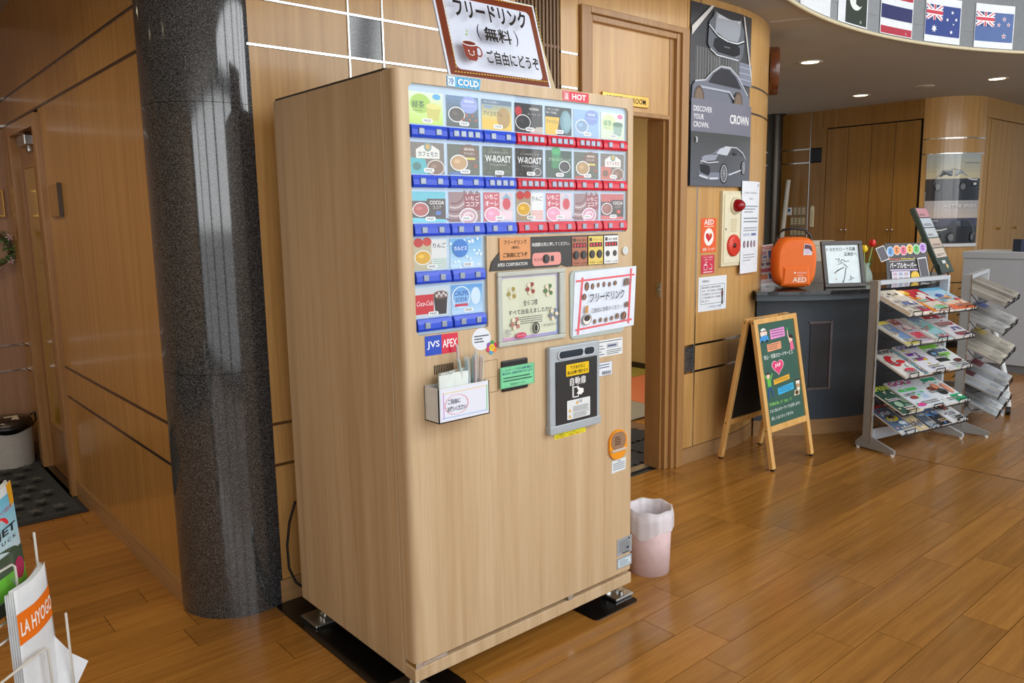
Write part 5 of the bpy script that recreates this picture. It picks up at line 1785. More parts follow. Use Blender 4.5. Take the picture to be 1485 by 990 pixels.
for k, s_ in enumerate(('屋外作業で立替の担当者の', 'ため、マスクを外して作業', 'する場合がございますので', 'ご了承の程よろしくお願い', '致します。')):
    a.text(s_, 0.032, 0.132 - k * 0.0195, 0.0115, (58, 60, 66), w=0.19 if k < 4 else 0.072)
a.ell(0.234, 0.118, 0.007, 0.008, (60, 46, 40), 12).rect(0.226, 0.08, 0.243, 0.11, (110, 50, 56)).rect(0.229, 0.03, 0.24, 0.08, (40, 40, 46))
a.text('トヨタカローラ兵庫', 0.158, 0.018, 0.011, (60, 90, 150), w=0.13, align='c')
a.build('notice_print', PRINT, t)
# fire alarm panel
fa = thing('fire_alarm_panel', 'cream fire alarm panel with red lamp and red push button on the curved wall', 'fire alarm')
CREAM = plain('cream_enamel', (222, 212, 178), 0.35)
cbox(2.762, 2.972, 1.135, 1.572, 0.0, 0.018).build('panel_frame', CREAM, fa)
cbox(2.780, 2.960, 1.155, 1.552, 0.018, 0.022).build('panel_door', plain('cream_door', (228, 220, 190), 0.35), fa)
p = wpt(2.885)
MB(Matrix.Translation((p.x, p.y - 0.022, 1.487))).lathe([(0.0, 0.062), (0.02, 0.058), (0.034, 0.04), (0.038, 0.012), (0.038, 0.0)], 24, T=Matrix.Translation((p.x, p.y - 0.022, 1.487)) @ Matrix.Rotation(H2, 4, 'X')).build('alarm_lamp', plain('red_glass_lamp', (150, 10, 24), 0.12), fa)
MB().lathe([(0.036, 0.0), (0.05, 0.0), (0.05, 0.01), (0.04, 0.012), (0.036, 0.012)], 28, T=Matrix.Translation((p.x, p.y - 0.022, 1.487)) @ Matrix.Rotation(H2, 4, 'X')).build('lamp_ring', CREAM, fa)
MB().lathe([(0.0, 0.014), (0.012, 0.014), (0.02, 0.008), (0.055, 0.018), (0.064, 0.01), (0.064, 0.0)], 32, T=Matrix.Translation((p.x - 0.012, p.y - 0.022, 1.255)) @ Matrix.Rotation(H2, 4, 'X')).build('push_button', plain('alarm_red', (216, 60, 40), 0.3), fa)
MB().lathe([(0.0, 0.018), (0.014, 0.016), (0.014, 0.006)], 18, T=Matrix.Translation((p.x - 0.012, p.y - 0.022, 1.255)) @ Matrix.Rotation(H2, 4, 'X')).build('button_core', plain('button_dark', (60, 26, 22), 0.3), fa)
a = Art(wall_map(0, 0, 0.022))
for k in range(8):
    a.rect(2.845, 1.335 + k * 0.010, 2.905, 1.339 + k * 0.010, (196, 180, 134))
a.ell(2.795, 1.352, 0.005, 0.007, (60, 54, 46), 10)
a.build('panel_print', PRINT, fa)
# long paper notice
t, a = wall_sheet('paper_notice', 'long white printed paper notice overlapping the fire alarm panel', 'notice', 2.952, 3.215, 1.082, 1.632, PAPER, 0.026)
a.text('安心・安全なドライブのための取り組みについて', 0.13, 0.476, 0.011, (70, 74, 84), w=0.2, align='c')
a.text('お知らせ', 0.13, 0.44, 0.012, (70, 74, 84), w=0.056, align='c')
for k, (ya, yb, n) in enumerate(((0.36, 0.41, 3), (0.30, 0.34, 2), (0.25, 0.28, 2))):
    a.dashes(0.03, ya, 0.24, yb, n, (140, 146, 158), 0.35, 30 + k)
a.rect(0.03, 0.225, 0.118, 0.24, (186, 196, 214)).rect(0.14, 0.225, 0.215, 0.24, (110, 124, 168))
for k in range(4):
    x = 0.045 + k * 0.05
    a2 = Art(wall_map(2.952, 1.082, 0.0268))
    a2.ell(x, 0.175, 0.016, 0.022, (96, 92, 104), 12).ell(x + 0.004, 0.175, 0.009, 0.014, (176, 140, 150), 10)
    a2.build('small_picture', PRINT, t)
a.frame(0.03, 0.055, 0.232, 0.13, 0.001, (150, 156, 168))
a.dashes(0.036, 0.07, 0.2, 0.12, 3, (150, 156, 168), 0.3, 40)
a.ell(0.232, 0.528, 0.008, 0.009, (170, 176, 186), 12)
a.build('notice_print', PRINT, t)

# ------------------------------------------------------------------ wall clock
sc_ = SA + RA * 0.615
p0 = wpt(sc_, 0.0)
an = (sc_ - SA) / RA
ck = thing('wall_clock', 'round dark wood wall clock seen edge-on at the curve of the wall', 'clock', (p0.x, p0.y, 2.372))
nv = Vector((math.sin(an), -math.cos(an), 0))
TC = nv.to_track_quat('Z', 'Y').to_matrix().to_4x4()
MB(TC).lathe([(0.0, 0.0), (0.150, 0.0), (0.152, 0.004), (0.152, 0.056), (0.148, 0.062), (0.136, 0.062), (0.134, 0.05)], 48).build('clock_case', wood('walnut_case', (70, 34, 16), (104, 56, 28), 0.3, (20, 20, 3), 0.0, coat=0.3), ck)
MB(TC).lathe([(0.0, 0.048), (0.135, 0.048)], 40).build('clock_face', plain('clock_face_white', (226, 226, 220), 0.4), ck)
MB(TC).box(-0.003, 0.003, 0, 0.09, 0.050, 0.052).box(-0.004, 0.004, -0.02, 0.06, 0.0525, 0.054, T=TC @ Matrix.Rotation(1.2, 4, 'Z')).build('hand', BLACK, ck)
MB(TC).lathe([(0.0, 0.0585), (0.136, 0.0585)], 40).build('clock_glass', clear_sheet('clock_glass_clear'), ck)

# ------------------------------------------------------------------ flags on the ribbed band
def flag_map(d0, d1, z0, z1):
    def f(u, v, h):
        x, y = arc_pt(d0 + (d1 - d0) * u, CR - 0.004 - h)
        return (x, y, z0 + (z1 - z0) * v)
    return f
def flag_thing(name, label, d0, d1, z0, z1):
    t = thing(name, label, 'flag', group='paper flags on the ribbed band')
    fm = flag_map(d0, d1, z0, z1)
    mb = MB()
    n = 8
    vs = []
    for i in range(n + 1):
        u = i / n
        for h in (0.0, 0.0012):
            vs += [fm(u, 0, h), fm(u, 1, h)]
    fs = []
    for i in range(n):
        a, b = 4 * i, 4 * i + 4
        fs += [(a, a + 1, b + 1, b), (a + 2, b + 2, b + 3, a + 3), (a + 1, a + 3, b + 3, b + 1), (a, b, b + 2, a + 2)]
    fs += [(0, 2, 3, 1), (4 * n, 4 * n + 1, 4 * n + 3, 4 * n + 2)]
    mb.add(vs, fs).build('sheet', plain('flag_paper', (222, 226, 230), 0.5), t)
    return t, Art(lambda u, v, h: fm(u, v, h + 0.0014))
def star(a, x, y, r, c, n=5, asp=1.0):
    pts = []
    for k in range(2 * n):
        rr = r if k % 2 == 0 else r * 0.45
        q = math.pi / 2 + math.pi * k / n
        pts.append((x + rr * math.cos(q), y + rr * asp * math.sin(q)))
    a.poly(pts, c)
t, a = flag_thing('paper_flag', 'blank white paper flag leftmost on the ribbed band', 100.1, 93.9, 2.622, 2.90)
a.rect(0.02, 0.3, 0.98, 0.98, (226, 230, 232), 4)
a.build('flag_print', PRINT, t)
t, a = flag_thing('paper_flag', 'dark green paper flag with white stripe and crescent', 92.4, 87.1, 2.622, 2.90)
a.rect(0.26, 0.03, 0.97, 0.97, (38, 48, 38), 4)
a.ell(0.60, 0.58, 0.22, 0.24, (226, 230, 226), 30).ell(0.66, 0.62, 0.19, 0.205, (38, 48, 38), 30)
star(a, 0.72, 0.68, 0.06, (226, 230, 226))
a.rect(0.75, 0.08, 0.80, 0.14, (150, 156, 150))
a.build('flag_print', PRINT, t)
t, a = flag_thing('paper_flag', 'red white and navy striped paper flag', 84.9, 79.7, 2.622, 2.90)
a.rect(0.02, 0.02, 0.98, 0.185, (172, 36, 58), 4)
a.build('stripe', PRINT, t)
a = Art(a.pm)
a.rect(0.02, 0.36, 0.98, 0.68, (30, 34, 92), 4)
a.build('stripe', PRINT, t)
a = Art(a.pm)
a.rect(0.02, 0.84, 0.98, 0.98, (172, 36, 58), 4)
a.build('stripe', PRINT, t)
a = Art(a.pm)
a.layer()
a.rect(0.80, 0.05, 0.83, 0.11, (214, 170, 176))
a.build('flag_print', PRINT, t)
def union(a, x0, y0, x1, y1):
    W = (232, 236, 240)
    R_ = (196, 40, 66)
    a.rect(x0, y0, x1, y1, (26, 44, 110), 2)
    k = (y1 - y0) * 0.2
    a.poly([(x0, y0), (x0 + k, y0), (x1, y1 - k), (x1, y1), (x1 - k, y1), (x0, y0 + k)], W).poly([(x0, y1), (x0, y1 - k), (x1 - k, y0), (x1, y0), (x1, y0 + k), (x0 + k, y1)], W)
    a.line([(x0 + 0.01, y0 + 0.01), (x1 - 0.01, y1 - 0.01)], k * 0.35, R_).line([(x0 + 0.01, y1 - 0.01), (x1 - 0.01, y0 + 0.01)], k * 0.35, R_)
    cx, cy = (x0 + x1) / 2, (y0 + y1) / 2
    a.rect(cx - k * 0.55, y0, cx + k * 0.55, y1, W).rect(x0, cy - k * 0.9, x1, cy + k * 0.9, W)
    a.rect(cx - k * 0.32, y0, cx + k * 0.32, y1, R_).rect(x0, cy - k * 0.55, x1, cy + k * 0.55, R_)
t, a = flag_thing('paper_flag', 'deep blue paper flag with union cross and six white stars', 77.8, 72.6, 2.622, 2.925)
a.rect(0.01, 0.15, 0.98, 0.83, (24, 54, 130), 4)
union(a, 0.02, 0.49, 0.49, 0.83)
star(a, 0.26, 0.30, 0.085, (236, 238, 242), 7, 1.1)
for x, y, r in ((0.75, 0.70, 0.04), (0.62, 0.53, 0.04), (0.86, 0.55, 0.04), (0.79, 0.44, 0.025), (0.74, 0.26, 0.045)):
    star(a, x, y, r, (236, 238, 242), 7, 1.1)
a.build('flag_print', PRINT, t)
t, a = flag_thing('paper_flag', 'faded blue paper flag with union cross and four red stars', 70.6, 65.4, 2.620, 2.925)
a.rect(0.01, 0.15, 0.98, 0.82, (64, 92, 150), 4)
union(a, 0.02, 0.49, 0.50, 0.82)
for x, y, r in ((0.74, 0.68, 0.055), (0.61, 0.54, 0.05), (0.85, 0.56, 0.05), (0.75, 0.29, 0.065)):
    star(a, x, y, r, (236, 238, 242), 5, 1.1)
    star(a, x, y, r * 0.62, (190, 60, 80), 5, 1.1)
a.build('flag_print', PRINT, t)

# ------------------------------------------------------------------ curved poster on the rounded corner
def rmap(u, v, h):
    q = 0.13 + (H2 - 0.30) * u
    p = rc(q, 0.003 + h)
    return (p[0], p[1], 1.075 + 0.955 * v)
t = thing('car_poster', 'curved ACTIVE SPORT poster with two cars on the rounded corner', 'poster')
mb = MB()
vs = []
n = 18
for i in range(n + 1):
    for h in (0.0, 0.0012):
        vs += [rmap(i / n, 0, h), rmap(i / n, 1, h)]
fs = []
for i in range(n):
    a_, b_ = 4 * i, 4 * i + 4
    fs += [(a_, a_ + 1, b_ + 1, b_), (a_ + 2, b_ + 2, b_ + 3, a_ + 3), (a_ + 1, a_ + 3, b_ + 3, b_ + 1), (a_, b_, b_ + 2, a_ + 2)]
mb.add(vs, fs).build('sheet', plain('poster_white', (216, 216, 214), 0.3), t)
a = Art(lambda u, v, h: rmap(u, v, h + 0.0016))
a.STEP = 0.0004
NX = 18
def R2(x0, y0, x1, y1, c):
    a.rect(x0, y0, x1, y1, c, max(2, int((x1 - x0) * NX)))
a.grad(0, 0.80, 1, 1, (196, 190, 160), (172, 180, 180), 4, False, NX)
a.poly([(0, 0.78), (0.2, 0.8), (0.36, 1.0), (0, 1.0)], (190, 196, 198))
R2(0, 0.735, 1, 0.80, (206, 196, 162))
R2(0, 0.50, 1, 0.735, (44, 48, 56))
a.grad(0, 0.26, 1, 0.50, (202, 186, 174), (170, 168, 172), 5, False, NX)
a.poly([(0, 0.60), (0.35, 0.575), (0.7, 0.545), (1, 0.50), (1, 0.46), (0, 0.46)], (176, 174, 178))
R2(0, 0.22, 1, 0.31, (66, 66, 92))
R2(0, 0.035, 1, 0.22, (36, 38, 44))
def pcar(x0, y0, sx, sy, flip, body, glass):
    def P(pts):
        return [(x0 + (1 - p[0] if flip else p[0]) * sx, y0 + p[1] * sy) for p in pts]
    a.poly(P([(0.0, 0.18), (0.0, 0.42), (0.1, 0.56), (0.32, 0.66), (0.45, 0.90), (0.62, 0.98), (0.84, 0.92), (0.97, 0.62), (1.0, 0.36), (0.96, 0.16), (0.5, 0.1), (0.1, 0.08)]), body)
    a.poly(P([(0.30, 0.66), (0.46, 0.88), (0.58, 0.92), (0.60, 0.66)]), glass)
    a.poly(P([(0.64, 0.66), (0.64, 0.92), (0.82, 0.88), (0.92, 0.64)]), (52, 60, 68))
    a.line(P([(0.02, 0.5), (0.18, 0.50), (0.3, 0.56)]), sx * 0.018, (206, 212, 216))
    a.poly(P([(0.0, 0.2), (0.0, 0.40), (0.16, 0.36), (0.2, 0.2)]), (30, 32, 36))
    a.poly(P([(0.05, 0.27), (0.14, 0.26), (0.14, 0.36), (0.05, 0.37)]), (222, 222, 220))
    for wx, rx in ((0.40, 0.09), (0.92, 0.06)):
        c = P([(wx, 0.2)])[0]
        a.ell(c[0], c[1], rx * sx, 0.2 * sy, (34, 34, 38), 16).ell(c[0], c[1], rx * 0.65 * sx, 0.14 * sy, (110, 112, 116), 14)
pcar(0.14, 0.60, 0.80, 0.245, True, (112, 124, 140), (150, 160, 166))
pcar(0.15, 0.055, 0.78, 0.25, False, (98, 108, 118), (90, 98, 106))
a.text('ACTIVE SPORT', 0.60, 0.425, 0.032, (236, 236, 236), w=0.60, align='c', bold=0.01, slant=0.3)
a.text('COROLLA', 0.07, 0.278, 0.018, (230, 230, 232), w=0.17, bold=0.01)
a.text('COROLLA TOURING', 0.64, 0.893, 0.014, (90, 96, 100), w=0.3)
R2(0, 0.0, 1, 0.035, (222, 224, 226))
a.build('poster_print', GPRINT, t)
# ------------------------------------------------------------------ service counter (curved)
KX, KY = 4.38, 1.95
def kp(deg, r):
    q = math.radians(deg)
    return (KX + r * math.cos(q), KY + r * math.sin(q))
def kbox(d0, d1, r0, r1, z0, z1, n=40):
    mb = MB()
    vs = []
    for i in range(n + 1):
        d = d0 + (d1 - d0) * i / n
        for r in (r0, r1):
            x, y = kp(d, r)
            vs += [(x, y, z0), (x, y, z1)]
    fs = []
    for i in range(n):
        a, b = 4 * i, 4 * i + 4
        fs += [(a, a + 1, b + 1, b), (a + 2, b + 2, b + 3, a + 3), (a + 1, a + 3, b + 3, b + 1), (a, b, b + 2, a + 2)]
    fs += [(0, 2, 3, 1), (4 * n, 4 * n + 1, 4 * n + 3, 4 * n + 2)]
    return mb.add(vs, fs)
CT = 0.96
KD0, KD1 = 223.0, 312.0
ctr = thing('service_counter', 'curved dark slate service counter with black granite top', 'counter')
SLATE = plain('slate_panel', (58, 68, 78), 0.42, var=0.08, scale=5)
kbox(KD0, KD1, 1.46, 1.50, 0.10, 0.90).build('front_panel', SLATE, ctr)
kbox(KD0, KD1, 1.455, 1.505, 0.0, 0.10).build('kick_board', BASEB, ctr)
kbox(KD0 - 1, KD1 + 1, 1.44, 1.63, 0.90, 0.938).build('underside_band', plain('slate_band', (72, 82, 90), 0.35), ctr)
kbox(KD0 - 1.2, KD1 + 1.5, 1.14, 1.655, 0.938, CT).build('granite_top', GRANB, ctr)
kbox(KD0, KD1, 1.15, 1.19, 0.0, 0.938).build('rear_panel', SLATE, ctr)
cpn = kbox(236.4, 241.6, 1.50, 1.506, 0.315, 0.735, 8).build('inset_panel', plain('dark_inset_panel', (50, 50, 54), 0.35), ctr)
kbox(236.0, 242.0, 1.50, 1.510, 0.735, 0.75, 8).build('inset_trim', plain('bronze_trim', (120, 112, 116), 0.3, 0.6), cpn)
kbox(241.6, 242.2, 1.50, 1.512, 0.30, 0.75, 2).build('inset_trim', plain('bronze_trim', (120, 112, 116), 0.3, 0.6), cpn)
kbox(236.0, 242.0, 1.50, 1.510, 0.30, 0.315, 8).build('inset_trim', plain('bronze_trim', (120, 112, 116), 0.3, 0.6), cpn)
# inner desk behind the counter
dk = tag(MB().box(4.15, 4.92, 1.12, 1.42, 0.0, 0.70).box(4.12, 4.95, 1.06, 1.5, 0.70, 0.73, bev=0.004).build('office_desk', plain('desk_laminate', (120, 92, 62), 0.4)), 'brown office desk behind the service counter', 'desk')

def face_rot(deg):      # local -Y looks towards this compass angle
    return math.radians(deg + 90)

# AED bag
ab = thing('aed_bag', 'bright orange AED carry bag with black handle on the counter', 'medical bag', (3.55, 0.842, CT), face_rot(224))
ORG = plain('orange_eva', (240, 112, 26), 0.5, var=0.03)
def bag_pts(sx, sz, y, n=48, e=3.4, zc=0.166, taper=0.06):
    out = []
    for k in range(n):
        q = 2 * math.pi * k / n
        c, s_ = math.cos(q), math.sin(q)
        x = sx * math.copysign(abs(c) ** (2 / e), c)
        z = sz * math.copysign(abs(s_) ** (2 / e), s_)
        x *= 1 + taper * (z / sz) * (-0.2) - 0.05 * max(0, -z / sz)
        out.append((x, y, zc + z))
    return out
def loft(rings, name, mat, parent):
    mb = MB()
    n = len(rings[0])
    vs = [p for r_ in rings for p in r_]
    fs = []
    for i in range(len(rings) - 1):
        for k in range(n):
            k2 = (k + 1) % n
            fs.append((i * n + k, i * n + k2, (i + 1) * n + k2, (i + 1) * n + k))
    mb.add(vs, fs, True)
    mb.add(rings[0], [tuple(range(n))])
    mb.add(rings[-1], [tuple(range(n))])
    return mb.build(name, mat, parent)
S_, Z_ = 0.133, 0.163
loft([bag_pts(S_ * 0.80, Z_ * 0.84, -0.105), bag_pts(S_ * 0.86, Z_ * 0.89, -0.103), bag_pts(S_ * 0.95, Z_ * 0.965, -0.082), bag_pts(S_, Z_, -0.05), bag_pts(S_, Z_, -0.002)], 'front_shell', ORG, ab)
loft([bag_pts(S_ * 0.985, Z_ * 0.985, -0.004), bag_pts(S_ * 0.985, Z_ * 0.985, 0.004)], 'zip_band', BLACK, ab)
loft([bag_pts(S_, Z_, 0.002), bag_pts(S_, Z_, 0.03), bag_pts(S_ * 0.92, Z_ * 0.94, 0.05)], 'rear_shell', ORG, ab)
mb = MB()
mb.add([(-0.085, -0.104, 0.145), (0.075, -0.104, 0.145), (0.088, -0.104, 0.02), (-0.092, -0.104, 0.02), (-0.07, -0.114, 0.128), (0.062, -0.114, 0.128), (0.075, -0.114, 0.034), (-0.078, -0.114, 0.034)],
       [(4, 5, 6, 7), (0, 1, 5, 4), (1, 2, 6, 5), (2, 3, 7, 6), (3, 0, 4, 7)])
mb.build('raised_pocket', ORG, ab)
MB().tube([(-0.11, 0.0, 0.28), (-0.105, 0.0, 0.335), (-0.07, 0.0, 0.372), (0.0, 0.0, 0.384), (0.07, 0.0, 0.372), (0.105, 0.0, 0.335), (0.118, 0.0, 0.28)], 0.009, 8).build('carry_handle', BLACK, ab)
MB().box(-0.125, -0.108, -0.012, 0.012, 0.262, 0.30, bev=0.003).build('strap_ring', BLACK, ab)
a = Art(lambda u, v, h: (u, -0.114 - h, v))
a.text('AED', 0.018, 0.044, 0.032, (250, 236, 226), w=0.085, align='c', bold=0.02)
a.text('NIHON KOHDEN', 0.030, 0.099, 0.009, (250, 230, 214), w=0.06, align='c', bold=0.01)
a.ell(-0.012, 0.1035, 0.006, 0.006, (250, 236, 226), 12)
a.text('cardiolife', 0.02, 0.084, 0.008, (250, 230, 214), w=0.036, align='c')
a.build('lettering', MATTE, ab)
a = Art(lambda u, v, h: (u, -0.1065 - h, v))
a.poly([(0.036, 0.215), (0.092, 0.215), (0.085, 0.278), (0.042, 0.288)], (226, 224, 230))
a.poly([(0.042, 0.255), (0.088, 0.25), (0.084, 0.275), (0.045, 0.283)], (96, 46, 50))
a.ell(0.062, 0.238, 0.016, 0.018, (216, 196, 226), 12)
a.poly([(0.075, 0.25), (0.09, 0.235), (0.088, 0.26)], (40, 40, 46))
a.build('sticker', GPRINT, ab)

# leaflet in a clear stand
lf = thing('leaflet_stand', 'printed leaflet in a clear acrylic stand between the wall and the orange bag', 'leaflet', (3.54, 0.955, CT), face_rot(216))
TLf = Matrix.Rotation(math.radians(-10), 4, 'X') @ Matrix.Rotation(math.radians(-8), 4, 'Y')
MB(TLf).box(-0.098, 0.098, 0.0, 0.0015, 0.012, 0.285).build('leaflet', PAPER, lf)
MB().box(-0.098, 0.098, -0.02, 0.02, 0.0, 0.003).box(-0.098, 0.098, -0.006, -0.004, 0.0, 0.05).build('acrylic_stand', clear_sheet('clear_stand'), lf)
MB().tube([(-0.1, 0.04, 0.2), (-0.1, 0.07, 0.002)], 0.003, 6).build('stand_leg', clear_sheet('clear_stand'), lf)
a = Art(lambda u, v, h: TLf @ Vector((-0.098 + u * 0.196, -h, 0.013 + v * 0.271)))
a.dashes(0.08, 0.89, 0.92, 0.97, 2, (206, 70, 56), 0.6, 3, 0.06, 0.14)
a.rect(0.06, 0.78, 0.18, 0.86, (90, 110, 170)).rect(0.22, 0.76, 0.36, 0.86, (196, 150, 170)).rect(0.42, 0.66, 0.92, 0.85, (60, 100, 180))
a.rect(0.06, 0.68, 0.18, 0.75, (170, 90, 90)).rect(0.24, 0.68, 0.36, 0.74, (120, 130, 190))
for k in range(4):
    a.rect(0.1 + k * 0.2, 0.5, 0.24 + k * 0.2, 0.57, (90 + 20 * k, 90, 110))
a.rect(0.08, 0.34, 0.5, 0.43, (190, 70, 90)).rect(0.55, 0.34, 0.92, 0.43, (70, 90, 150))
a.rect(0.1, 0.16, 0.3, 0.29, (226, 130, 60)).rect(0.35, 0.16, 0.9, 0.29, (60, 90, 160))
a.dashes(0.1, 0.06, 0.9, 0.13, 2, (200, 80, 60), 0.5, 9)
a.dashes(0.1, 0.6, 0.6, 0.64, 1, (120, 120, 130), 0.5, 10)
a.build('leaflet_print', PRINT, lf)

# autograph board in a dark frame
ag = thing('framed_autograph', 'autographed white card in a dark wooden easel frame on the counter', 'picture frame', (3.782, 0.597, CT), math.atan2(-0.153, 0.221) + 0.03)
TA = Matrix.Rotation(math.radians(-15), 4, 'X')
FWd, FHt = 0.285, 0.305
mb = MB(TA)
b = 0.026
mb.box(-FWd / 2, FWd / 2, -0.012, 0.008, 0, b, bev=0.002).box(-FWd / 2, FWd / 2, -0.012, 0.008, FHt - b, FHt, bev=0.002).box(-FWd / 2, -FWd / 2 + b, -0.012, 0.008, b, FHt - b, bev=0.002).box(FWd / 2 - b, FWd / 2, -0.012, 0.008, b, FHt - b, bev=0.002)
mb.build('frame', plain('dark_grey_wood', (58, 52, 50), 0.4), ag)
MB(TA).box(-FWd / 2 + 0.01, FWd / 2 - 0.01, 0.0, 0.006, 0.01, FHt - 0.01).build('card', plain('autograph_card', (222, 236, 240), 0.5), ag)
MB().prism([(0.075, 0.2), (0.16, 0.0), (0.02, 0.0), (0.012, 0.05)], 'x', -0.06, -0.055).build('easel_leg', plain('kraft_board', (176, 134, 76), 0.6), ag)
a = Art(lambda u, v, h: TA @ Vector((u, -0.0004 - h, v)))
INK = (46, 46, 60)
a.text('トヨタカローラ兵庫', -0.105, 0.238, 0.026, INK, w=0.2, bold=0.01)
a.text('玉津店へ', 0.012, 0.205, 0.026, INK, w=0.09, bold=0.01)
for st in ([(-0.05, 0.185), (-0.02, 0.188), (-0.03, 0.165)], [(-0.015, 0.165), (-0.005, 0.182), (0.012, 0.178), (0.012, 0.168), (0.045, 0.172)], [(-0.035, 0.150), (-0.01, 0.158), (0.0, 0.165)],
           [(-0.065, 0.09), (-0.045, 0.11), (-0.005, 0.128), (0.005, 0.13), (-0.015, 0.122), (-0.065, 0.094)], [(0.005, 0.155), (0.03, 0.13)], [(0.012, 0.126), (0.018, 0.12), (0.0, 0.055), (-0.012, 0.03), (-0.01, 0.042)],
           [(0.045, 0.075), (0.046, 0.06), (0.068, 0.058)], [(0.03, 0.045), (0.052, 0.052)]):
    a.line(st, 0.0035, INK)
a.build('handwriting', MATTE, ag)

# glass vase with two tulips
vz = thing('tulip_vase', 'fluted glass vase with one red and one yellow tulip on the counter', 'vase', (4.19, 0.66, CT))
def flute(a_, i, r, z):
    return r * (1 + 0.03 * math.cos(10 * a_)), z
MB().lathe([(0.0, 0.003), (0.044, 0.003), (0.047, 0.02), (0.043, 0.06), (0.028, 0.095), (0.024, 0.115), (0.03, 0.135)], 60, wob=flute).build('glass_body', film('vase_glass', (206, 226, 218), 0.42, 0.08), vz)
GREEN = plain('tulip_green', (84, 150, 56), 0.5)
def tulip(x, y, zt, mat, lean):
    st = MB().tube([(0.0, 0.0, 0.02), (x * 0.4, y * 0.4, zt * 0.5), (x, y, zt)], 0.0035, 6).build('stem', plain('stem_green', (150, 186, 110), 0.5), vz)
    mb = MB()
    for k in range(6):
        q = k * math.pi / 3
        pts = []
        for (w_, r_, z_) in ((0.002, 0.004, 0.0), (0.014, 0.02, 0.016), (0.014, 0.021, 0.032), (0.004, 0.012, 0.052)):
            for sg_ in (-1, 1):
                pts.append((x + r_ * math.cos(q) - sg_ * w_ * math.sin(q), y + r_ * math.sin(q) + sg_ * w_ * math.cos(q), zt + z_))
        mb.add(pts, [(0, 1, 3, 2), (2, 3, 5, 4), (4, 5, 7, 6)], True)
    mb.build('tulip_head', mat, vz)
tulip(-0.006, 0.012, 0.205, plain('tulip_yellow', (240, 206, 24), 0.45), 0)
tulip(0.02, -0.03, 0.243, plain('tulip_red', (214, 36, 30), 0.45), 0)
for k, (dx, dy, h_) in enumerate(((0.03, -0.03, 0.20), (-0.02, 0.03, 0.17), (0.015, -0.045, 0.16))):
    mb = MB()
    pts = []
    for (w_, t_) in ((0.003, 0.0), (0.013, 0.45), (0.010, 0.75), (0.001, 1.0)):
        c = Vector((dx * t_, dy * t_, 0.06 + (h_ - 0.06) * t_))
        pts += [(c.x - w_ * 0.7, c.y - w_ * 0.7, c.z), (c.x + w_ * 0.7, c.y + w_ * 0.7, c.z)]
    mb.add(pts, [(0, 1, 3, 2), (2, 3, 5, 4), (4, 5, 7, 6)], True)
    mb.build('leaf', GREEN, vz)

# price saver sign with coloured tags
ps = thing('promotion_sign', 'dark promotion board with coloured oval tags and white lettering on the counter', 'sign', (4.46, 0.50, CT), math.radians(-38))
TP = Matrix.Rotation(math.radians(-14), 4, 'X')
MB(TP).box(-0.13, 0.17, 0.0, 0.006, 0.0, 0.27).build('board', plain('charcoal_board', (72, 70, 74), 0.5), ps)
MB().prism([(0.06, 0.22), (0.15, 0.0), (0.02, 0.0)], 'x', 0.0, 0.005).build('easel_leg', BLACK, ps)
a = Art(lambda u, v, h: TP @ Vector((u, -h, v)))
OV = [(110, 170, 232), (240, 150, 80), (238, 110, 140), (246, 190, 70), (110, 200, 110), (190, 140, 226)]
for k, c in enumerate(OV):
    x = -0.093 + k * 0.046
    z = 0.212 + 0.006 * (k % 2) + k * 0.003
    a.ell(x, z, 0.026, 0.036, (236, 236, 236), 20).ell(x, z, 0.0225, 0.032, c, 20)
    dk_ = tuple(int(v_ * 0.35) for v_ in c)
    a.line([(x - 0.010, z + 0.012), (x + 0.010, z + 0.010)], 0.004, dk_).line([(x - 0.008, z - 0.002), (x + 0.008, z - 0.012)], 0.004, dk_).line([(x, z + 0.018), (x - 0.004, z - 0.016)], 0.0035, dk_)
a.text('Ultimate', -0.12, 0.150, 0.014, (226, 110, 60), w=0.09, bold=0.02)
a.text('Selection!!', -0.025, 0.152, 0.014, (236, 216, 70), w=0.1, bold=0.02)
a.line([(-0.11, 0.140), (0.07, 0.148)], 0.004, (220, 216, 220))
a.text('パープルセーバー', -0.108, 0.092, 0.040, (244, 240, 246), w=0.19, bold=0.03)
a.rect(-0.11, 0.074, 0.09, 0.084, (206, 186, 226))
a.rect(-0.10, 0.0, 0.03, 0.07, (226, 228, 236))
for k in range(6):
    a.rect(-0.09 + (k % 3) * 0.04, 0.008 + (k // 3) * 0.032, -0.062 + (k % 3) * 0.04, 0.03 + (k // 3) * 0.032, [(206, 170, 196), (170, 176, 206), (196, 176, 190)][k % 3])
pts = []
for k in range(24):
    rr = 0.036 if k % 2 == 0 else 0.031
    pts.append((0.066 + rr * 0.9 * math.cos(k * math.pi / 12), 0.036 + rr * math.sin(k * math.pi / 12)))
a.poly(pts, (240, 196, 40))
a.build('sign_print', PRINT, ps)
MB(TP @ Matrix.Translation((0.138, -0.012, 0.01)) @ Matrix.Rotation(-0.12, 4, 'Y')).box(-0.032, 0.032, 0, 0.004, 0, 0.155).build('phone_cutout', plain('cutout_white', (226, 226, 228), 0.4), ps)
MB(TP @ Matrix.Translation((0.138, -0.014, 0.01)) @ Matrix.Rotation(-0.12, 4, 'Y')).box(-0.027, 0.027, 0, 0.002, 0.008, 0.147).build('phone_screen', plain('cutout_dark', (66, 60, 72), 0.3), ps)
MB(TP @ Matrix.Translation((-0.145, -0.012, 0.165)) @ Matrix.Rotation(-0.35, 4, 'Y')).box(-0.032, 0.032, 0, 0.004, -0.02, 0.085).build('phone_cutout', plain('cutout_white', (226, 226, 228), 0.4), ps)
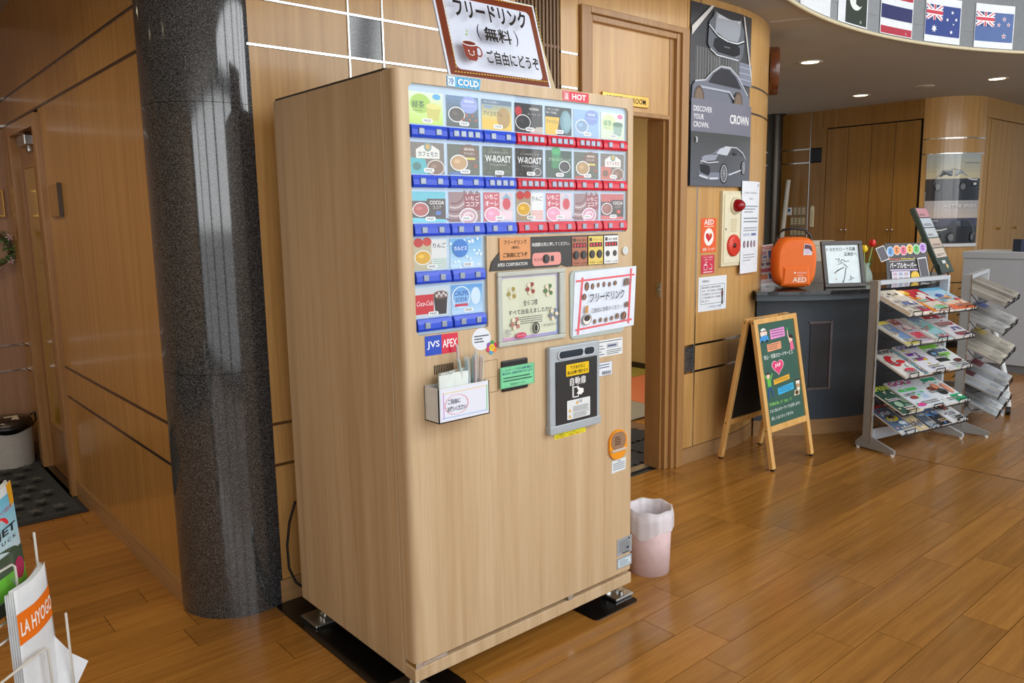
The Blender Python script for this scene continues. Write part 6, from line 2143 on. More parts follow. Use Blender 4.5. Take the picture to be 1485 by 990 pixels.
MB(TP @ Matrix.Translation((-0.145, -0.014, 0.165)) @ Matrix.Rotation(-0.35, 4, 'Y')).box(-0.027, 0.027, 0, 0.002, -0.014, 0.079).build('phone_screen', plain('cutout_dark', (66, 60, 72), 0.3), ps)

# hand sanitizer pump
hs_ = thing('sanitizer_bottle', 'white pump bottle of hand sanitizer behind the promotion board', 'bottle', (4.99, 0.615, CT))
MB().lathe([(0.0, 0.0), (0.036, 0.0), (0.038, 0.01), (0.038, 0.15), (0.03, 0.185), (0.014, 0.20), (0.014, 0.215)], 28).build('bottle_body', plain('frosted_bottle', (206, 220, 228), 0.35), hs_)
MB().cyl((0, 0), 0.018, 0.213, 0.235, 18).cyl((0, 0), 0.006, 0.235, 0.265, 10).box(-0.040, 0.012, -0.01, 0.01, 0.265, 0.282, bev=0.004).build('pump', WHITE, hs_)

# leaning menu display on a wire easel
md = thing('menu_display', 'tall dark green lit menu board leaning on a black wire easel', 'display', (4.84, 0.42, CT), math.radians(-20))
TM = Matrix.Translation((0.0, 0.0, 0.03)) @ Matrix.Rotation(math.radians(-64), 4, 'Z') @ Matrix.Rotation(math.radians(-25), 4, 'Y')
MB(TM).box(-0.018, 0.018, 0.0, 0.30, 0.0, 0.52, bev=0.004).build('display_body', plain('display_green', (58, 74, 64), 0.35), md)
a = Art(lambda u, v, h: TM @ Vector((0.018 + h, 0.15 + u * 7.2, v)))
for k in range(5):
    a.rect(-0.018, 0.12 + k * 0.08, 0.018, 0.192 + k * 0.08, [(214, 200, 184), (206, 186, 170), (200, 206, 210), (196, 206, 216), (206, 150, 160)][k])
    a.dashes(-0.014, 0.13 + k * 0.08, 0.014, 0.15 + k * 0.08, 2, (96, 90, 86), 0.5, 50 + k, 0.2, 0.4)
a.rect(-0.008, 0.07, 0.004, 0.095, (220, 226, 222))
a.build('display_print', PRINT, md)
MB().tube([(0.02, 0.05, 0.14), (-0.06, 0.02, 0.06), (-0.10, 0.0, 0.004)], 0.005, 6).build('easel_wire', BLACK, md)
MB().tube([(-0.02, 0.0, 0.10), (-0.02, -0.03, 0.02), (0.03, -0.04, 0.006), (0.06, -0.02, 0.006), (0.07, 0.0, 0.04)], 0.005, 6).build('easel_wire', BLACK, md)
# small ornament figure
dl = thing('figurine', 'tiny cream and pink ornament beside the leaning menu board', 'figurine', (5.02, 0.46, CT))
MB().lathe([(0.0, 0.0), (0.022, 0.0), (0.018, 0.03), (0.01, 0.045), (0.0, 0.05)], 16).build('dress', plain('ornament_pink', (206, 150, 150), 0.5), dl)
MB().sphere((0, 0, 0.072), 0.026, 0.026, 0.028).build('head', plain('ornament_cream', (222, 196, 140), 0.5), dl)
MB().box(-0.045, 0.045, -0.02, 0.02, 0.0, 0.006).tube([(0.03, 0, 0.006), (0.05, 0, 0.05)], 0.005, 6).build('stand', plain('ornament_white', (222, 216, 210), 0.4), dl)

# printer behind the counter and a dark monitor
pr_ = thing('printer', 'beige office printer behind the orange bag and the framed card', 'printer', (4.40, 1.20, 0.73), math.radians(-55))
BEI = plain('printer_beige', (206, 200, 184), 0.45)
MB().box(-0.17, 0.17, -0.13, 0.13, 0.0, 0.47, bev=0.012).build('printer_body', BEI, pr_)
MB().box(-0.15, 0.19, -0.12, 0.12, 0.47, 0.505, bev=0.008).build('lid', BEI, pr_)
MB().box(-0.12, 0.12, -0.135, -0.128, 0.2, 0.36, bev=0.002).build('paper_tray', plain('printer_grey', (150, 146, 138), 0.4), pr_)
mo = thing('monitor', 'black monitor seen from behind the tulip vase', 'monitor', (4.72, 1.13, 0.73), math.radians(-55))
MB().box(-0.17, 0.17, -0.02, 0.02, 0.12, 0.44, bev=0.008).build('screen', plain('monitor_black', (30, 32, 34), 0.35), mo)
MB().box(-0.02, 0.02, 0.0, 0.02, 0.0, 0.14).box(-0.1, 0.1, -0.06, 0.08, 0.0, 0.012, bev=0.003).build('stand', BLACK, mo)
gl_ = thing('paper_bundle', 'small bundle of rolled white paper beside the framed card', 'paper', (4.03, 0.66, CT))
for k in range(4):
    MB().tube([(0.0, 0.0, 0.014 + k * 0.018), (0.05, -0.03, 0.014 + k * 0.018)], 0.008, 8).build('roll', WHITE, gl_)
wc_ = thing('jar', 'small translucent jar standing beside the tulip vase', 'jar', (4.10, 0.74, CT))
MB().lathe([(0.0, 0.0), (0.03, 0.0), (0.034, 0.09), (0.030, 0.09), (0.027, 0.006), (0.0, 0.006)], 24).build('jar_body', film('jar_plastic', (206, 222, 214), 0.5), wc_)

# ------------------------------------------------------------------ switches, thermometer, pipe and roll by the rear wall
def on_back(ya, yb, z0, z1, d, name, mat, parent=None):
    return MB().box(XB - d, XB, ya, yb, z0, z1, bev=0.002).build(name, mat, parent)
SWP = plain('switch_plate', (150, 138, 118), 0.4)
SWB = plain('switch_rocker', (206, 190, 150), 0.4)
for i, (z0, z1, ya, yb, n, lab) in enumerate(((1.425, 1.525, 3.005, 3.165, 3, 'upper beige light switch plate on the rear wall'), (1.305, 1.405, 3.005, 3.20, 4, 'middle beige light switch plate on the rear wall'), (1.185, 1.290, 3.005, 3.20, 4, 'lower beige light switch plate on the rear wall'))):
    t = thing('light_switch', lab, 'light switch', group='light switch plates on the rear wall')
    on_back(ya, yb, z0, z1, 0.008, 'plate', SWP, t)
    for k in range(n):
        y = ya + (yb - ya) * (k + 0.5) / n
        for q in range(3):
            zz = z0 + 0.016 + q * 0.026
            MB().box(XB - 0.012, XB - 0.007, y - 0.013, y + 0.013, zz, zz + 0.02).build('rocker', SWB, t)
t = thing('thermostat', 'small white thermostat left of the switch plates', 'thermostat')
on_back(3.185, 3.245, 1.43, 1.52, 0.012, 'case', WHITE, t)
on_back(3.20, 3.23, 1.47, 1.505, 0.014, 'display', plain('thermostat_blue', (60, 100, 140), 0.3), t)
t = thing('thermometer', 'long cream wall thermometer beside the switch plates', 'thermometer')
on_back(2.90, 2.945, 1.29, 1.51, 0.010, 'case', CREAM, t)
on_back(2.92, 2.926, 1.31, 1.47, 0.012, 'tube', plain('thermometer_tube', (150, 120, 90), 0.3), t)
MB().prism([(2.90, 1.51), (2.945, 1.51), (2.93, 1.535), (2.915, 1.535)], 'x', XB - 0.010, XB).build('cap', CREAM, t)
pc = thing('round_post', 'dark metallic round post reaching the ceiling behind the counter', 'post', (7.50, 3.36, 0))
MB().cyl((0, 0), 0.083, 0.0, ZC, 36).build('post', plain('dark_bronze_metal', (70, 64, 56), 0.32, 0.7), pc)
MB().lathe([(0.083, 0), (0.115, 0.0), (0.115, 0.012), (0.083, 0.014)], 36, T=Matrix.Translation((0, 0, ZC - 0.014))).build('collar', plain('dark_bronze_metal', (70, 64, 56), 0.32, 0.7), pc)
rp = thing('wrapped_roll', 'long plastic wrapped roll leaning beside the dark round post', 'roll', (7.42, 3.22, 0))
MB().tube([(0.0, 0.02, 0.0), (0.03, 0.0, 0.9), (0.06, -0.06, 1.80), (0.062, -0.066, 1.84)], 0.026, 10).build('roll', plain('plastic_wrapped', (196, 190, 176), 0.2), rp)
MB().tube([(0.028, 0.0, 0.88), (0.032, -0.002, 0.92)], 0.029, 10).build('tie', BLACK, rp)

# ------------------------------------------------------------------ grey reception cabinet with tray
gb = thing('grey_cabinet', 'pale grey steel cabinet unit at the end of the counter area', 'cabinet')
GC = plain('pale_grey_steel', (186, 192, 200), 0.4, var=0.02)
MB().box(6.71, 7.25, -0.9, 0.93, 0.07, 1.00, bev=0.003).build('cabinet_body', GC, gb)
MB().box(6.70, 7.26, -0.91, 0.94, 1.015, 1.075, bev=0.004).box(6.712, 7.25, -0.9, 0.93, 1.0, 1.015).build('cabinet_top', GC, gb)
MB().box(6.73, 7.24, -0.88, 0.92, 0.0, 0.07).build('toe_kick', plain('toe_kick_grey', (120, 124, 128), 0.5), gb)
MB().box(6.705, 6.712, -0.9, 0.93, 0.075, 0.165).build('lower_rail', GC, gb)
tr_ = thing('tape_dispenser', 'dark blue desk tape dispenser on the grey cabinet', 'tape dispenser', (6.95, 0.47, 1.075), math.radians(-35))
MB().prism([(-0.13, 0.0), (0.16, 0.0), (0.16, 0.11), (0.02, 0.11), (-0.09, 0.02), (-0.10, 0.02), (-0.10, 0.11), (-0.13, 0.11)], 'y', -0.05, 0.05).build('dispenser_body', plain('navy_plastic', (26, 36, 62), 0.4), tr_)
MB().lathe([(0.035, -0.02), (0.06, -0.02), (0.06, 0.02), (0.035, 0.02), (0.035, -0.02)], 28, T=Matrix.Translation((0.06, 0, 0.115)) @ Matrix.Rotation(H2, 4, 'X')).build('tape_roll', film('tape_clear', (206, 196, 160), 0.6), tr_)
# ------------------------------------------------------------------ magazine racks
ALU = plain('satin_aluminium', (196, 202, 208), 0.35, 0.2)
ALUD = plain('grey_side_steel', (150, 150, 148), 0.4, 0.1)
SHELFM = plain('shelf_wire_black', (24, 24, 26), 0.4)
SH_Z = [(0.955, 0.845), (0.785, 0.672), (0.605, 0.480), (0.378, 0.262), (0.262, 0.140)]   # rear and front height of each shelf
SH_R, SH_F = -0.045, 0.215      # how far the shelves reach behind and before the posts
def rack(name, label, loc, rot, width):
    r = thing(name, label, 'magazine rack', loc, rot, 'magazine racks beside the counter')
    for x in (0.0, width):
        MB().box(x - 0.011, x + 0.011, -0.028, 0.028, 0.05, 1.035, bev=0.002).build('side_post', ALUD if x == 0.0 else ALU, r)
        MB().prism([(0.075, 0.012), (0.075, 0.04), (0.03, 0.085), (-0.03, 0.085), (-0.185, 0.035), (-0.185, 0.012)], 'x', x - 0.009, x + 0.009).build('foot', ALUD if x == 0.0 else ALU, r)
        MB().cyl((x, -0.17), 0.011, 0.0, 0.014, 12).cyl((x, 0.06), 0.011, 0.0, 0.014, 12).build('foot_pad', WHITE, r)
        MB().box(x - 0.0135, x - 0.0105 if x == 0 else x + 0.0135, -0.031, -0.026, 0.05, 1.035).build('post_edge', CHROME, r) if x == 0 else None
    MB().box(0.011, width - 0.011, -0.028, 0.012, 1.010, 1.035, bev=0.002).build('top_bar', ALU, r)
    MB().box(0.011, width - 0.011, -0.012, -0.006, 0.055, 0.125).build('lower_bar', plain('pale_blue_bar', (196, 208, 222), 0.3), r)
    for k, (zr, zf) in enumerate(SH_Z):
        sl = (zf - zr) / (SH_F - SH_R)
        mb = MB()
        for q in range(3):
            x = 0.06 + q * (width - 0.12) / 2
            mb.tube([(x, -SH_R, zr - 0.012), (x, -SH_F, zf - 0.012), (x, -SH_F - 0.004, zf + 0.004)], 0.0035, 6)
        mb.tube([(0.005, -SH_R, zr - 0.012), (width - 0.005, -SH_R, zr - 0.012)], 0.0035, 6)
        mb.tube([(0.005, -SH_F, zf - 0.012), (width - 0.005, -SH_F, zf - 0.012)], 0.0035, 6)
        mb.tube([(0.005, -0.03, zr - 0.012 + sl * 0.075), (0.03, -0.07, zr - 0.06 + sl * 0.1), (0.03, -0.12, zf - 0.012 - sl * 0.09)], 0.003, 6)
        sh = mb.build('shelf', SHELFM, r)
        for q in range(3):
            x = 0.035 + q * (width - 0.17) / 2
            MB().tube([(x, -SH_F - 0.004, zf - 0.012), (x + 0.008, -SH_F - 0.010, zf + 0.022), (x + 0.092, -SH_F - 0.010, zf + 0.022), (x + 0.10, -SH_F - 0.004, zf - 0.012)], 0.0032, 6).build('wire_stop', SHELFM, sh)
    return r
R1L, R1R, R1W = (3.502, 0.275, 0), math.radians(-10.8), 0.70
rack('magazine_rack', 'aluminium magazine rack of five sloping shelves nearest the chalkboard', R1L, R1R, R1W)
R2L, R2R, R2W = (4.275, 0.045, 0), math.radians(10.5), 0.70
rack('magazine_rack', 'aluminium newspaper rack standing behind the first magazine rack', R2L, R2R, R2W)

EDGE = plain('page_edges', (226, 222, 214), 0.6)
def reading(name, label, cat, loc, rot, k, x0, wd, lift, th, deep, artfn, group, skew=0.0, edge=EDGE, slide=0.0):
    """One magazine or newspaper lying on shelf k of a rack."""
    zr, zf = SH_Z[k]
    L_ = math.hypot(SH_F - SH_R, zf - zr)
    ang = math.atan2(zf - zr, SH_F - SH_R)
    o = thing(name, label, cat, loc, rot, group)
    fy = -SH_F + 0.003 + slide
    T = Matrix.Translation((x0, fy, zf - 0.0075 + lift + slide * math.tan(-ang))) @ Matrix.Rotation(-ang, 4, 'X') @ Matrix.Rotation(skew, 4, 'Z')
    MB(T).box(0, wd, 0, deep, 0, th, bev=min(0.0015, th * 0.3)).build('pages', edge, o)
    a = Art(lambda u, v, h: T @ Vector((u * wd, v * deep, th + h)))
    artfn(a)
    a.build('cover', GPRINT if name == 'magazine' else PRINT, o)
    return o

def cover(base, blocks, title=None, tc=(250, 250, 250), th=0.16, photo=None):
    def f(a):
        a.rect(0, 0, 1, 1, base)
        for (x0, y0, x1, y1, c) in blocks:
            a.rect(x0, y0, x1, y1, c)
        rc_ = random.Random(int(sum(base)) * 7 + len(blocks))
        pal = [b_[4] for b_ in blocks] + [tuple(min(255, int(q * 1.15)) for q in base), tuple(int(q * 0.72) for q in base), (236, 232, 224)]
        for _ in range(16):
            xx, yy = rc_.uniform(0.04, 0.82), rc_.uniform(0.03, 0.9)
            c_ = pal[rc_.randrange(len(pal))]
            if rc_.random() < 0.5:
                a.ell(xx + 0.06, yy, rc_.uniform(0.03, 0.09), rc_.uniform(0.015, 0.05), c_, 10)
            else:
                a.poly([(xx, yy), (xx + rc_.uniform(0.05, 0.14), yy + rc_.uniform(-0.01, 0.02)), (xx + rc_.uniform(0.05, 0.14), yy + rc_.uniform(0.02, 0.06)), (xx - 0.01, yy + 0.04)], c_)
        if photo:
            for (x, y, rx, ry, c) in photo:
                a.ell(x, y, rx, ry, c, 16)
        if title:
            a.text(title, 0.05, 0.97 - th, th, tc, w=0.9, bold=0.02)
        a.dashes(0.06, 0.42, 0.6, 0.52, 2, tuple(int(255 - q * 0.7) for q in base), 0.5, int(sum(base)), 0.05, 0.15)
        a.dashes(0.3, 0.08, 0.94, 0.2, 2, tuple(int(255 - q * 0.6) for q in base), 0.5, int(sum(base)) + 1, 0.05, 0.15)
    return f
M1 = 'magazines on the first rack'
G = [
    # shelf, x0, width, lift, thickness, label, cover
    (0, 0.005, 0.20, 0.0, 0.010, 'wooden-edged beige magazine at the end of the top shelf', cover((206, 190, 160), [(0.0, 0.0, 0.2, 1, (182, 150, 110))])),
    (0, 0.02, 0.21, 0.0105, 0.012, 'cream magazine with crimson lower band on the top shelf', cover((224, 216, 202), [(0.55, 0.0, 1, 0.22, (190, 60, 90)), (0.1, 0.22, 0.9, 0.5, (196, 188, 176)), (0.3, 0.3, 0.9, 0.45, (96, 110, 160)), (0.0, 0.55, 0.5, 0.8, (214, 206, 190))], photo=[(0.4, 0.8, 0.06, 0.03, (60, 60, 66)), (0.7, 0.8, 0.06, 0.03, (60, 60, 66))])),
    (0, 0.235, 0.22, 0.0, 0.014, 'thick crimson and white patterned magazine in the middle of the top shelf', cover((196, 40, 62), [(0.05, 0.02, 0.95, 0.42, (226, 214, 200)), (0.5, 0.12, 0.8, 0.26, (150, 196, 90)), (0.0, 0.0, 0.2, 1, (226, 140, 30))], photo=[(0.15, 0.85, 0.14, 0.1, (244, 196, 30)), (0.5, 0.62, 0.16, 0.1, (240, 226, 226)), (0.72, 0.72, 0.14, 0.12, (240, 230, 226)), (0.3, 0.55, 0.12, 0.08, (232, 150, 40)), (0.85, 0.55, 0.1, 0.1, (240, 232, 230))])),
    (0, 0.46, 0.225, 0.0, 0.012, 'pale blue magazine with orange lower cover on the top shelf', cover((172, 208, 230), [(0.0, 0.0, 1, 0.22, (230, 110, 60)), (0, 0.22, 1, 0.4, (232, 206, 180)), (0.0, 0.88, 1, 1, (110, 186, 226))], photo=[(0.35, 0.62, 0.16, 0.08, (60, 90, 170)), (0.55, 0.52, 0.14, 0.08, (226, 170, 120)), (0.8, 0.4, 0.12, 0.06, (220, 80, 70))])),
    (1, 0.005, 0.13, 0.0, 0.009, 'blue magazine with yellow back edge on the second shelf', cover((110, 140, 186), [(0, 0.86, 1, 1, (232, 214, 30)), (0, 0, 1, 0.12, (206, 200, 120)), (0.0, 0.12, 0.3, 0.86, (206, 206, 200))])),
    (1, 0.145, 0.13, 0.004, 0.010, 'mauve and red photo magazine on the second shelf', cover((186, 176, 190), [(0, 0.75, 0.6, 1, (150, 40, 60)), (0.1, 0.15, 0.9, 0.4, (196, 70, 86))], photo=[(0.5, 0.6, 0.2, 0.1, (226, 206, 196))])),
    (1, 0.28, 0.185, 0.0, 0.014, 'aqua striped magazine in the middle of the second shelf', cover((150, 196, 204), [(0, 0.8, 1, 1, (120, 150, 190)), (0.4, 0.45, 0.9, 0.6, (96, 190, 160)), (0.4, 0.05, 0.95, 0.18, (206, 110, 130)), (0.0, 0.0, 0.25, 1, (206, 206, 200))])),
    (1, 0.475, 0.21, 0.0, 0.012, 'white magazine with maroon lettering at the end of the second shelf', cover((214, 212, 218), [(0.05, 0.84, 0.85, 0.98, (176, 30, 56)), (0.1, 0.5, 0.9, 0.66, (170, 120, 120)), (0.5, 0.28, 0.9, 0.42, (90, 90, 140)), (0.3, 0.06, 0.9, 0.2, (186, 40, 70))])),
    (2, 0.005, 0.185, 0.0, 0.012, 'white magazine with large red swirl on the third shelf', cover((218, 216, 212), [], 'NEWS', (60, 60, 64), 0.14, photo=[(0.38, 0.56, 0.26, 0.2, (206, 34, 50)), (0.52, 0.55, 0.16, 0.12, (222, 218, 214)), (0.68, 0.5, 0.22, 0.07, (206, 34, 50)), (0.6, 0.2, 0.26, 0.07, (210, 60, 80))])),
    (2, 0.175, 0.10, 0.0, 0.008, 'teal spine magazine tucked under its neighbours on the third shelf', cover((106, 150, 164), [(0, 0, 1, 0.3, (96, 130, 150))])),
    (2, 0.225, 0.215, 0.0085, 0.010, 'white magazine with blue and purple titles on the third shelf', cover((222, 222, 232), [(0.5, 0.86, 0.85, 0.97, (206, 190, 30)), (0.1, 0.6, 0.6, 0.7, (110, 60, 160)), (0.2, 0.4, 0.7, 0.5, (170, 60, 140))], 'GOOD', (50, 70, 170), 0.13)),
    (2, 0.44, 0.245, 0.0, 0.012, 'white car magazine with lime green title on the third shelf', cover((222, 226, 224), [(0.05, 0.80, 0.8, 0.94, (122, 200, 60)), (0.2, 0.62, 0.9, 0.74, (90, 110, 140)), (0.35, 0.48, 0.85, 0.58, (130, 206, 80)), (0.0, 0.28, 0.5, 0.42, (30, 30, 34)), (0.0, 0.0, 1, 0.10, (206, 206, 216))], photo=[(0.2, 0.6, 0.2, 0.1, (60, 66, 76)), (0.22, 0.58, 0.1, 0.05, (130, 180, 220)), (0.75, 0.25, 0.16, 0.06, (96, 50, 50))])),
    (3, 0.005, 0.205, 0.0, 0.010, 'dark green magazine with lime characters on the fourth shelf', cover((44, 84, 72), [(0.4, 0.0, 1, 0.12, (196, 186, 150))], 'SPRING', (216, 230, 90), 0.16, photo=[(0.7, 0.4, 0.15, 0.1, (110, 130, 110)), (0.3, 0.3, 0.16, 0.1, (150, 176, 150)), (0.6, 0.2, 0.16, 0.08, (90, 130, 110))])),
    (3, 0.165, 0.255, 0.011, 0.010, 'white golf magazine with magenta title on the fourth shelf', cover((214, 220, 230), [(0.1, 0.60, 0.8, 0.70, (90, 206, 110)), (0.6, 0.28, 0.85, 0.55, (176, 196, 226))], 'GOLF', (190, 40, 130), 0.15, photo=[(0.3, 0.36, 0.14, 0.06, (150, 70, 60)), (0.22, 0.1, 0.16, 0.06, (220, 70, 150))])),
    (3, 0.425, 0.26, 0.0, 0.011, 'white sports magazine with swinging figure and green title on the fourth shelf', cover((222, 226, 230), [(0.35, 0.84, 0.9, 0.97, (40, 160, 120)), (0.55, 0.04, 1, 0.28, (40, 170, 110))], photo=[(0.3, 0.58, 0.18, 0.07, (120, 60, 40)), (0.5, 0.62, 0.12, 0.12, (222, 140, 110)), (0.5, 0.42, 0.16, 0.12, (30, 30, 34)), (0.8, 0.5, 0.1, 0.2, (226, 150, 120))])),
    (4, 0.005, 0.165, 0.0, 0.008, 'steel blue magazine with yellow car on the lowest shelf', cover((88, 110, 138), [(0, 0.9, 1, 1, (170, 40, 50)), (0.0, 0.0, 1, 0.12, (206, 210, 214)), (0.2, 0.66, 0.8, 0.76, (200, 214, 226))], photo=[(0.5, 0.5, 0.3, 0.1, (226, 206, 30)), (0.5, 0.54, 0.18, 0.07, (60, 60, 50)), (0.7, 0.32, 0.2, 0.06, (206, 220, 232))])),
    (4, 0.175, 0.10, 0.0, 0.007, 'sand coloured car magazine on the lowest shelf', cover((206, 186, 140), [(0, 0.5, 1, 0.7, (50, 60, 90)), (0, 0.15, 1, 0.3, (110, 100, 96))])),
    (4, 0.28, 0.10, 0.0, 0.007, 'black bordered pale car magazine on the lowest shelf', cover((170, 186, 200), [(0, 0, 0.15, 1, (20, 20, 24)), (0.2, 0.2, 1, 0.4, (80, 90, 104))])),
    (4, 0.385, 0.12, 0.0, 0.007, 'bright blue sky car magazine on the lowest shelf', cover((96, 150, 214), [(0, 0.0, 1, 0.35, (40, 44, 52)), (0, 0.8, 1, 1, (40, 50, 80))])),
    (4, 0.51, 0.175, 0.0, 0.008, 'white news magazine with red portrait at the end of the lowest shelf', cover((216, 218, 222), [(0.3, 0.42, 0.75, 0.6, (60, 50, 50)), (0.3, 0.22, 0.8, 0.34, (150, 150, 160))], 'WEEKLY', (40, 44, 60), 0.14, photo=[(0.55, 0.5, 0.14, 0.08, (214, 80, 80)), (0.7, 0.12, 0.2, 0.05, (50, 50, 56))])),
]
for (k, x0, wd, lift, th, lab, fn) in G:
    reading('magazine', lab, 'magazine', R1L, R1R, k, x0 + 0.012, wd - 0.006, lift, th, 0.272 if k != 1 else 0.266, fn, M1)

def news(sd, tone, accent=None):
    def f(a):
        a.rect(0, 0, 1, 1, tone)
        a.dashes(0.04, 0.05, 0.96, 0.95, 22, tuple(int(q * 0.78) for q in tone), 0.5, sd, 0.02, 0.05)
        if accent:
            a.rect(0.05, 0.7, 0.95, 0.96, accent)
        a.rect(0.06, 0.10, 0.5, 0.3, tuple(int(q * 0.75) for q in tone))
    return f
tones = [(150, 142, 130), (176, 176, 176), (186, 178, 164), (170, 174, 180), (190, 196, 200)]
acc = [None, (110, 130, 206), (220, 196, 96), (120, 40, 56), (120, 180, 206)]
sname = ['top', 'second', 'third', 'fourth', 'lowest']
sty = ['brownish grey', 'pale grey', 'cream', 'cool grey', 'white']
for k in range(5):
    for j in range(4):
        wd = 0.215
        x0 = 0.008 + j * 0.152
        pos = ('outermost', 'second', 'third', 'innermost')[j]
        lab = f'{sty[k]} folded newspaper, {pos} on the {sname[k]} shelf of the rear rack'
        reading('newspaper', lab, 'newspaper', R2L, R2R, k, x0, wd, 0.0085 * j, 0.010 + 0.004 * (j % 2), 0.268, news(k * 7 + j, tuple(min(255, c + (j % 2) * 22 - (j == 2) * 16) for c in tones[k]), acc[k] if j == 3 else ((90, 20, 34) if (k, j) == (3, 1) else None)), 'newspapers on the rear rack', edge=plain('newsprint_edge_%d' % (j % 2), (150 + 40 * (j % 2), 146 + 40 * (j % 2), 140 + 40 * (j % 2)), 0.7))

# white trolley frame on castors behind the racks
tf_ = thing('trolley_stand', 'white tubular stand leg on a castor behind the newspaper rack', 'stand', (5.03, 0.0, 0), math.radians(-68))
WT = plain('white_tube', (214, 216, 216), 0.35)
MB().tube([(-0.10, 0.12, 0.62), (-0.02, 0.02, 0.30), (0.02, 0.0, 0.06)], 0.02, 12).build('leg', WT, tf_)
MB().box(-0.42, 0.0, -0.005, 0.02, 0.175, 0.215, bev=0.003).build('cross_bar', WT, tf_)
MB().tube([(-0.44, 0.12, 0.62), (-0.44, 0.02, 0.30), (-0.44, 0.0, 0.06)], 0.02, 12).build('leg', WT, tf_)
for x in (0.02, -0.44):
    MB().cyl((0.0, 0.032), 0.032, x - 0.014, x + 0.014, 20, 'x').build('castor', BLACK, tf_)

# ------------------------------------------------------------------ entrance recess: mat, pedal bin, wreath
dm = tag(MB().box(-1.9, -0.322, 2.46, 3.83, 0.0, 0.008, bev=0.003).build('door_mat', plain('dark_mat_rubber', (40, 42, 46), 0.8)), 'charcoal entrance mat with pale leaf pattern by the side door', 'mat')
a = Art(lambda u, v, h: (u, v, 0.008 + h), 0.0003)
a.rect(-1.87, 2.49, -0.345, 3.80, (66, 70, 74))
rdm = random.Random(4)
for i in range(14):
    for j in range(9):
        x = -1.80 + i * 0.105 + (j % 2) * 0.05
        y = 2.56 + j * 0.145
        if x > -0.40:
            continue
        r_ = 0.042
        q0 = rdm.uniform(0, 6)
        pts = []
        for k in range(10):
            rr = r_ if k % 2 == 0 else r_ * 0.45
            pts.append((x + rr * math.cos(q0 + k * math.pi / 5), y + rr * math.sin(q0 + k * math.pi / 5)))
        a.poly(pts, (92, 96, 98))
ml = a.build('mat_pattern', printed('carpet_print', 0.9, spec=0.1), dm)
ml['kind'] = 'stuff'
pb = thing('pedal_bin', 'pale grey pedal bin with dark lid in the entrance recess', 'waste bin', (-0.475, 3.66, 0))
MB().lathe([(0.0, 0.0), (0.125, 0.0), (0.128, 0.006), (0.128, 0.012), (0.132, 0.232)], 36).build('bin_body', plain('bin_grey', (186, 184, 180), 0.35), pb)
MB().lathe([(0.132, 0.23), (0.137, 0.226), (0.138, 0.252), (0.134, 0.258)], 36, wob=lambda a_, i, r, z: (r, z - (0.01 * math.sin(3 * a_) if i == 1 else 0))).build('bin_bag', plain('black_bag', (18, 18, 20), 0.3), pb)
MB().lathe([(0.136, 0.256), (0.138, 0.27), (0.125, 0.292), (0.06, 0.304), (0.0, 0.306)], 36).build('lid', plain('dark_steel_lid', (70, 60, 54), 0.22, 0.6), pb)
MB().tube([(0.135, 0.02, 0.22), (0.158, 0.0, 0.26), (0.15, -0.02, 0.31), (0.13, 0.0, 0.295)], 0.007, 8).build('carry_handle', BLACK, pb)
MB(Matrix.Translation((0.02, -0.06, 0.3)) @ Matrix.Rotation(0.16, 4, 'X')).box(-0.035, 0.035, -0.035, 0.03, 0.0, 0.003).build('lid_label', plain('lid_label_cream', (206, 196, 176), 0.5), pb)
wrh = thing('wreath', 'green leafy wreath with pale flowers on the far wall', 'wreath', (-0.43, YF - 0.03, 1.30))
LEAFM = [plain('wreath_leaf_a', (70, 96, 52), 0.5), plain('wreath_leaf_b', (104, 126, 76), 0.5), plain('wreath_petal', (214, 186, 190), 0.5)]
MB().tube([(0.1 * math.cos(k * math.pi / 12), 0.0, 0.1 * math.sin(k * math.pi / 12)) for k in range(24)], 0.012, 6, closed=True).build('ring', plain('wreath_twig', (90, 70, 46), 0.8), wrh)
rw = random.Random(8)
for k in range(70):
    q = rw.uniform(0, 2 * math.pi)
    rr = 0.1 + rw.uniform(-0.02, 0.02)
    c = Vector((rr * math.cos(q), rw.uniform(-0.025, 0.0), rr * math.sin(q)))
    T = Matrix.Translation(c) @ Matrix.Rotation(rw.uniform(0, 6.3), 4, 'Y') @ Matrix.Rotation(rw.uniform(-0.7, 0.7), 4, 'X')
    l_ = rw.uniform(0.03, 0.045)
    fl = k % 12 == 0
    mb = MB(T)
    if fl:
        for m_ in range(5):
            qq = m_ * 2 * math.pi / 5
            mb.add([(0, -0.012, 0), (0.016 * math.cos(qq - 0.4), -0.016, 0.016 * math.sin(qq - 0.4)), (0.024 * math.cos(qq), -0.01, 0.024 * math.sin(qq)), (0.016 * math.cos(qq + 0.4), -0.016, 0.016 * math.sin(qq + 0.4))], [(0, 1, 2, 3)])
    else:
        mb.add([(0, 0, 0), (l_ * 0.4, -0.006, l_ * 0.3), (l_, 0, 0), (l_ * 0.4, -0.006, -l_ * 0.3), (l_ * 0.5, 0.003, 0)], [(0, 1, 4), (1, 2, 4), (2, 3, 4), (3, 0, 4)])
    mb.build('flower' if fl else 'leaf', LEAFM[2] if fl else LEAFM[k % 2], wrh)
gp = thing('gold_plate', 'small gold framed plate on the far wall above the wreath', 'plate', (-0.39, YF - 0.012, 1.49))
MB().box(-0.06, 0.06, -0.004, 0.012, 0.0, 0.165, bev=0.003).build('plate', GOLD, gp)
MB().box(-0.05, 0.05, -0.006, 0.0, 0.012, 0.153).build('inlay', FRAME, gp)

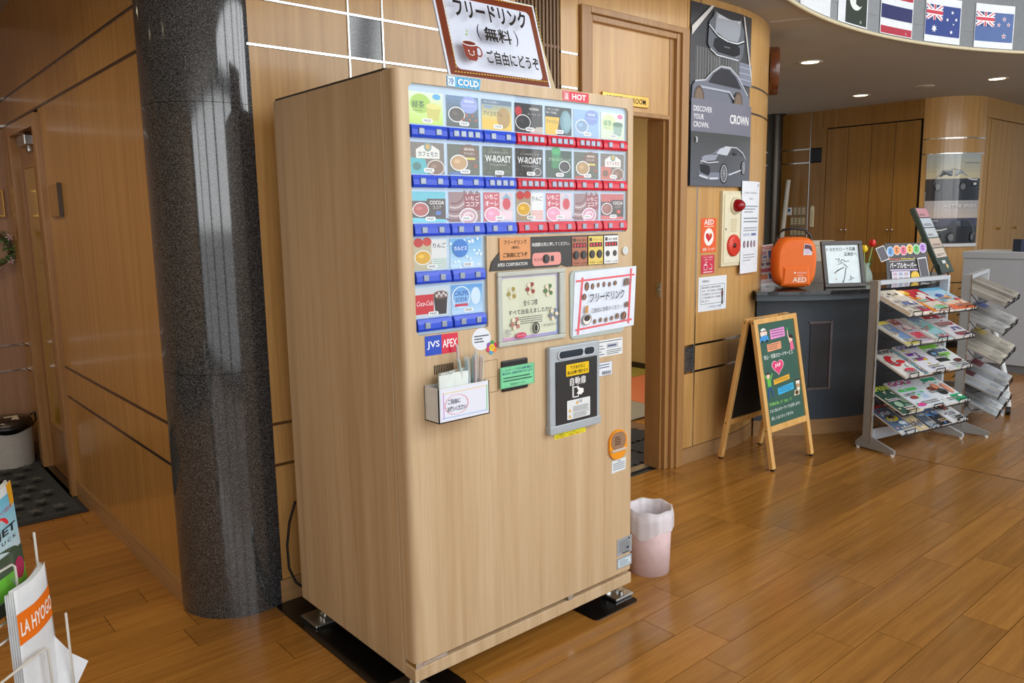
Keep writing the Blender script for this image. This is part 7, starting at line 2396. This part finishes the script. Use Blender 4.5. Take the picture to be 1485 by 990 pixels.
# ------------------------------------------------------------------ white wire brochure rack close to the viewer
br = thing('brochure_rack', 'white wire brochure rack holding catalogues and an envelope at the near edge', 'brochure rack', (-0.842, 0.343, 0), math.radians(43.8))
WW = plain('white_wire', (218, 216, 206), 0.4)
def wire(pts, name='wire', r_=0.0032):
    return MB().tube(pts, r_, 8).build(name, WW, br)
XL_, XR_ = -0.27, 0.0
tiers = [(0.0, 0.20, 0.45), (0.062, 0.49, 0.665), (0.124, 0.60, 0.80)]
for (y, zb, zt) in tiers:
    wire([(XR_ + 0.004, y - 0.012, zt), (XR_ + 0.006, y - 0.012, zb), (XR_ + 0.004, y + 0.045, zb), (XR_ + 0.004, y + 0.045, zt)], 'pocket_side')
    wire([(XL_, y - 0.014, zt - 0.045), (-0.085, y - 0.014, zt - 0.045), (-0.075, y - 0.014, zt - 0.055), (-0.072, y - 0.014, zb), (-0.072, y + 0.04, zb)], 'pocket_front')
    wire([(XL_, y + 0.045, zt), (XR_ + 0.004, y + 0.045, zt)], 'pocket_back')
    wire([(XL_, y - 0.012, zb), (XR_ + 0.006, y - 0.012, zb), (XR_ + 0.004, y + 0.045, zb), (XL_, y + 0.045, zb)], 'pocket_floor')
    wire([(XL_, y - 0.012, zt), (XL_, y - 0.012, zb), (XL_, y + 0.045, zb), (XL_, y + 0.045, zt + 0.05)], 'pocket_side')
wire([(-0.02, 0.05, 0.2), (-0.02, 0.10, 0.5), (-0.02, 0.17, 0.9)], 'upright', 0.005)
wire([(XL_ + 0.02, 0.05, 0.2), (XL_ + 0.02, 0.10, 0.5), (XL_ + 0.02, 0.17, 0.9)], 'upright', 0.005)
MB().tube([(-0.02, 0.05, 0.22), (0.05, -0.03, 0.012)], 0.010, 10).cyl((0.05, -0.03), 0.012, 0.0, 0.014, 10).build('leg', WW, br)
MB().tube([(XL_ + 0.02, 0.05, 0.22), (XL_ - 0.05, -0.03, 0.012)], 0.010, 10).cyl((XL_ - 0.05, -0.03), 0.012, 0.0, 0.014, 10).tube([(-0.13, 0.05, 0.22), (-0.13, 0.2, 0.012)], 0.010, 10).cyl((-0.13, 0.2), 0.012, 0.0, 0.014, 10).build('leg', WW, br)
def curl_map(x0, x1, y0, z0, z1, bend, lean=0.0):
    def f(u, v, h):
        x = x0 + (x1 - x0) * u
        return (x, y0 + bend * max(0.0, u - 0.35) ** 2 * (0.35 + 0.65 * v) + lean * v - h, z0 + (z1 - z0) * v + 0.02 * v * max(0.0, u - 0.4))
    return f
def curled(name, label, cat, fm, th, mat, leaves=1):
    o = thing(name, label, cat, (-0.842, 0.343, 0), math.radians(43.8), 'papers in the white brochure rack')
    nu, nv_ = 12, 6
    for q in range(leaves):
        mb = MB()
        vs = []
        off = -q * 0.006
        zz = -0.004 * q
        for i in range(nu + 1):
            for j in range(nv_ + 1):
                for hh in (0.0, th):
                    p = fm(i / nu * (1 - 0.02 * (q % 2)), j / nv_, off - hh)
                    vs.append((p[0], p[1], p[2] + zz * (j / nv_) + (0.004 * (q % 3) if j == nv_ else 0)))
        def I(i, j, k):
            return (i * (nv_ + 1) + j) * 2 + k
        fs = []
        for i in range(nu):
            for j in range(nv_):
                fs += [(I(i, j, 0), I(i + 1, j, 0), I(i + 1, j + 1, 0), I(i, j + 1, 0)), (I(i, j, 1), I(i, j + 1, 1), I(i + 1, j + 1, 1), I(i + 1, j, 1))]
        for i in range(nu):
            fs += [(I(i, 0, 0), I(i, 0, 1), I(i + 1, 0, 1), I(i + 1, 0, 0)), (I(i, nv_, 0), I(i + 1, nv_, 0), I(i + 1, nv_, 1), I(i, nv_, 1))]
        for j in range(nv_):
            fs += [(I(0, j, 0), I(0, j + 1, 0), I(0, j + 1, 1), I(0, j, 1)), (I(nu, j, 0), I(nu, j, 1), I(nu, j + 1, 1), I(nu, j + 1, 0))]
        mb.add(vs, fs, True).build('page' if q else 'front_sheet', mat, o)
    return o
fm = curl_map(-0.140, 0.0, 0.006, 0.205, 0.578, 0.05)
ev = curled('paper_envelope', 'large white envelope with orange band reading LA HYOGO in the lowest pocket', 'envelope', fm, 0.0008, plain('envelope_white', (226, 230, 234), 0.5), 5)
a = Art(lambda u, v, h: fm(u, v, h), 0.0006)
a.rect(0, 0.63, 1, 0.84, (240, 118, 20), 12)
a.text('LA HYOGO', 0.06, 0.68, 0.10, (250, 246, 240), w=0.95, bold=0.02, slant=0.02)
a.v = [v for v in a.v]
a.build('band_print', PRINT, ev)
MB().add([(-0.01, 0.02, 0.40), (0.02, -0.005, 0.33), (0.045, -0.03, 0.295), (0.02, -0.015, 0.25), (-0.02, 0.0, 0.21), (-0.03, 0.02, 0.27)], [(0, 1, 5), (1, 2, 3), (1, 3, 5), (3, 4, 5)]).build('bent_corner', plain('envelope_white', (226, 230, 234), 0.5), ev)
fm2 = curl_map(-0.205, 0.0, 0.070, 0.494, 0.791, 0.06)
c1 = curled('truck_catalogue', 'light truck catalogue reading HIJET TRUCK in the middle pocket', 'catalogue', fm2, 0.0007, plain('catalogue_paper', (222, 222, 220), 0.4), 4)
a = Art(lambda u, v, h: fm2(u, v, h), 0.0006)
def cat_art(a):
    a.grad(0, 0.45, 1, 0.93, (206, 222, 226), (110, 190, 220), 8, False, 10)
    a.rect(0, 0.93, 1, 1, (226, 230, 232), 10)
    a.poly([(0.86, 1.0), (1, 1.0), (1, 0.82), (0.9, 0.80)], (232, 166, 30))
    a.ell(0.60, 0.70, 0.20, 0.085, (226, 50, 60), 24, 0, math.pi)
    a.text('特装車', 0.52, 0.745, 0.02, (250, 236, 236), w=0.16)
    a.text('ハイゼット', 0.50, 0.715, 0.02, (250, 236, 236), w=0.22)
    a.text('HIJET', 0.30, 0.60, 0.085, (40, 46, 52), w=0.64, bold=0.02)
    a.text('T R U C K', 0.40, 0.555, 0.032, (60, 66, 72), w=0.52)
    a.text('それゆけ農家', 0.42, 0.80, 0.035, (206, 130, 160), w=0.5, slant=0.2)
    a.rect(0, 0.30, 1, 0.47, (66, 84, 66), 10)
    a.ell(0.5, 0.47, 0.4, 0.05, (66, 84, 66), 20)
    a.rect(0, 0.12, 1, 0.31, (110, 190, 60), 10)
    a.poly([(0.0, 0.10), (0.0, 0.24), (0.3, 0.30), (0.7, 0.27), (0.8, 0.16), (0.78, 0.08)], (150, 160, 168))
    a.ell(0.88, 0.30, 0.1, 0.09, (176, 50, 90), 16)
    a.rect(0, 0, 1, 0.11, (60, 66, 66), 10)
cat_art(a)
a.build('cover_print', GPRINT, c1)
fm3 = curl_map(-0.205, 0.0, 0.132, 0.604, 0.901, 0.05)
c2 = curled('truck_catalogue', 'light truck catalogue half seen in the top pocket', 'catalogue', fm3, 0.0007, plain('catalogue_paper', (222, 222, 220), 0.4), 3)
a = Art(lambda u, v, h: fm3(u, v * 1.0, h), 0.0006)
cat_art(a)
a.build('cover_print', GPRINT, c2)
